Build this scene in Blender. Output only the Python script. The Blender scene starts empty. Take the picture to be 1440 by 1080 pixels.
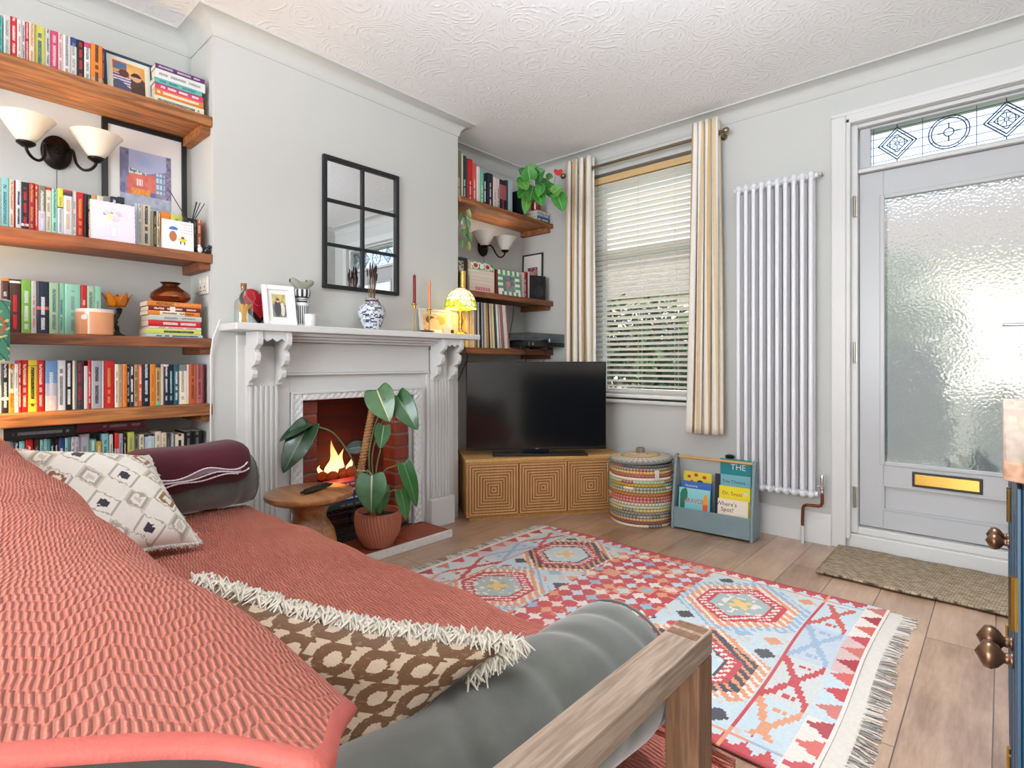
import bpy, bmesh, math, random
from mathutils import Vector, Matrix
R = random.Random(7)
SC = bpy.context.scene
COL = SC.collection
PI = math.pi

# ---------------------------------------------------------------- camera geometry (measured from the photograph)
F, CX, CY, H = 772.6, 720.0, 510.0, 1.02
TH = math.radians(41.77)
FX, FY, RX, RY = -math.sin(TH), math.cos(TH), math.cos(TH), math.sin(TH)
def ray(px, py):
    u = (px-CX)/F; v = (CY-py)/F
    return FX+u*RX, FY+u*RY, v
def onX(px, py, x):
    d = ray(px, py); t = x/d[0]
    return d[1]*t, H+d[2]*t            # -> y, z on a plane of constant x
def onY(px, py, y):
    d = ray(px, py); t = y/d[1]
    return d[0]*t, H+d[2]*t            # -> x, z on a plane of constant y
def onZ(px, py, z):
    d = ray(px, py); t = (z-H)/d[2]
    return d[0]*t, d[1]*t
def atD(px, py, d):                    # a point at depth d
    l = (px-CX)/F*d
    return Vector((d*FX+l*RX, d*FY+l*RY, H-(py-CY)/F*d))
cam = bpy.data.cameras.new('camera'); camo = bpy.data.objects.new('camera', cam); COL.objects.link(camo)
cam.sensor_width = 36; cam.lens = F/1440*36; cam.shift_y = -(540-CY)/1440; cam.clip_start = .02
camo.location = (0, 0, H); camo.rotation_euler = (PI/2, 0, TH)
SC.camera = camo

# ---------------------------------------------------------------- colour
def lin(c):
    def f(v):
        v /= 255.0
        return v/12.92 if v <= .04045 else ((v+.055)/1.055)**2.4
    return (f(c[0]), f(c[1]), f(c[2]), 1)
def mix(a, b, t): return tuple(a[i]+(b[i]-a[i])*t for i in range(3))
def jit(c, k=10):
    d = R.uniform(-k, k)
    return tuple(max(0, min(255, v+d+R.uniform(-k/3, k/3))) for v in c)

# ---------------------------------------------------------------- mesh builder
class MB:
    def __init__(s): s.v = []; s.f = []; s.m = []; s.c = []; s.uv = {}
    def add(s, vs, fs, mi=0, col=None):
        b = len(s.v); s.v += [tuple(v) for v in vs]
        for f in fs:
            s.f.append([b+i for i in f]); s.m.append(mi); s.c.append(col)
        return b
    def box(s, x0, x1, y0, y1, z0, z1, mi=0, col=None, T=None):
        vs = [(x0,y0,z0),(x1,y0,z0),(x1,y1,z0),(x0,y1,z0),(x0,y0,z1),(x1,y0,z1),(x1,y1,z1),(x0,y1,z1)]
        if T is not None: vs = [T @ Vector(v) for v in vs]
        s.add(vs, [(0,3,2,1),(4,5,6,7),(0,1,5,4),(1,2,6,5),(2,3,7,6),(3,0,4,7)], mi, col)
    def prism(s, poly, a0, a1, axis='x', mi=0, col=None, T=None):
        n = len(poly)
        def P(p, a): return {'x':(a,p[0],p[1]),'y':(p[0],a,p[1]),'z':(p[0],p[1],a)}[axis]
        vs = [P(p,a0) for p in poly]+[P(p,a1) for p in poly]
        if T is not None: vs = [T @ Vector(v) for v in vs]
        fs = [list(range(n))[::-1], list(range(n,2*n))]+[(i,(i+1)%n,n+(i+1)%n,n+i) for i in range(n)]
        s.add(vs, fs, mi, col)
    def lathe(s, prof, n=32, c=(0,0,0), mi=0, T=None, col=None, squash=(1,1)):
        vs = []; fs = []; m = len(prof)
        for i in range(n):
            a = 2*PI*i/n
            for r, z in prof: vs.append(Vector((c[0]+r*math.cos(a)*squash[0], c[1]+r*math.sin(a)*squash[1], c[2]+z)))
        for i in range(n):
            for j in range(m-1):
                a, b = i*m+j, ((i+1)%n)*m+j
                fs.append((a, b, b+1, a+1))
        if prof[0][0] > 1e-5: fs.append([i*m for i in range(n)][::-1])
        if prof[-1][0] > 1e-5: fs.append([i*m+m-1 for i in range(n)])
        if T is not None: vs = [T @ v for v in vs]
        s.add(vs, fs, mi, col)
    def tube(s, pts, r, n=8, mi=0, col=None, caps=True):
        pts = [Vector(p) for p in pts]; k = len(pts)
        rs = r if isinstance(r, (list, tuple)) else [r]*k
        vs = []; fs = []; prev = None
        for i, p in enumerate(pts):
            t = (pts[min(i+1,k-1)]-pts[max(i-1,0)]).normalized()
            if prev is None:
                a = Vector((0,0,1)) if abs(t.z) < .9 else Vector((1,0,0))
                u = t.cross(a).normalized()
            else:
                u = (prev-t*prev.dot(t)).normalized()
            prev = u; w = t.cross(u)
            for j in range(n):
                an = 2*PI*j/n
                vs.append(p+(u*math.cos(an)+w*math.sin(an))*rs[i])
        for i in range(k-1):
            for j in range(n):
                a = i*n+j; b = i*n+(j+1)%n
                fs.append((a, b, b+n, a+n))
        if caps: fs += [list(range(n))[::-1], list(range((k-1)*n, k*n))]
        s.add(vs, fs, mi, col)
    def ball(s, c, r, n=16, m=10, mi=0, col=None, T=None):
        if not isinstance(r, (tuple, list)): r = (r, r, r)
        vs = []; fs = []
        for i in range(m+1):
            ph = PI*i/m
            for j in range(n):
                a = 2*PI*j/n
                v = Vector((c[0]+r[0]*math.sin(ph)*math.cos(a), c[1]+r[1]*math.sin(ph)*math.sin(a), c[2]+r[2]*math.cos(ph)))
                vs.append(T @ v if T is not None else v)
        for i in range(m):
            for j in range(n):
                a = i*n+j; b = i*n+(j+1)%n
                fs.append((a, a+n, b+n, b))
        s.add(vs, fs, mi, col)
    def grid(s, fn, nu, nv, mi=0, colf=None, wrapu=False, uv=False):
        b = len(s.v); W = nu if wrapu else nu+1
        for j in range(nv+1):
            for i in range(W):
                s.v.append(tuple(fn(i/nu, j/nv)))
                if uv: s.uv[len(s.v)-1] = (i/nu, j/nv)
        for j in range(nv):
            for i in range(nu):
                i2 = (i+1) % W
                s.f.append([b+j*W+i, b+j*W+i2, b+(j+1)*W+i2, b+(j+1)*W+i]); s.m.append(mi)
                s.c.append(colf((i+.5)/nu, (j+.5)/nv) if colf else None)
    def build(s, name, mats, parent=None, smooth=0, bevel=0, loc=None, rot=None, recalc=True, weld=False):
        me = bpy.data.meshes.new(name)
        me.from_pydata([tuple(v) for v in s.v], [], s.f)
        for mt in (mats if isinstance(mats, (list, tuple)) else [mats]): me.materials.append(mt)
        me.polygons.foreach_set('material_index', s.m)
        if any(c is not None for c in s.c):
            at = me.color_attributes.new('Col', 'FLOAT_COLOR', 'CORNER')
            dat = []
            for p, c in zip(me.polygons, s.c):
                l = lin(c) if c is not None else (1, 1, 1, 1)
                dat += list(l)*p.loop_total
            at.data.foreach_set('color', dat)
        if s.uv:
            ul = me.uv_layers.new(name='UVMap')
            for lp in me.loops:
                if lp.vertex_index in s.uv: ul.data[lp.index].uv = s.uv[lp.vertex_index]
        if recalc:
            bm = bmesh.new(); bm.from_mesh(me)
            if weld: bmesh.ops.remove_doubles(bm, verts=bm.verts, dist=1e-5)
            bmesh.ops.recalc_face_normals(bm, faces=bm.faces); bm.to_mesh(me); bm.free()
        if smooth:
            me.shade_smooth()
            if smooth < 3: me.set_sharp_from_angle(angle=smooth)
        me.update()
        o = bpy.data.objects.new(name, me); COL.objects.link(o)
        if parent is not None: o.parent = parent
        if loc is not None: o.location = loc
        if rot is not None: o.rotation_euler = rot
        if bevel:
            b = o.modifiers.new('edge', 'BEVEL'); b.width = bevel; b.segments = 2; b.limit_method = 'ANGLE'; b.angle_limit = .6
        return o
SM = .7   # smoothing angle

def tag(o, label, cat, group=None, kind=None):
    o['label'] = label; o['category'] = cat
    if group: o['group'] = group
    if kind: o['kind'] = kind
    return o
def thing(name, label, cat, loc=(0,0,0), rz=0, group=None, rot=None):
    o = bpy.data.objects.new(name, None); COL.objects.link(o); o.empty_display_size = .05
    o.location = loc; o.rotation_euler = rot if rot else (0, 0, rz)
    return tag(o, label, cat, group)
def struct(o, label, cat):
    o['kind'] = 'structure'; o['label'] = label; o['category'] = cat
    return o

# ---------------------------------------------------------------- materials
_mc = {}
def nodes(m):
    m.use_nodes = True; nt = m.node_tree; b = nt.nodes['Principled BSDF']
    return nt, b, lambda t: nt.nodes.new('ShaderNode'+t), nt.links.new
def mathn(nt, op, a, b=None, c=None):
    n = nt.nodes.new('ShaderNodeMath'); n.operation = op
    for i, v in enumerate((a, b, c)):
        if v is None: continue
        if isinstance(v, (int, float)): n.inputs[i].default_value = v
        else: nt.links.new(v, n.inputs[i])
    return n.outputs[0]
def mixc(nt, fac, a, b):
    n = nt.nodes.new('ShaderNodeMix'); n.data_type = 'RGBA'
    for sock, v in ((n.inputs[0], fac), (n.inputs[6], a), (n.inputs[7], b)):
        if isinstance(v, (int, float)): sock.default_value = v
        elif isinstance(v, (tuple, list)): sock.default_value = v if len(v) == 4 else lin(v)
        else: nt.links.new(v, sock)
    return n.outputs[2]
def noise(nt, vec, scale, detail=3, rough=.55):
    n = nt.nodes.new('ShaderNodeTexNoise'); n.inputs['Scale'].default_value = scale
    n.inputs['Detail'].default_value = detail; n.inputs['Roughness'].default_value = rough
    if vec is not None: nt.links.new(vec, n.inputs['Vector'])
    return n.outputs['Fac']
def coords(nt, kind='Object', scale=(1,1,1), rot=(0,0,0)):
    t = nt.nodes.new('ShaderNodeTexCoord'); m = nt.nodes.new('ShaderNodeMapping')
    m.inputs['Scale'].default_value = scale; m.inputs['Rotation'].default_value = rot
    nt.links.new(t.outputs[kind], m.inputs['Vector'])
    return m.outputs[0]
def bumpto(nt, bsdf, height, strength, dist=.01):
    b = nt.nodes.new('ShaderNodeBump'); b.inputs['Strength'].default_value = strength; b.inputs['Distance'].default_value = dist
    nt.links.new(height, b.inputs['Height']); nt.links.new(b.outputs[0], bsdf.inputs['Normal'])
def M(name, col, rough=.5, metal=0, var=.06, vs=12, bump=0, bs=60, bd=.004, coat=0, trans=0, emit=None, es=0, sheen=0, ior=None, stretch=(1,1,1)):
    key = (name, col, rough, metal)
    if key in _mc: return _mc[key]
    m = bpy.data.materials.new(name); nt, b, N, L = nodes(m)
    v = coords(nt, scale=stretch)
    f = noise(nt, v, vs)
    c = lin(col); k = var
    dark = tuple(max(0, x*(1-k*1.6)) for x in c[:3])+(1,); lite = tuple(min(1, x*(1+k)) for x in c[:3])+(1,)
    L(mixc(nt, f, dark, lite), b.inputs['Base Color'])
    b.inputs['Roughness'].default_value = rough; b.inputs['Metallic'].default_value = metal
    if coat: b.inputs['Coat Weight'].default_value = coat; b.inputs['Coat Roughness'].default_value = .1
    if trans: b.inputs['Transmission Weight'].default_value = trans
    if ior: b.inputs['IOR'].default_value = ior
    if sheen: b.inputs['Sheen Weight'].default_value = sheen; b.inputs['Sheen Roughness'].default_value = .5
    if emit: b.inputs['Emission Color'].default_value = lin(emit); b.inputs['Emission Strength'].default_value = es
    if bump: bumpto(nt, b, noise(nt, v, bs, 4), bump, bd)
    _mc[key] = m
    return m
def VC(name, rough=.6, bump=0, bs=300, sheen=0, coat=0, bd=.002, metal=0, var=.12, vs=40):
    """a material whose colour is the woven / printed pattern stored on the mesh"""
    key = ('vc', name)
    if key in _mc: return _mc[key]
    m = bpy.data.materials.new(name); nt, b, N, L = nodes(m)
    a = N('VertexColor'); a.layer_name = 'Col'
    v = coords(nt); f = noise(nt, v, vs)
    h = N('HueSaturation'); L(a.outputs[0], h.inputs['Color']); L(mathn(nt, 'MULTIPLY_ADD', f, 2*var, 1-var), h.inputs['Value'])
    L(h.outputs[0], b.inputs['Base Color']); b.inputs['Roughness'].default_value = rough; b.inputs['Metallic'].default_value = metal
    if sheen: b.inputs['Sheen Weight'].default_value = sheen
    if coat: b.inputs['Coat Weight'].default_value = coat; b.inputs['Coat Roughness'].default_value = .08
    if bump: bumpto(nt, b, noise(nt, v, bs, 2), bump, bd)
    _mc[key] = m
    return m
def WOOD(name, dark, light, axis='y', grain=22, rough=.5, coat=0, bump=.25, ringscale=1.0, contrast=1.0):
    key = ('wood', name)
    if key in _mc: return _mc[key]
    m = bpy.data.materials.new(name); nt, b, N, L = nodes(m)
    st = {'x':(.08,1,1),'y':(1,.08,1),'z':(1,1,.08)}[axis]
    v = coords(nt, scale=st)
    f1 = noise(nt, v, grain*ringscale, 3, .6); f2 = noise(nt, v, grain*9, 2, .7); f3 = noise(nt, coords(nt, scale=tuple(s*2 if s == 1 else s*4 for s in st)), 2.2, 2)
    w = mathn(nt, 'SINE', mathn(nt, 'MULTIPLY', f1, 34))
    f = mathn(nt, 'MULTIPLY_ADD', w, .20*contrast, mathn(nt, 'MULTIPLY_ADD', f2, .55*contrast, mathn(nt, 'MULTIPLY_ADD', f3, .9*contrast, .5-.72*contrast)))
    cl = N('Clamp'); L(f, cl.inputs[0])
    L(mixc(nt, cl.outputs[0], dark, light), b.inputs['Base Color'])
    b.inputs['Roughness'].default_value = rough
    if coat: b.inputs['Coat Weight'].default_value = coat; b.inputs['Coat Roughness'].default_value = .15
    if bump: bumpto(nt, b, f, bump, .002)
    _mc[key] = m
    return m
def GLASS(name, tint=(255,255,255), amount=.9, rough=.02):
    """thin clear pane: lets the light straight through, mirrors a little"""
    key = ('glass', name)
    if key in _mc: return _mc[key]
    m = bpy.data.materials.new(name); m.use_nodes = True; nt = m.node_tree; nt.nodes.clear()
    o = nt.nodes.new('ShaderNodeOutputMaterial'); t = nt.nodes.new('ShaderNodeBsdfTransparent'); t.inputs[0].default_value = lin(tint)
    g = nt.nodes.new('ShaderNodeBsdfGlossy'); g.inputs['Roughness'].default_value = rough
    lw = nt.nodes.new('ShaderNodeLayerWeight'); lw.inputs[0].default_value = .5
    k = mathn(nt, 'MULTIPLY_ADD', mathn(nt, 'POWER', lw.outputs['Facing'], 3), .5, max(.02, .96-amount))
    mx = nt.nodes.new('ShaderNodeMixShader'); nt.links.new(k, mx.inputs[0]); nt.links.new(t.outputs[0], mx.inputs[1]); nt.links.new(g.outputs[0], mx.inputs[2])
    nt.links.new(mx.outputs[0], o.inputs[0]); _mc[key] = m
    return m

WHITE = M('white_wall_paint', (201,202,197), .75, var=.012, vs=3, bump=.05, bs=180)
GLOSSW = M('white_gloss_paint', (217,217,214), .35, var=.012, vs=5, bump=.03, bs=40)
PVC = M('white_upvc', (190,192,193), .3, var=.008)
BLACK = M('black_paint', (24,24,25), .4)
BLACKP = M('black_plastic', (18,18,19), .35)
BRASS = M('brass', (190,150,75), .25, 1)
STEEL = M('steel', (190,188,182), .28, 1)
CHROME = M('chrome', (225,225,228), .08, 1)
COPPER = M('copper_pipe', (150,92,62), .35, 1, var=.2)
PAPER = M('page_paper', (226,214,188), .85, var=.08, vs=90)
SHELFW = WOOD('reclaimed_pine', (82,44,22), (200,130,72), 'y', 16, .55, bump=.5)
SHELFD = WOOD('dark_stained_pine', (84,46,28), (160,98,60), 'y', 16, .55, bump=.6)
OAK = WOOD('limed_oak', (128,106,88), (196,174,154), 'y', 30, .5, bump=.3)
OAK_SHADE = WOOD('shade_toned_oak', (92,62,44), (150,112,84), 'z', 30, .5, bump=.3)  # darker copy of the oak, with the post's shade put into its colour
RATTAN = WOOD('light_wood', (186,138,78), (222,178,112), 'x', 26, .45, bump=.1, contrast=.7)
MANGO = WOOD('mango_wood', (120,72,38), (196,136,82), 'x', 9, .35, coat=.3, bump=.05)
# ================================================================ THE ROOM
XL, XC, YF, XR, YB, ZC = -2.98, -2.694, 3.48, .56, -2.6, 2.60
CH0, CH1 = .965, 2.478                       # chimney breast
# floor: planks running along y
def floor_mat():
    m = bpy.data.materials.new('laminate_planks'); nt, b, N, L = nodes(m)
    t = N('TexCoord'); mp = N('Mapping'); mp.inputs['Rotation'].default_value = (0, 0, PI/2); mp.inputs['Location'].default_value = (.05, .02, 0)
    L(t.outputs['Object'], mp.inputs[0])
    br = N('TexBrick'); br.offset = .37; br.inputs['Scale'].default_value = 1; br.inputs['Brick Width'].default_value = 1.25; br.inputs['Row Height'].default_value = .194
    br.inputs['Mortar Size'].default_value = .0018; br.inputs['Mortar Smooth'].default_value = .2; br.inputs['Bias'].default_value = 0
    br.inputs[1].default_value = (0, 0, 0, 1); br.inputs[2].default_value = (1, 1, 1, 1); br.inputs[3].default_value = (.5, .5, .5, 1)
    L(mp.outputs[0], br.inputs[0])
    v = coords(nt, scale=(1, .12, 1))
    add = N('VectorMath'); add.operation = 'ADD'; L(v, add.inputs[0]); L(br.outputs[0], add.inputs[1])
    f1 = noise(nt, add.outputs[0], 14, 5, .65); f2 = noise(nt, add.outputs[0], 90, 3, .7)
    f3 = noise(nt, coords(nt, scale=(1.4, .7, 1)), 3.2, 4, .6)
    f = mathn(nt, 'MULTIPLY_ADD', f1, .75, mathn(nt, 'MULTIPLY_ADD', f2, .4, mathn(nt, 'MULTIPLY_ADD', f3, .9, -.58)))
    f = mathn(nt, 'ADD', f, mathn(nt, 'MULTIPLY_ADD', br.outputs[0], .22, -.11))
    cl = N('Clamp'); L(f, cl.inputs[0])
    c = mixc(nt, cl.outputs[0], (112,76,52), (222,188,158))
    c = mixc(nt, br.outputs['Fac'], c, (84,62,48))
    L(c, b.inputs['Base Color']); b.inputs['Roughness'].default_value = .36
    b.inputs['Coat Weight'].default_value = .5; b.inputs['Coat Roughness'].default_value = .28
    bumpto(nt, b, mathn(nt, 'SUBTRACT', mathn(nt, 'MULTIPLY', f2, .15), br.outputs['Fac']), .35, .002)
    return m
mb = MB(); mb.box(XL-.2, XR+.1, YB-.1, YF+.1, -.08, 0)
struct(mb.build('floor', floor_mat()), 'wood plank laminate floor of the living room', 'floor')
def ceil_mat():
    m = bpy.data.materials.new('artex_ceiling'); nt, b, N, L = nodes(m)
    b.inputs['Base Color'].default_value = lin((241,241,239)); b.inputs['Roughness'].default_value = .8
    v = coords(nt); d = N('TexNoise'); d.inputs['Scale'].default_value = 3; L(v, d.inputs[0])
    ad = N('VectorMath'); ad.operation = 'MULTIPLY_ADD'; L(d.outputs['Color'], ad.inputs[0]); ad.inputs[1].default_value = (.22,.22,.22); L(v, ad.inputs[2])
    vo = N('TexVoronoi'); vo.inputs['Scale'].default_value = 4.6; L(ad.outputs[0], vo.inputs[0])
    sw = mathn(nt, 'SINE', mathn(nt, 'MULTIPLY', vo.outputs['Distance'], 62))
    f = noise(nt, v, 38, 3)
    gate = mathn(nt, 'GREATER_THAN', f, .5)
    h = mathn(nt, 'MULTIPLY', mathn(nt, 'MAXIMUM', sw, 0), mathn(nt, 'MULTIPLY', gate, f))
    bumpto(nt, b, h, .4, .008)
    return m
mb = MB(); mb.box(XL-.2, XR+.1, YB-.1, YF+.15, ZC, ZC+.06)
struct(mb.build('ceiling', ceil_mat()), 'white textured plaster ceiling with swirled pattern', 'ceiling')
# fireside wall: two alcoves and the chimney breast with its opening
O0, O1, OZ = 1.383, 2.079, .826
mb = MB()
mb.box(XL-.15, XL, YB, CH0+.0005, 0, ZC); mb.box(XL-.15, XL, CH1-.0005, YF, 0, ZC)
mb.box(XL-.15, XC, CH0, O0, 0, ZC); mb.box(XL-.15, XC, O1, CH1, 0, ZC); mb.box(XL-.15, XC, O0, O1, OZ, ZC)
struct(mb.build('wall_left', WHITE), 'white wall with the chimney breast between two alcoves', 'wall')
# window wall
WX0, WX1, WZ0, WZ1 = -2.36, -1.50, .757, 2.42
DX0, DX1, DZ1 = -.625, .28, 2.32
mb = MB(); Y0, Y1 = YF, YF+.24
mb.box(XL-.15, WX0, Y0, Y1, 0, ZC); mb.box(WX0, WX1, Y0, Y1, 0, WZ0); mb.box(WX0, WX1, Y0, Y1, WZ1, ZC)
mb.box(WX1, DX0, Y0, Y1, 0, ZC); mb.box(DX0, DX1, Y0, Y1, DZ1, ZC); mb.box(DX1, XR+.1, Y0, Y1, 0, ZC)
struct(mb.build('wall_far', WHITE), 'white wall with the window and the glazed front door', 'wall')
mb = MB(); mb.box(XR, XR+.1, YB, YF, 0, ZC)
struct(mb.build('wall_right', WHITE), 'white wall behind the blue cabinet', 'wall')
BW = (-1.7, .5, .06, 2.25)  # unseen rear window opening, added to let fill light in
mb = MB(); a, c, d, e = BW
mb.box(XL-.15, a, YB-.2, YB, 0, ZC); mb.box(c, XR+.1, YB-.2, YB, 0, ZC); mb.box(a, c, YB-.2, YB, 0, d); mb.box(a, c, YB-.2, YB, e, ZC)
struct(mb.build('wall_back', WHITE), 'white wall with an added fill-light window behind the sofa', 'wall')
w = struct(bpy.data.objects.new('added_window_3', None), 'unseen wide window, added behind the sofa to bring in fill light', 'window'); COL.objects.link(w)
mb = MB()
for x in (a, (a+c)/2-.03, c-.06): mb.box(x, x+.06, YB-.14, YB-.08, d, e)
mb.box(a+.06, c-.06, YB-.14, YB-.08, d, d+.06); mb.box(a+.06, c-.06, YB-.14, YB-.08, e-.06, e)
mb.build('window_frame', PVC, w)
# cove cornice swept round the room, mitred
def sweep(name, path, prof, mat, closed=True, smooth=SM):
    mb = MB(); n = len(path); k = len(prof)
    for i in range(n):
        p = Vector(path[i]); a_ = Vector(path[i-1]) if (closed or i) else None; b_ = Vector(path[(i+1) % n]) if (closed or i < n-1) else None
        def nrm(u, v): d_ = (v-u).normalized(); return Vector((d_.y, -d_.x))
        if a_ is None: m_ = nrm(p, b_)
        elif b_ is None: m_ = nrm(a_, p)
        else:
            n1, n2 = nrm(a_, p), nrm(p, b_); m_ = (n1+n2); m_ = m_/(m_.dot(n1))
        for o_, z in prof: mb.v.append((p.x+m_.x*o_, p.y+m_.y*o_, z))
    for i in range(n if closed else n-1):
        for j in range(k-1):
            i2 = (i+1) % n
            mb.f.append([i*k+j, i2*k+j, i2*k+j+1, i*k+j+1]); mb.m.append(0); mb.c.append(None)
    return mb.build(name, mat, smooth=smooth)
loop = [(XL,YB),(XL,CH0),(XC,CH0),(XC,CH1),(XL,CH1),(XL,YF),(XR,YF),(XR,YB)]
cz = 2.517; pr = [(.0, cz), (.006, cz), (.006, cz+.006)]
for i in range(9):
    t = i/8*PI/2; pr.append((.008+.074*(1-math.cos(t)), cz+.008+.066*math.sin(t)))
pr += [(.088, cz+.074), (.088, ZC)]
struct(sweep('trim_1', loop, pr, WHITE), 'white plaster cove running round the ceiling', 'cornice')
# skirting boards
def skirt(name, path, label):
    pr = [(.0, 0), (.020, 0), (.020, .135), (.016, .145), (.017, .152), (.011, .162), (.008, .170), (0, .172)]
    struct(sweep(name, path, pr, GLOSSW, closed=False), label, 'skirting board')
skirt('baseboard_far', [(XL,YF),(-.712,YF)], 'white skirting board under the window and radiator')
skirt('baseboard_left', [(XL,YB),(XL,CH0),(XC,CH0),(XC,1.09)], 'white skirting board behind the sofa')
# ---------------------------------------------------------------- window with venetian blind
w1 = struct(bpy.data.objects.new('window_1', None), 'white framed sash window behind the wooden blind', 'window'); COL.objects.link(w1)
yo = YF+.13
mb = MB()
for x in (WX0, WX1-.07): mb.box(x, x+.07, yo, yo+.07, WZ0, WZ1)
for z in (WZ0, WZ1-.07, 1.80): mb.box(WX0+.07, WX1-.07, yo, yo+.07, z, z+.07)
mb.build('window_frame', PVC, w1, bevel=.004)
mb = MB(); mb.box(WX0+.06, WX1-.06, yo+.03, yo+.036, WZ0+.06, WZ1-.06)
mb.build('pane', GLASS('window_glass', (250,253,255), .95), w1)
mb = MB(); mb.box(WX0-.03, WX1+.03, YF-.045, YF+.13, WZ0-.025, WZ0+.0)
mb.build('window_sill', GLOSSW, w1, bevel=.01)
bl = thing('venetian_blind', 'cream wooden slatted blind half open in the window', 'blind', (0,0,0))
SLATM = M('cream_slat', (250,246,236), .45, var=.05, stretch=(.05,1,1), vs=30)
b0, b1 = WX0+.015, WX1-.015
yb = YF+.055
mb = MB(); mb.box(b0, b1, yb-.03, yb+.03, 2.358, 2.398); mb.box(b0, b1, yb-.040, yb-.031, 2.352, 2.40)
mb.build('headrail', WOOD('blind_headrail', (196,160,104), (232,200,148), 'x', 20, .45, contrast=.5), bl, bevel=.003)
mb = MB(); nsl = 41
for i in range(nsl):
    z = .812+i*(2.336-.812)/(nsl-1); s_, c_ = math.sin(-.30)*.025, math.cos(-.30)*.025
    mb.add([(b0,yb-c_,z-s_),(b1,yb-c_,z-s_),(b1,yb+c_,z+s_),(b0,yb+c_,z+s_),(b0,yb-c_,z-s_+.0028),(b1,yb-c_,z-s_+.0028),(b1,yb+c_,z+s_+.0028),(b0,yb+c_,z+s_+.0028)],
           [(0,3,2,1),(4,5,6,7),(0,1,5,4),(1,2,6,5),(2,3,7,6),(3,0,4,7)])
mb.build('slats', SLATM, bl)
mb = MB(); mb.box(b0, b1, yb-.027, yb+.027, .768, .788); mb.build('bottom_rail', SLATM, bl, bevel=.004)
for x in (b0+.14, (b0+b1)/2, b1-.14):
    mb = MB()
    for yy in (yb-.028, yb+.028): mb.tube([(x,yy,.785),(x,yy,2.35)], .0011, 5)
    mb.build('ladder_cord', M('cord_cream', (225,215,195), .8), bl)
# ---------------------------------------------------------------- front door
dr = struct(bpy.data.objects.new('door_1', None), 'white panelled front door with frosted glass and brass letterbox', 'door'); COL.objects.link(dr)
yd = YF+.05                                  # face of the door leaf
mb = MB()                                    # frame
fx0, fx1 = -.625, .28
mb.box(fx0, fx0+.035, YF+.01, YF+.14, .09, DZ1); mb.box(fx1-.035, fx1, YF+.01, YF+.14, .09, DZ1)
mb.box(fx0+.035, fx1-.035, YF+.01, YF+.14, DZ1-.02, DZ1); mb.box(fx0+.035, fx1-.035, YF+.02, YF+.14, 2.055, 2.075)
mb.build('door_frame', GLOSSW, dr, bevel=.004)
mb = MB(); mb.box(fx0-.005, fx1, YF-.005, YF+.14, 0, .085); mb.box(fx0+.01, fx1, YF+.02, YF+.14, .085, .122)
mb.build('threshold', GLOSSW, dr, bevel=.006)
lx0, lx1, lz0, lz1 = -.588, .245, .13, 2.052
gx0, gx1, gz0, gz1 = -.478, .135, .486, 1.905
mb = MB()
mb.box(lx0, gx0, yd, yd+.05, lz0, lz1); mb.box(gx1, lx1, yd, yd+.05, lz0, lz1)
mb.box(gx0, gx1, yd, yd+.05, gz1, lz1); mb.box(gx0, gx1, yd, yd+.05, lz0, .23); mb.box(gx0, gx1, yd, yd+.05, .365, gz0)
mb.box(gx0, gx1, yd+.018, yd+.05, .23, .365)
mb.build('door_leaf', PVC, dr, bevel=.003)
mb = MB(); t_ = .016
for x0, x1, z0, z1 in ((gx0-t_, gx0+.006, gz0-t_, gz1+t_), (gx1-.006, gx1+t_, gz0-t_, gz1+t_), (gx0+.006, gx1-.006, gz1-.006, gz1+t_), (gx0+.006, gx1-.006, gz0-t_, gz0+.006)):
    mb.box(x0, x1, yd-.009, yd-.0005, z0, z1)
mb.build('glazing_bead', PVC, dr, bevel=.004)
mb = MB()
for x0, x1, z0, z1 in ((gx0, gx1, .228, .238), (gx0, gx1, .357, .367), (gx0-.004, gx0+.006, .238, .357)):
    mb.box(x0, x1, yd-.004, yd+.017, z0, z1)
mb.build('panel_moulding', PVC, dr, bevel=.002)
def frosted():
    m = bpy.data.materials.new('frosted_pebble_glass'); m.use_nodes = True; nt = m.node_tree; nt.nodes.clear(); L = nt.links.new
    o = nt.nodes.new('ShaderNodeOutputMaterial')
    v = coords(nt)
    vo = nt.nodes.new('ShaderNodeTexVoronoi'); vo.inputs['Scale'].default_value = 85; vo.feature = 'SMOOTH_F1'; L(v, vo.inputs[0])
    b = nt.nodes.new('ShaderNodeBump'); b.inputs['Strength'].default_value = .6; b.inputs['Distance'].default_value = .010; L(vo.outputs['Distance'], b.inputs['Height'])
    r = nt.nodes.new('ShaderNodeBsdfRefraction'); r.inputs['Roughness'].default_value = .09; r.inputs[0].default_value = (.80,.83,.86,1); r.inputs['IOR'].default_value = 1.16; L(b.outputs[0], r.inputs['Normal'])
    tl = nt.nodes.new('ShaderNodeBsdfTranslucent'); tl.inputs[0].default_value = (.80,.83,.86,1)
    tp = nt.nodes.new('ShaderNodeBsdfTransparent'); tp.inputs[0].default_value = (.95,.97,1,1)
    m1 = nt.nodes.new('ShaderNodeMixShader'); m1.inputs[0].default_value = .33; L(r.outputs[0], m1.inputs[1]); L(tl.outputs[0], m1.inputs[2])
    L(m1.outputs[0], o.inputs[0])
    return m
mb = MB(); mb.add([(gx0,yd+.02,gz0),(gx1,yd+.02,gz0),(gx1,yd+.02,gz1),(gx0,yd+.02,gz1)], [(0,1,2,3)]); mb.build('frosted_pane', frosted(), dr)
lb = MB(); lb.box(-.352, -.072, yd-.010, yd-.001, .375, .452); lb = lb.build('letterbox', BLACK, dr, bevel=.003)
mb = MB(); mb.box(-.342, -.082, yd-.016, yd-.0105, .386, .442); mb.build('brass_flap', BRASS, lb, bevel=.003); 
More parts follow.
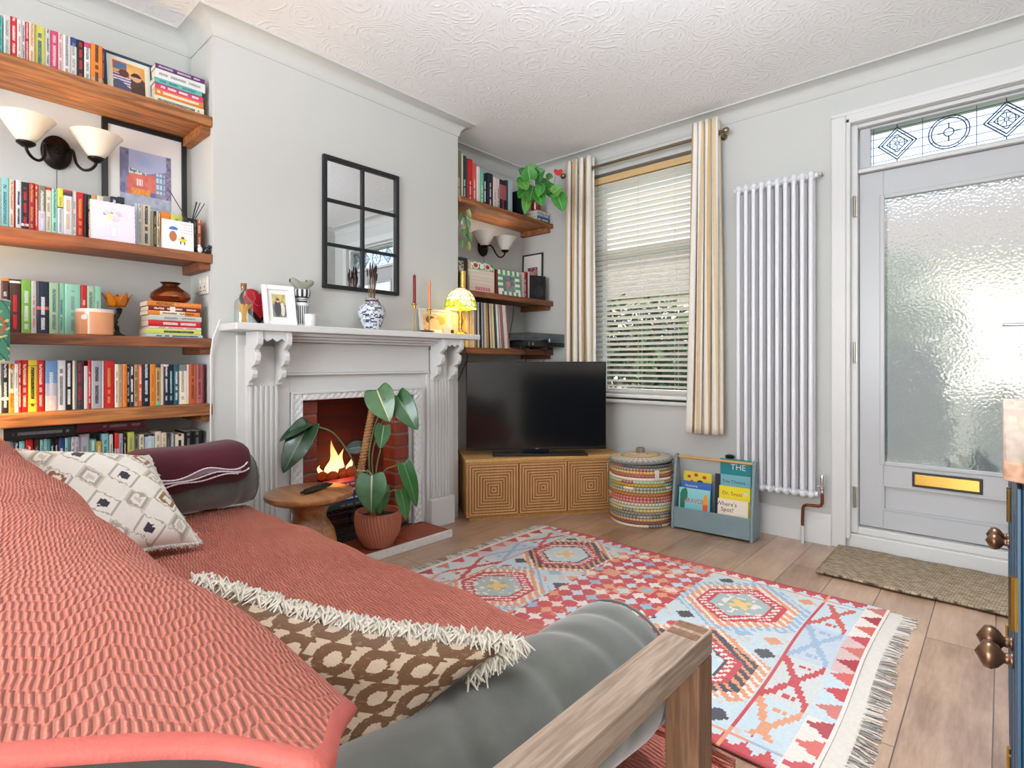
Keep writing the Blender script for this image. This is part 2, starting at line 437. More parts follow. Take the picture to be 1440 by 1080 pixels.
for z in (.287, 1.075, 1.872):
    mb = MB(); mb.box(-.612, -.5905, YF+.004, YF+.0095, z-.055, z+.055); mb.tube([(-.6035,YF+.0,z-.058),(-.6035,YF+.0,z+.058)], .0065, 10)
    mb.build('hinge', M('hinge_metal', (176,172,160), .35, .9), dr, bevel=.001)
hd = MB(); hd.box(.168, .205, yd-.012, yd-.001, 1.08, 1.29); hd.tube([(.187,yd-.014,1.195),(.187,yd-.055,1.195),(.17,yd-.062,1.195),(.02,yd-.062,1.198),(.0,yd-.058,1.198)], .0085, 10)
hd.build('door_handle', CHROME, dr, smooth=SM)
# leaded transom
tw = struct(bpy.data.objects.new('window_2', None), 'narrow leaded transom window with diamonds and a roundel above the door', 'window'); COL.objects.link(tw)
tx0, tx1, tz0, tz1 = -.535, .25, 2.085, 2.285
mb = MB()
for x0, x1, z0, z1 in ((-.585, tx0, 2.08, 2.298), (tx1, .242, 2.08, 2.298), (tx0, tx1, tz1, 2.298), (tx0, tx1, 2.077, tz0)):
    mb.box(min(x0,x1), max(x0,x1), YF+.04, YF+.08, z0, z1)
mb.build('window_frame', PVC, tw, bevel=.004)
mb = MB(); mb.box(tx0-.002, tx1+.002, YF+.060, YF+.065, tz0-.002, tz1+.002); mb.build('pane', GLASS('transom_glass', (244,250,255), .93), tw)
LEAD = M('lead_came', (46,48,60), .5, .6)
yl = YF+.057
mb = MB()
def came(p, q, r=.0022): mb.tube([(p[0],yl,p[1]),(q[0],yl,q[1])], r, 5)
def ring(cx, cz_, rx, rz, r=.0026, n=28, a0=0, a1=2*PI):
    mb.tube([(cx+rx*math.cos(a0+(a1-a0)*i/n), yl, cz_+rz*math.sin(a0+(a1-a0)*i/n)) for i in range(n+1)], r, 5)
zm = (tz0+tz1)/2; sp = .214
for z in (zm-.043, zm, zm+.043, tz0+.018, tz1-.018): came((tx0,z),(tx1,z), .0014)
for x in (tx0+.012, -.31, -.095, .115, .235): came((x,tz0),(x,tz1), .0015)
for cx, kind in ((-.418,'d'),(-.203,'r'),(.014,'d'),(.2,'r')):
    if kind == 'd':
        for s_ in (1, .82): 
            pts = [(cx, zm+.084*s_), (cx+.084*s_, zm), (cx, zm-.084*s_), (cx-.084*s_, zm)]
            for i in range(4): came(pts[i], pts[(i+1) % 4], .0028)
        s_ = .55; pts = [(cx, zm+.084*s_), (cx+.084*s_, zm), (cx, zm-.084*s_), (cx-.084*s_, zm)]
        for i in range(4): came(pts[i], pts[(i+1) % 4], .0022)
        ring(cx, zm, .033, .033, .002, 20); ring(cx, zm, .009, .009, .002, 12)
        for i in range(8):
            a = i*PI/4; came((cx+.009*math.cos(a), zm+.009*math.sin(a)), (cx+.033*math.cos(a), zm+.033*math.sin(a)), .0016)
        came((cx, tz0), (cx, zm-.084)); came((cx, zm+.084), (cx, tz1))
    else:
        ring(cx, zm, .082, .082); ring(cx, zm, .070, .070); ring(cx, zm, .020, .020, .0026, 18)
        for a in (0, PI/2, PI, 3*PI/2): came((cx+.02*math.cos(a), zm+.02*math.sin(a)), (cx+.046*math.cos(a), zm+.046*math.sin(a)), .0028)
        for i in range(12):
            a = i*PI/6; came((cx+.070*math.cos(a), zm+.070*math.sin(a)), (cx+.082*math.cos(a), zm+.082*math.sin(a)), .0016)
mb.build('lead_pattern', LEAD, tw)
# architrave round door and transom
pa = MB()
for x0, x1, y0, y1, z0, z1 in ((-.712,-.64,YF-.022,YF,0,2.372),(-.64,-.618,YF-.03,YF,.06,2.35),(-.712,.36,YF-.022,YF,2.372,2.395),(-.64,.30,YF-.03,YF,2.322,2.372),(.29,.36,YF-.022,YF,0,2.372)):
    pa.box(x0, x1, y0-.0003, y1, z0, z1)
struct(pa.build('trim_2', GLOSSW, bevel=.006), 'white painted architrave round the front door', 'architrave')
# ================================================================ FIREPLACE
fp = thing('fireplace_surround', 'white painted timber fireplace surround with carved corbels and mantelpiece', 'fireplace', (0,0,0))
BX = XC+.0012
MZ0, MZ1 = 1.165, 1.198
mb = MB(); mb.box(BX, -2.49, .985, 2.485, MZ0, MZ1); mb.build('mantel_shelf', GLOSSW, fp, bevel=.005)
mb = MB(); mb.box(BX, -2.545, 1.24, 2.20, MZ0-.016, MZ0-.0005); mb.box(BX, -2.575, 1.24, 2.20, MZ0-.03, MZ0-.0165); mb.box(BX,-2.60,1.24,2.20,MZ0-.042,MZ0-.0305)
mb.build('bed_moulding', GLOSSW, fp, bevel=.003)
mb = MB(); mb.box(BX, -2.672, 1.062, 1.317, .0, 1.15); mb.box(BX, -2.672, 2.145, 2.42, 0, 1.15); mb.box(BX, -2.672, 1.317, 2.145, .867, 1.15)
mb.build('backing_board', GLOSSW, fp, bevel=.002)
mb = MB(); mb.box(-2.6715, -2.655, 1.235, 2.20, .968, 1.122); mb.build('frieze_panel', GLOSSW, fp, bevel=.003)
mb = MB(); mb.box(-2.6715, -2.646, 1.235, 2.20, .956, .9675); mb.build('frieze_lip', GLOSSW, fp, bevel=.002)
mb = MB(); mb.box(-2.6715, -2.655, 2.184, 2.205, .045, .9555); mb.build('edge_strip', GLOSSW, fp, bevel=.002)
prof = [(.128,1.164),(.132,1.13),(.126,1.105),(.105,1.088),(.088,1.082),(.088,1.072),(.104,1.068),(.108,1.05),(.106,1.03),(.094,1.012),(.074,1.003),(.058,1.0),(.058,.99),(.070,.985),(.072,.968),(.066,.950),(.052,.938),(.036,.934),(.030,.925),(.028,.914),(.0,.912),(.0,1.164)]
for y0 in (1.095, 2.208):
    y1 = y0+.147
    mb = MB(); mb.box(-2.6715, -2.642, y0, y1, .176, 1.10)
    nf = 5
    for i in range(nf+1):
        yy = y0+.012+(y1-y0-.024)*i/nf
        mb.box(-2.6425, -2.632, yy-.006, yy+.006, .178, .91)
    mb.build('fluted_pilaster', GLOSSW, fp, bevel=.002)
    mb = MB(); mb.box(-2.6715, -2.612, y0-.022, y1+.022, .0, .175); mb.build('plinth_block', GLOSSW, fp, bevel=.004)
    for yy in (y0-.008, y1-.018):
        mb = MB(); mb.prism([(-2.6415+o_, z) for o_, z in prof], yy, yy+.026, 'y'); mb.build('corbel', GLOSSW, fp, bevel=.0025)
    zz = [(y0+.0185, 1.164)]
    for i in range(6): 
        zz += [(y0+.0185+(y1-y0-.037)*i/5, 1.118 if i % 2 else 1.132)]
    zz += [(y1-.0185, 1.164)]
    mb = MB(); mb.prism(zz, -2.53, -2.518, 'x'); mb.build('zigzag_pelmet', GLOSSW, fp)
# cast frame with embossed pattern
def embossed():
    m = bpy.data.materials.new('embossed_white_iron'); nt, b, N, L = nodes(m)
    b.inputs['Base Color'].default_value = lin((226,228,227)); b.inputs['Roughness'].default_value = .4
    v = coords(nt, scale=(38,38,38), rot=(PI/4,0,0)); c = N('TexChecker'); c.inputs['Scale'].default_value = 1
    vo = N('TexVoronoi'); vo.inputs['Scale'].default_value = 1.0; vo.inputs['Randomness'].default_value = .25; L(v, vo.inputs[0])
    bumpto(nt, b, vo.outputs['Distance'], 1, .008); return m
mb = MB(); EMB = embossed()
mb.box(-2.6715, -2.652, 1.317, 1.377, .046, .867); mb.box(-2.6715, -2.652, 2.089, 2.145, .046, .867); mb.box(-2.6715, -2.652, 1.377, 2.089, .827, .867)
mb.build('embossed_frame', EMB, fp, bevel=.005)
mb = MB()
for x0,x1,a0,a1,z0,z1 in ((-2.6515,-2.645,1.312,1.323,.046,.872),(-2.6515,-2.645,2.139,2.15,.046,.872),(-2.6515,-2.645,1.323,2.139,.861,.872)): mb.box(x0,x1,a0,a1,z0,z1)
mb.build('frame_bead', GLOSSW, fp, bevel=.002)
# brick firebox
def bricks():
    m = bpy.data.materials.new('red_brick'); nt, b, N, L = nodes(m)
    v = coords(nt); f = noise(nt, v, 9, 4); g = noise(nt, v, 60, 3, .7)
    c = mixc(nt, f, (104,40,30), (160,70,50)); c = mixc(nt, mathn(nt, 'MULTIPLY', mathn(nt,'GREATER_THAN', g, .66), .5), c, (190,140,120))
    L(c, b.inputs['Base Color']); b.inputs['Roughness'].default_value = .55; bumpto(nt, b, g, .5, .004); return m
BRICK = bricks(); MORTAR = M('mortar', (128,112,100), .9, var=.15)
fb = tag(bpy.data.objects.new('firebox', None), 'red brick firebox recess inside the white surround', 'firebox', kind='structure'); COL.objects.link(fb)
def pier(y0, y1, x0, x1, name):
    mb = MB(); mb.box(x0, x1-.006, y0+.004, y1-.004, .0455, .826, 1)
    z = .052; 
    while z < .82:
        h = min(.069, .8255-z); mb.box(x0, x1+R.uniform(-.004,.004), y0+R.uniform(0,.003), y1-R.uniform(0,.004), z, z+h, 0); z += .0775
    mb.build(name, [BRICK, MORTAR], fb, bevel=.007)
pier(1.3835, 1.484, -2.83, -2.70, 'brick_pier'); pier(1.978, 2.0785, -2.83, -2.70, 'brick_pier')
def soot():
    m = bpy.data.materials.new('sooty_brickwork'); nt, b, N, L = nodes(m)
    t = N('TexCoord'); sx = N('SeparateXYZ'); L(t.outputs['Object'], sx.inputs[0]); cb = N('CombineXYZ')
    L(mathn(nt, 'ADD', sx.outputs[1], sx.outputs[0]), cb.inputs[0]); L(sx.outputs[2], cb.inputs[1])
    br = N('TexBrick'); br.inputs['Scale'].default_value = 1; br.inputs['Brick Width'].default_value = .225; br.inputs['Row Height'].default_value = .0775; br.inputs['Mortar Size'].default_value = .005
    L(cb.outputs[0], br.inputs[0]); br.inputs[1].default_value = lin((112,44,32)); br.inputs[2].default_value = lin((84,34,26)); br.inputs[3].default_value = lin((62,50,46))
    L(br.outputs[0], b.inputs['Base Color']); b.inputs['Roughness'].default_value = .8; bumpto(nt, b, br.outputs['Fac'], -.6, .006); return m
SOOT = soot()
mb = MB()
mb.box(-3.06, -3.0, 1.40, 2.06, .04, .9); mb.box(-3.0, -2.832, 1.43, 1.482, .04, .9); mb.box(-3.0, -2.832, 1.98, 2.03, .04, .9); mb.box(-3.0,-2.70,1.484,1.978,.828,.9)
mb.build('firebox_lining', SOOT, fb)
mb = MB(); mb.box(-3.0, -2.6712, 1.3785, 2.0885, .0, .0435); mb.build('back_hearth', M('slate_hearth', (58,50,48), .8, var=.2), fb)
# hearth
he = thing('hearth', 'low terracotta tiled hearth with a white painted front edge', 'hearth', (0,0,0))
TILE = M('terracotta_tile', (150,70,46), .5, var=.25, vs=14, bump=.2, bs=30)
yy = 1.268; mb = MB()
for w_ in (.300,.300,.297):
    mb.box(-2.6705, -2.418, yy+.002, yy+w_-.002, .002, .0425); yy += w_
mb.build('tiles', TILE, he, bevel=.005)
mb = MB(); mb.box(-2.4175, -2.400, 1.268, 2.165, .0005, .044); mb.build('painted_edge', M('chipped_white_paint', (226,222,216), .6, var=.15, vs=40), he, bevel=.003)
# fire: cast grate, coals, flames
gr = thing('fire_grate', 'small iron fire grate of glowing coals burning at the back of the brick recess', 'fire', (-2.90,1.71,.044))
mb = MB()
for dy in (-.12,.12):
    for dx in (-.05,.05): mb.tube([(dx,dy,0),(dx,dy,.30)], .008, 8)
for i in range(7): mb.tube([(-.07,-.13+i*.26/6,.30),(.07,-.13+i*.26/6,.30)], .006, 6)
for dx in (-.07,.07): mb.tube([(dx,-.14,.30),(dx,.14,.30)], .007, 6)
mb.build('grate_frame', M('cast_iron', (26,25,26), .6, .4), gr, smooth=SM)
mb = MB()
for i in range(26):
    r_ = R.uniform(.018,.034); mb.ball((R.uniform(-.05,.05),R.uniform(-.11,.11),.32+R.uniform(0,.025)), (r_,r_*1.2,r_*.8), 8, 6)
mb.build('coals', M('glowing_coal', (60,40,34), .9, var=.4, vs=50, emit=(255,80,16), es=.14), gr, smooth=SM)
def flame_mat():
    m = bpy.data.materials.new('flame'); m.use_nodes = True; nt = m.node_tree; nt.nodes.clear(); L = nt.links.new
    o = nt.nodes.new('ShaderNodeOutputMaterial'); e = nt.nodes.new('ShaderNodeEmission'); t = nt.nodes.new('ShaderNodeBsdfTransparent')
    tc = nt.nodes.new('ShaderNodeTexCoord'); s = nt.nodes.new('ShaderNodeSeparateXYZ'); L(tc.outputs['Object'], s.inputs[0])
    f = mathn(nt, 'MULTIPLY', mathn(nt, 'SUBTRACT', s.outputs[2], .33), 4.5); cl = nt.nodes.new('ShaderNodeClamp'); L(f, cl.inputs[0])
    L(mixc(nt, cl.outputs[0], (255,226,150), (255,128,20)), e.inputs[0]); e.inputs[1].default_value = 2.2
    lw = nt.nodes.new('ShaderNodeLayerWeight'); lw.inputs[0].default_value = .35
    k = mathn(nt, 'MAXIMUM', lw.outputs['Facing'], mathn(nt, 'MULTIPLY', cl.outputs[0], .75))
    mx = nt.nodes.new('ShaderNodeMixShader'); L(k, mx.inputs[0]); L(e.outputs[0], mx.inputs[1]); L(t.outputs[0], mx.inputs[2]); L(mx.outputs[0], o.inputs[0])
    return m
FL = flame_mat()
for dx, dy, h_, w_ in ((0,-.015,.235,.032),(.02,-.065,.12,.024),(-.02,.04,.16,.027),(.015,.075,.10,.022),(.0,-.10,.07,.018)):
    mb = MB(); ph = R.uniform(0,6)
    def fn(u, v, h_=h_, w_=w_, ph=ph, dx=dx, dy=dy):
        r_ = w_*(math.sin(PI*min(1,v*1.0+.18)**.8))*(1-v)**.35; a = 2*PI*u; sw = .025*v*math.sin(ph+5*v)
        return (dx+.7*r_*math.cos(a), dy+r_*math.sin(a)+sw, .335+h_*v)
    mb.grid(fn, 16, 16, wrapu=True); mb.build('flame', FL, gr, smooth=4)
# wire rack with magazines in front of the fire
wr = thing('wire_rack', 'black wire log rack standing in the fireplace opening under a pile of books', 'rack', (-2.75,1.665,.0446))
mb = MB()
for z in (.01,.06,.11,.15):
    p = [(-.06,-.12,z),(.04,-.12,z),(.04,.12,z),(-.06,.12,z),(-.06,-.12,z)]
    for a, b in zip(p, p[1:]): mb.tube([a,b], .003, 6)
for dx, dy in ((-.06,-.12),(.04,-.12),(.04,.12),(-.06,.12)): mb.tube([(dx,dy,.0),(dx,dy,.165)], .004, 6)
for i in range(1,7): mb.tube([(-.06,-.12+.24*i/7,.15),(.04,-.12+.24*i/7,.15)], .003, 6)
mb.build('wire_frame', BLACK, wr, smooth=SM)
# ================================================================ SHELVES AND BOOKS
PAL = {'teal':(92,176,168),'pale grey':(198,198,194),'red':(206,28,34),'off-white':(222,216,210),'blush':(228,206,198),'crimson':(176,26,48),'cream':(230,216,190),
 'lime':(204,206,96),'magenta':(200,56,106),'white':(228,226,226),'black':(26,26,30),'orange':(230,134,34),'purple':(84,30,96),'aqua':(146,204,206),'scarlet':(222,52,34),
 'olive':(128,124,98),'mint':(150,212,184),'yellow':(236,216,60),'dark green':(46,60,56),'navy':(26,34,56),'brown':(78,44,38),'leaf green':(120,172,66),'pale green':(176,206,170),
 'pale blue':(188,208,218),'sky blue':(108,150,200),'silver':(176,176,182),'tan':(196,158,108),'rust':(196,92,48),'petrol':(34,96,106),'rose':(166,92,94),'dark red':(116,22,30),
 'lilac':(196,188,204),'maroon':(92,16,30),'gold':(206,160,70),'grey':(126,126,128),'coral':(216,96,84),'sea green':(104,190,150),'bottle green':(24,56,56),'ivory':(238,228,200),'dark grey':(62,62,66),'blue':(44,66,128),'grey green':(140,146,128)}
WORDS = 'first second third fourth fifth sixth seventh eighth ninth tenth eleventh twelfth thirteenth fourteenth fifteenth sixteenth seventeenth eighteenth nineteenth twentieth'.split()
def ordw(n):
    if n <= 20: return WORDS[n-1]
    t, u = divmod(n, 10); base = {2:'twent',3:'thirt',4:'fort',5:'fift',6:'sixt'}[t]
    return base+'ieth' if u == 0 else base+'y-'+WORDS[u-1]
_bm = {}
def cover_mat(col, tcol, band=None, dens=.47, gloss=.4, hw=.004):
    key = (str(col), str(tcol), str(band), dens, round(hw, 3))
    if key in _bm: return _bm[key]
    m = bpy.data.materials.new('book_cover'); nt, b, N, L = nodes(m)
    t = N('TexCoord'); s = N('SeparateXYZ'); L(t.outputs['Object'], s.inputs[0]); X, Y, Z = s.outputs
    base = jit(PAL[col], 7) if isinstance(col, str) else col
    c = lin(base)
    c = mixc(nt, noise(nt, t.outputs['Object'], 35), lin(mix(base, (0,0,0), .06)), c)
    if band:
        for lo, hi, bc in band:
            k = mathn(nt, 'MULTIPLY', mathn(nt, 'GREATER_THAN', Z, lo), mathn(nt, 'LESS_THAN', Z, hi))
            c = mixc(nt, k, c, PAL[bc] if isinstance(bc, str) else bc)
    if tcol:
        mp = N('Mapping'); mp.inputs['Scale'].default_value = (0, 240, 520); L(t.outputs['Object'], mp.inputs[0])
        n1 = noise(nt, mp.outputs[0], 1, 1)
        mp2 = N('Mapping'); mp2.inputs['Scale'].default_value = (0, 0, 42); mp2.inputs['Location'].default_value = (0, 0, R.uniform(0, 50)); L(t.outputs['Object'], mp2.inputs[0])
        n2 = noise(nt, mp2.outputs[0], 1, 0)
        k = mathn(nt, 'GREATER_THAN', n1, dens); k = mathn(nt, 'MULTIPLY', k, mathn(nt, 'GREATER_THAN', n2, .42))
        k = mathn(nt, 'MULTIPLY', k, mathn(nt, 'LESS_THAN', mathn(nt, 'ABSOLUTE', Y), hw))
        k = mathn(nt, 'MULTIPLY', k, mathn(nt, 'GREATER_THAN', X, -.004))
        k = mathn(nt, 'MULTIPLY', k, mathn(nt, 'MULTIPLY', mathn(nt, 'GREATER_THAN', Z, .02), mathn(nt, 'LESS_THAN', Z, R.choice((.15,.17,.185)))))
        c = mixc(nt, k, c, PAL[tcol] if isinstance(tcol, str) else tcol)
    L(c, b.inputs['Base Color']); b.inputs['Roughness'].default_value = gloss
    _bm[key] = m
    return m
def book(label, group, loc, w, h, d, col, tcol, rot=(0,0,0), band=None, hard=False, name='book', dens=.47):
    w = max(w, .004); t = .0022 if hard else .0011; o_ = .003 if hard else .0008
    mb = MB(); r_ = .0035 if hard else .0018
    outer = [(-d,-w/2),(-r_,-w/2),(-r_*.35,-w/2*.72),(0,0),(-r_*.35,w/2*.72),(-r_,w/2),(-d,w/2)]
    inner = [(-d,w/2-t),(-r_-.002,w/2-t),(-r_-.002,-w/2+t),(-d,-w/2+t)]
    mb.prism(outer+inner, 0, h, 'z')
    c = mb.build(name, cover_mat(col, tcol, band, dens, hw=min(.0055, max(.0022, w*.2))), loc=loc, rot=rot)
    tag(c, label, 'book', group)
    mb = MB(); mb.box(-d+o_, -r_-.0025, -w/2+t+.0003, w/2-t-.0003, o_, h-o_); mb.build('pages', PAPER, c)
    return c
def shelf(label, y0, y1, x1, z0, z1, mat, cleat_y=None):
    o = thing('wall_shelf', label, 'shelf', (0,0,0), group='timber alcove shelves')
    mb = MB(); mb.box(XL+.001, x1-.022, y0, y1, z0+.012, z1); mb.box(x1-.0215, x1, y0, y1, z0, z1+.0006); mb.build('shelf_board', mat, o, bevel=.004)
    if cleat_y:
        for c0, c1 in cleat_y:
            mb = MB(); mb.box(XL+.001, x1-.03, c0, c1, z0-.030, z0+.0115); mb.build('end_cleat', mat, o, bevel=.002)
    return o
LZ = [2.145, 1.516, 1.130, .832, .532]; LB = [2.100, 1.475, 1.088, .780, .485]
for n_, (zt, zb) in zip(('top','second','third','fourth','bottom'), zip(LZ, LB)):
    shelf('chunky timber shelf, %s of the five in the sofa alcove' % n_, -.75, .9632, -2.70, zb, zt, SHELFW if n_ in ('top','fourth') else SHELFD, [(.925,.9632)])
RZ = [2.121, 1.508, 1.122]; RB = [2.086, 1.468, 1.079]
for n_, zt, zb in zip(('top','middle','lowest'), RZ, RB):
    shelf('timber shelf, %s of the three in the television alcove' % n_, 2.4798, 3.478, -2.665, zb, zt, SHELFW if n_ == 'top' else SHELFD, [(3.44,3.478)])
def row(shelf_label, group, off, sc, items, xs, z0, cy=1.0, gap=.0004, depth=.13):
    """items: (left, right, top, cover, lettering, extras) in the zoomed photograph; turned into a real width and height on the shelf"""
    its = []
    for it in items:
        l, r_, tp, col, tc = it[:5]; ex = it[5] if len(it) > 5 else {}
        ya = onX(off[0]+l/sc, 400, xs)[0]; yb_ = onX(off[0]+r_/sc, 400, xs)[0]
        zt = onX(off[0]+(l+r_)/2/sc, off[1]+tp/sc, xs)[1]
        its.append([ya, yb_, zt, col, tc, ex])
    for a, b in zip(its, its[1:]):
        if a[1] > b[0]-gap: a[1] = b[0]-gap
    n = len(its)
    for i, (ya, yb_, zt, col, tc, ex) in enumerate(its):
        k = n-i
        txt = '%s book%s, %s from the chimney, %s' % (ex.get('nm', col), (' with %s lettering' % tc) if tc and isinstance(tc, str) and 'nm' not in ex else '', ordw(k), shelf_label)
        h_ = zt-z0
        book(txt, group, (xs+R.uniform(-.004,.004), (ya+yb_)/2, z0+.0008), yb_-ya, h_, ex.get('d', depth+R.uniform(-.012,.012)), col, tc, band=[(a*h_, b*h_, c) for a, b, c in ex['band']] if 'band' in ex else None, hard=ex.get('hard', False), dens=ex.get('dens', .47))
B = lambda *a: {'band': list(a)}
row('top sofa alcove shelf', 'books standing on the top shelf of the sofa alcove', (0,10), 9, [
 (-80,-30,70,'white','grey'),(-28,34,100,'teal','petrol'),(45,130,110,'pale grey','grey'),(135,215,125,'red','white'),(217,275,168,'off-white','grey'),(277,320,180,'white','black'),
 (322,366,195,'crimson','blush'),(368,434,208,'cream','rust'),(438,572,235,'lime','petrol',{'dens':.4}),(576,640,278,'pale grey','dark grey'),(644,730,308,'magenta','blush'),(733,800,340,'blush','rose'),
 (802,890,362,'white','grey',{'dens':.4}),(892,975,385,'white','grey',{'band':[(.8,1.01,'blue')],'nm':'white and blue topped'}),(978,1065,420,'black','red'),(1068,1145,452,'off-white','petrol',{'band':[(.88,1.01,'magenta')],'nm':'off-white and pink topped'}),
 (1150,1296,482,'orange','brown',{'dens':.36,'band':[(.02,.22,'tan')]}),(1299,1322,520,'purple','grey')], -2.76, LZ[0])
row('second sofa alcove shelf', 'books standing on the second shelf of the sofa alcove', (0,240), 10.286, [
 (-60,8,90,'ivory','grey'),(12,130,100,'aqua','petrol'),(136,202,140,'cream','rust'),(204,228,142,'crimson',None),(230,306,142,'white','navy',{'dens':.4}),(310,416,172,'black','red',B((.12,.17,'white'))),
 (418,500,180,'crimson','gold'),(502,556,196,'scarlet','cream'),(560,660,218,'olive','white',{'band':[(-.1,.48,'lilac')],'nm':'olive and lilac'}),(662,750,240,'cream','grey',{'band':[(.94,1.1,'red')],'nm':'cream and red topped'}),
 (754,832,268,'mint','petrol'),(836,916,260,'white','grey',{'band':[(.62,1.1,'yellow'),(.595,.62,'black')],'nm':'yellow and white'}),(920,1044,290,'white','gold',{'band':[(.88,.95,'dark green'),(.95,1.1,'crimson')],'nm':'white and crimson topped'}),
 (1048,1106,304,'off-white','grey'),(1110,1216,314,'red','gold'),(1220,1262,338,'black',None),(1264,1322,346,'dark green','pale grey'),
 (1326,1400,352,'tan','brown'),(1404,1500,365,'cream','grey'),(1504,1600,375,'grey','white'),(1604,1700,380,'navy','white'),(1704,1800,385,'black',None)], -2.775, LZ[1], depth=.14)
row('second shelf, between the two cards', 'books behind the cards on the second shelf of the sofa alcove', (110,260), 7.2, [
 (574,603,190,'pale blue',None),(607,645,195,'white','grey'),(648,736,205,'cream','navy',{'dens':.4}),(738,764,262,'grey green',None),(766,790,268,'black','gold'),(793,830,284,'ivory','brown')], -2.765, LZ[1])
row('second shelf, behind the white card', 'books behind the cards on the second shelf of the sofa alcove', (110,260), 7.2, [
 (834,932,275,'orange',None),(936,1052,305,'lime','brown'),(1056,1088,330,'dark grey',None),(1092,1165,336,'black','white'),(1168,1201,350,'black','grey'),(1204,1246,354,'rust','ivory')], -2.775, LZ[1])
row('third sofa alcove shelf', 'books standing on the third shelf of the sofa alcove', (0,380), 9, [
 (-70,16,95,'blush','grey'),(20,110,102,'brown','white',{'band':[(.95,1.1,'orange')],'nm':'brown and orange topped'}),(113,268,116,'brown','red',{'dens':.38,'band':[(.93,.97,'white')],'hard':True}),(272,392,128,'leaf green','white'),(396,462,142,'pale grey','rust'),
 (466,620,145,'navy','white',{'dens':.4,'band':[(.47,.53,'coral')],'hard':True}),(624,740,165,'pale green','petrol'),(744,816,168,'mint','petrol'),(820,1020,180,'mint','grey',{'hard':True,'nm':'broad mint'}),(1030,1100,190,'red','blush'),(1104,1194,205,'pale green','petrol'),(1198,1280,208,'mint','grey')], -2.845, LZ[2], depth=.115)
row('fourth sofa alcove shelf', 'books standing on the fourth shelf of the sofa alcove', (0,490), 9, [
 (-120,-45,190,'navy','white'),(-42,20,195,'pale grey',None),(25,108,197,'black','white',B((.26,.32,'cream'))),(110,180,197,'cream','brown',{'band':[(-.1,.40,'orange'),(.9,1.1,'orange')],'nm':'orange and cream'}),(182,234,198,'white','grey'),(236,266,152,'red','cream'),(268,356,150,'red','cream'),
 (358,465,150,'yellow','black',{'dens':.4,'band':[(.885,.895,'black'),(.145,.155,'black')]}),(467,560,152,'red','cream'),(572,722,158,'lilac','white',{'hard':True,'band':[(.55,1.1,'sky blue'),(-.1,.3,'blush')],'nm':'blue and pink'}),(726,830,152,'white','grey',{'dens':.38}),(832,920,155,'black','white',{'dens':.38}),
 (922,955,158,'ivory',None),(958,1066,155,'dark grey','crimson',{'hard':True}),(1068,1114,225,'off-white',None),(1116,1156,157,'red','blush'),(1158,1290,158,'silver','navy',{'hard':True,'dens':.42}),(1293,1310,160,'white',None),(1313,1447,158,'red','gold',{'hard':True}),
 (1456,1502,200,'ivory','grey'),(1505,1556,205,'tan','grey'),(1558,1606,200,'orange','rust'),(1608,1646,205,'black','white'),(1648,1697,206,'black','white',{'dens':.38}),(1699,1750,206,'tan','brown'),(1752,1797,204,'rust','ivory'),(1806,1896,202,'navy','white'),
 (1899,1966,200,'orange','rust'),(1969,2032,203,'tan','brown',{'band':[(.92,1.1,'dark green'),(-.1,.08,'sea green')],'nm':'tan and green tipped'}),(2034,2074,203,'cream',None),(2076,2132,205,'navy','white',{'band':[(.95,1.1,'blush')]}),(2136,2200,206,'navy','aqua'),(2202,2262,206,'petrol','white'),
 (2264,2366,206,'ivory','grey',{'band':[(.84,1.1,'grey')],'nm':'ivory and grey topped'}),(2368,2394,206,'blush',None),(2396,2480,202,'rust','brown'),(2484,2560,202,'rose','maroon'),(2562,2584,204,'dark red',None)], -2.765, LZ[3], depth=.115)
row('bottom sofa alcove shelf', 'books standing on the bottom shelf of the sofa alcove', (0,580), 9, [
 (120,180,375,'grey',None),(182,243,372,'navy','white'),(246,312,365,'aqua','petrol'),(324,416,345,'red','white'),(430,502,342,'brown','grey'),(510,546,345,'aqua','petrol'),(548,600,336,'aqua','navy'),(602,632,338,'teal',None),(634,687,335,'black','white'),(689,742,333,'black','white'),
 (746,816,325,'blue','white',{'dens':.4}),(826,860,322,'aqua','navy'),(862,896,318,'aqua','petrol'),(904,942,312,'off-white','black'),(945,1007,310,'lilac','grey'),(1014,1136,276,'silver','grey',{'hard':True}),(1140,1216,345,'teal','cream',{'dens':.35}),(1218,1288,370,'gold','cream'),
 (1294,1376,272,'aqua','petrol'),(1386,1430,278,'white','black'),(1434,1450,500,'sea green',None),(1454,1502,262,'off-white','red',{'band':[(.66,1.1,'scarlet')],'nm':'white and scarlet topped'}),(1505,1556,270,'lilac','grey'),(1565,1602,280,'black','white'),
 (1615,1697,250,'white','grey',{'band':[(.45,1.1,'lime'),(.43,.45,'black')],'nm':'lime and white'}),(1700,1760,278,'grey','black'),(1764,1822,280,'cream','brown'),(1835,1958,280,'navy','white',{'band':[(.62,.95,'pale blue')],'nm':'moonlit navy'}),(1964,2036,245,'ivory','grey'),(2040,2106,257,'cream','tan'),
 (2110,2150,262,'dark grey','grey'),(2152,2217,265,'grey','white'),(2220,2327,275,'cream','black',{'dens':.3}),(2334,2436,242,'black','grey'),(2440,2556,236,'black','grey')], -2.765, LZ[4], depth=.12)
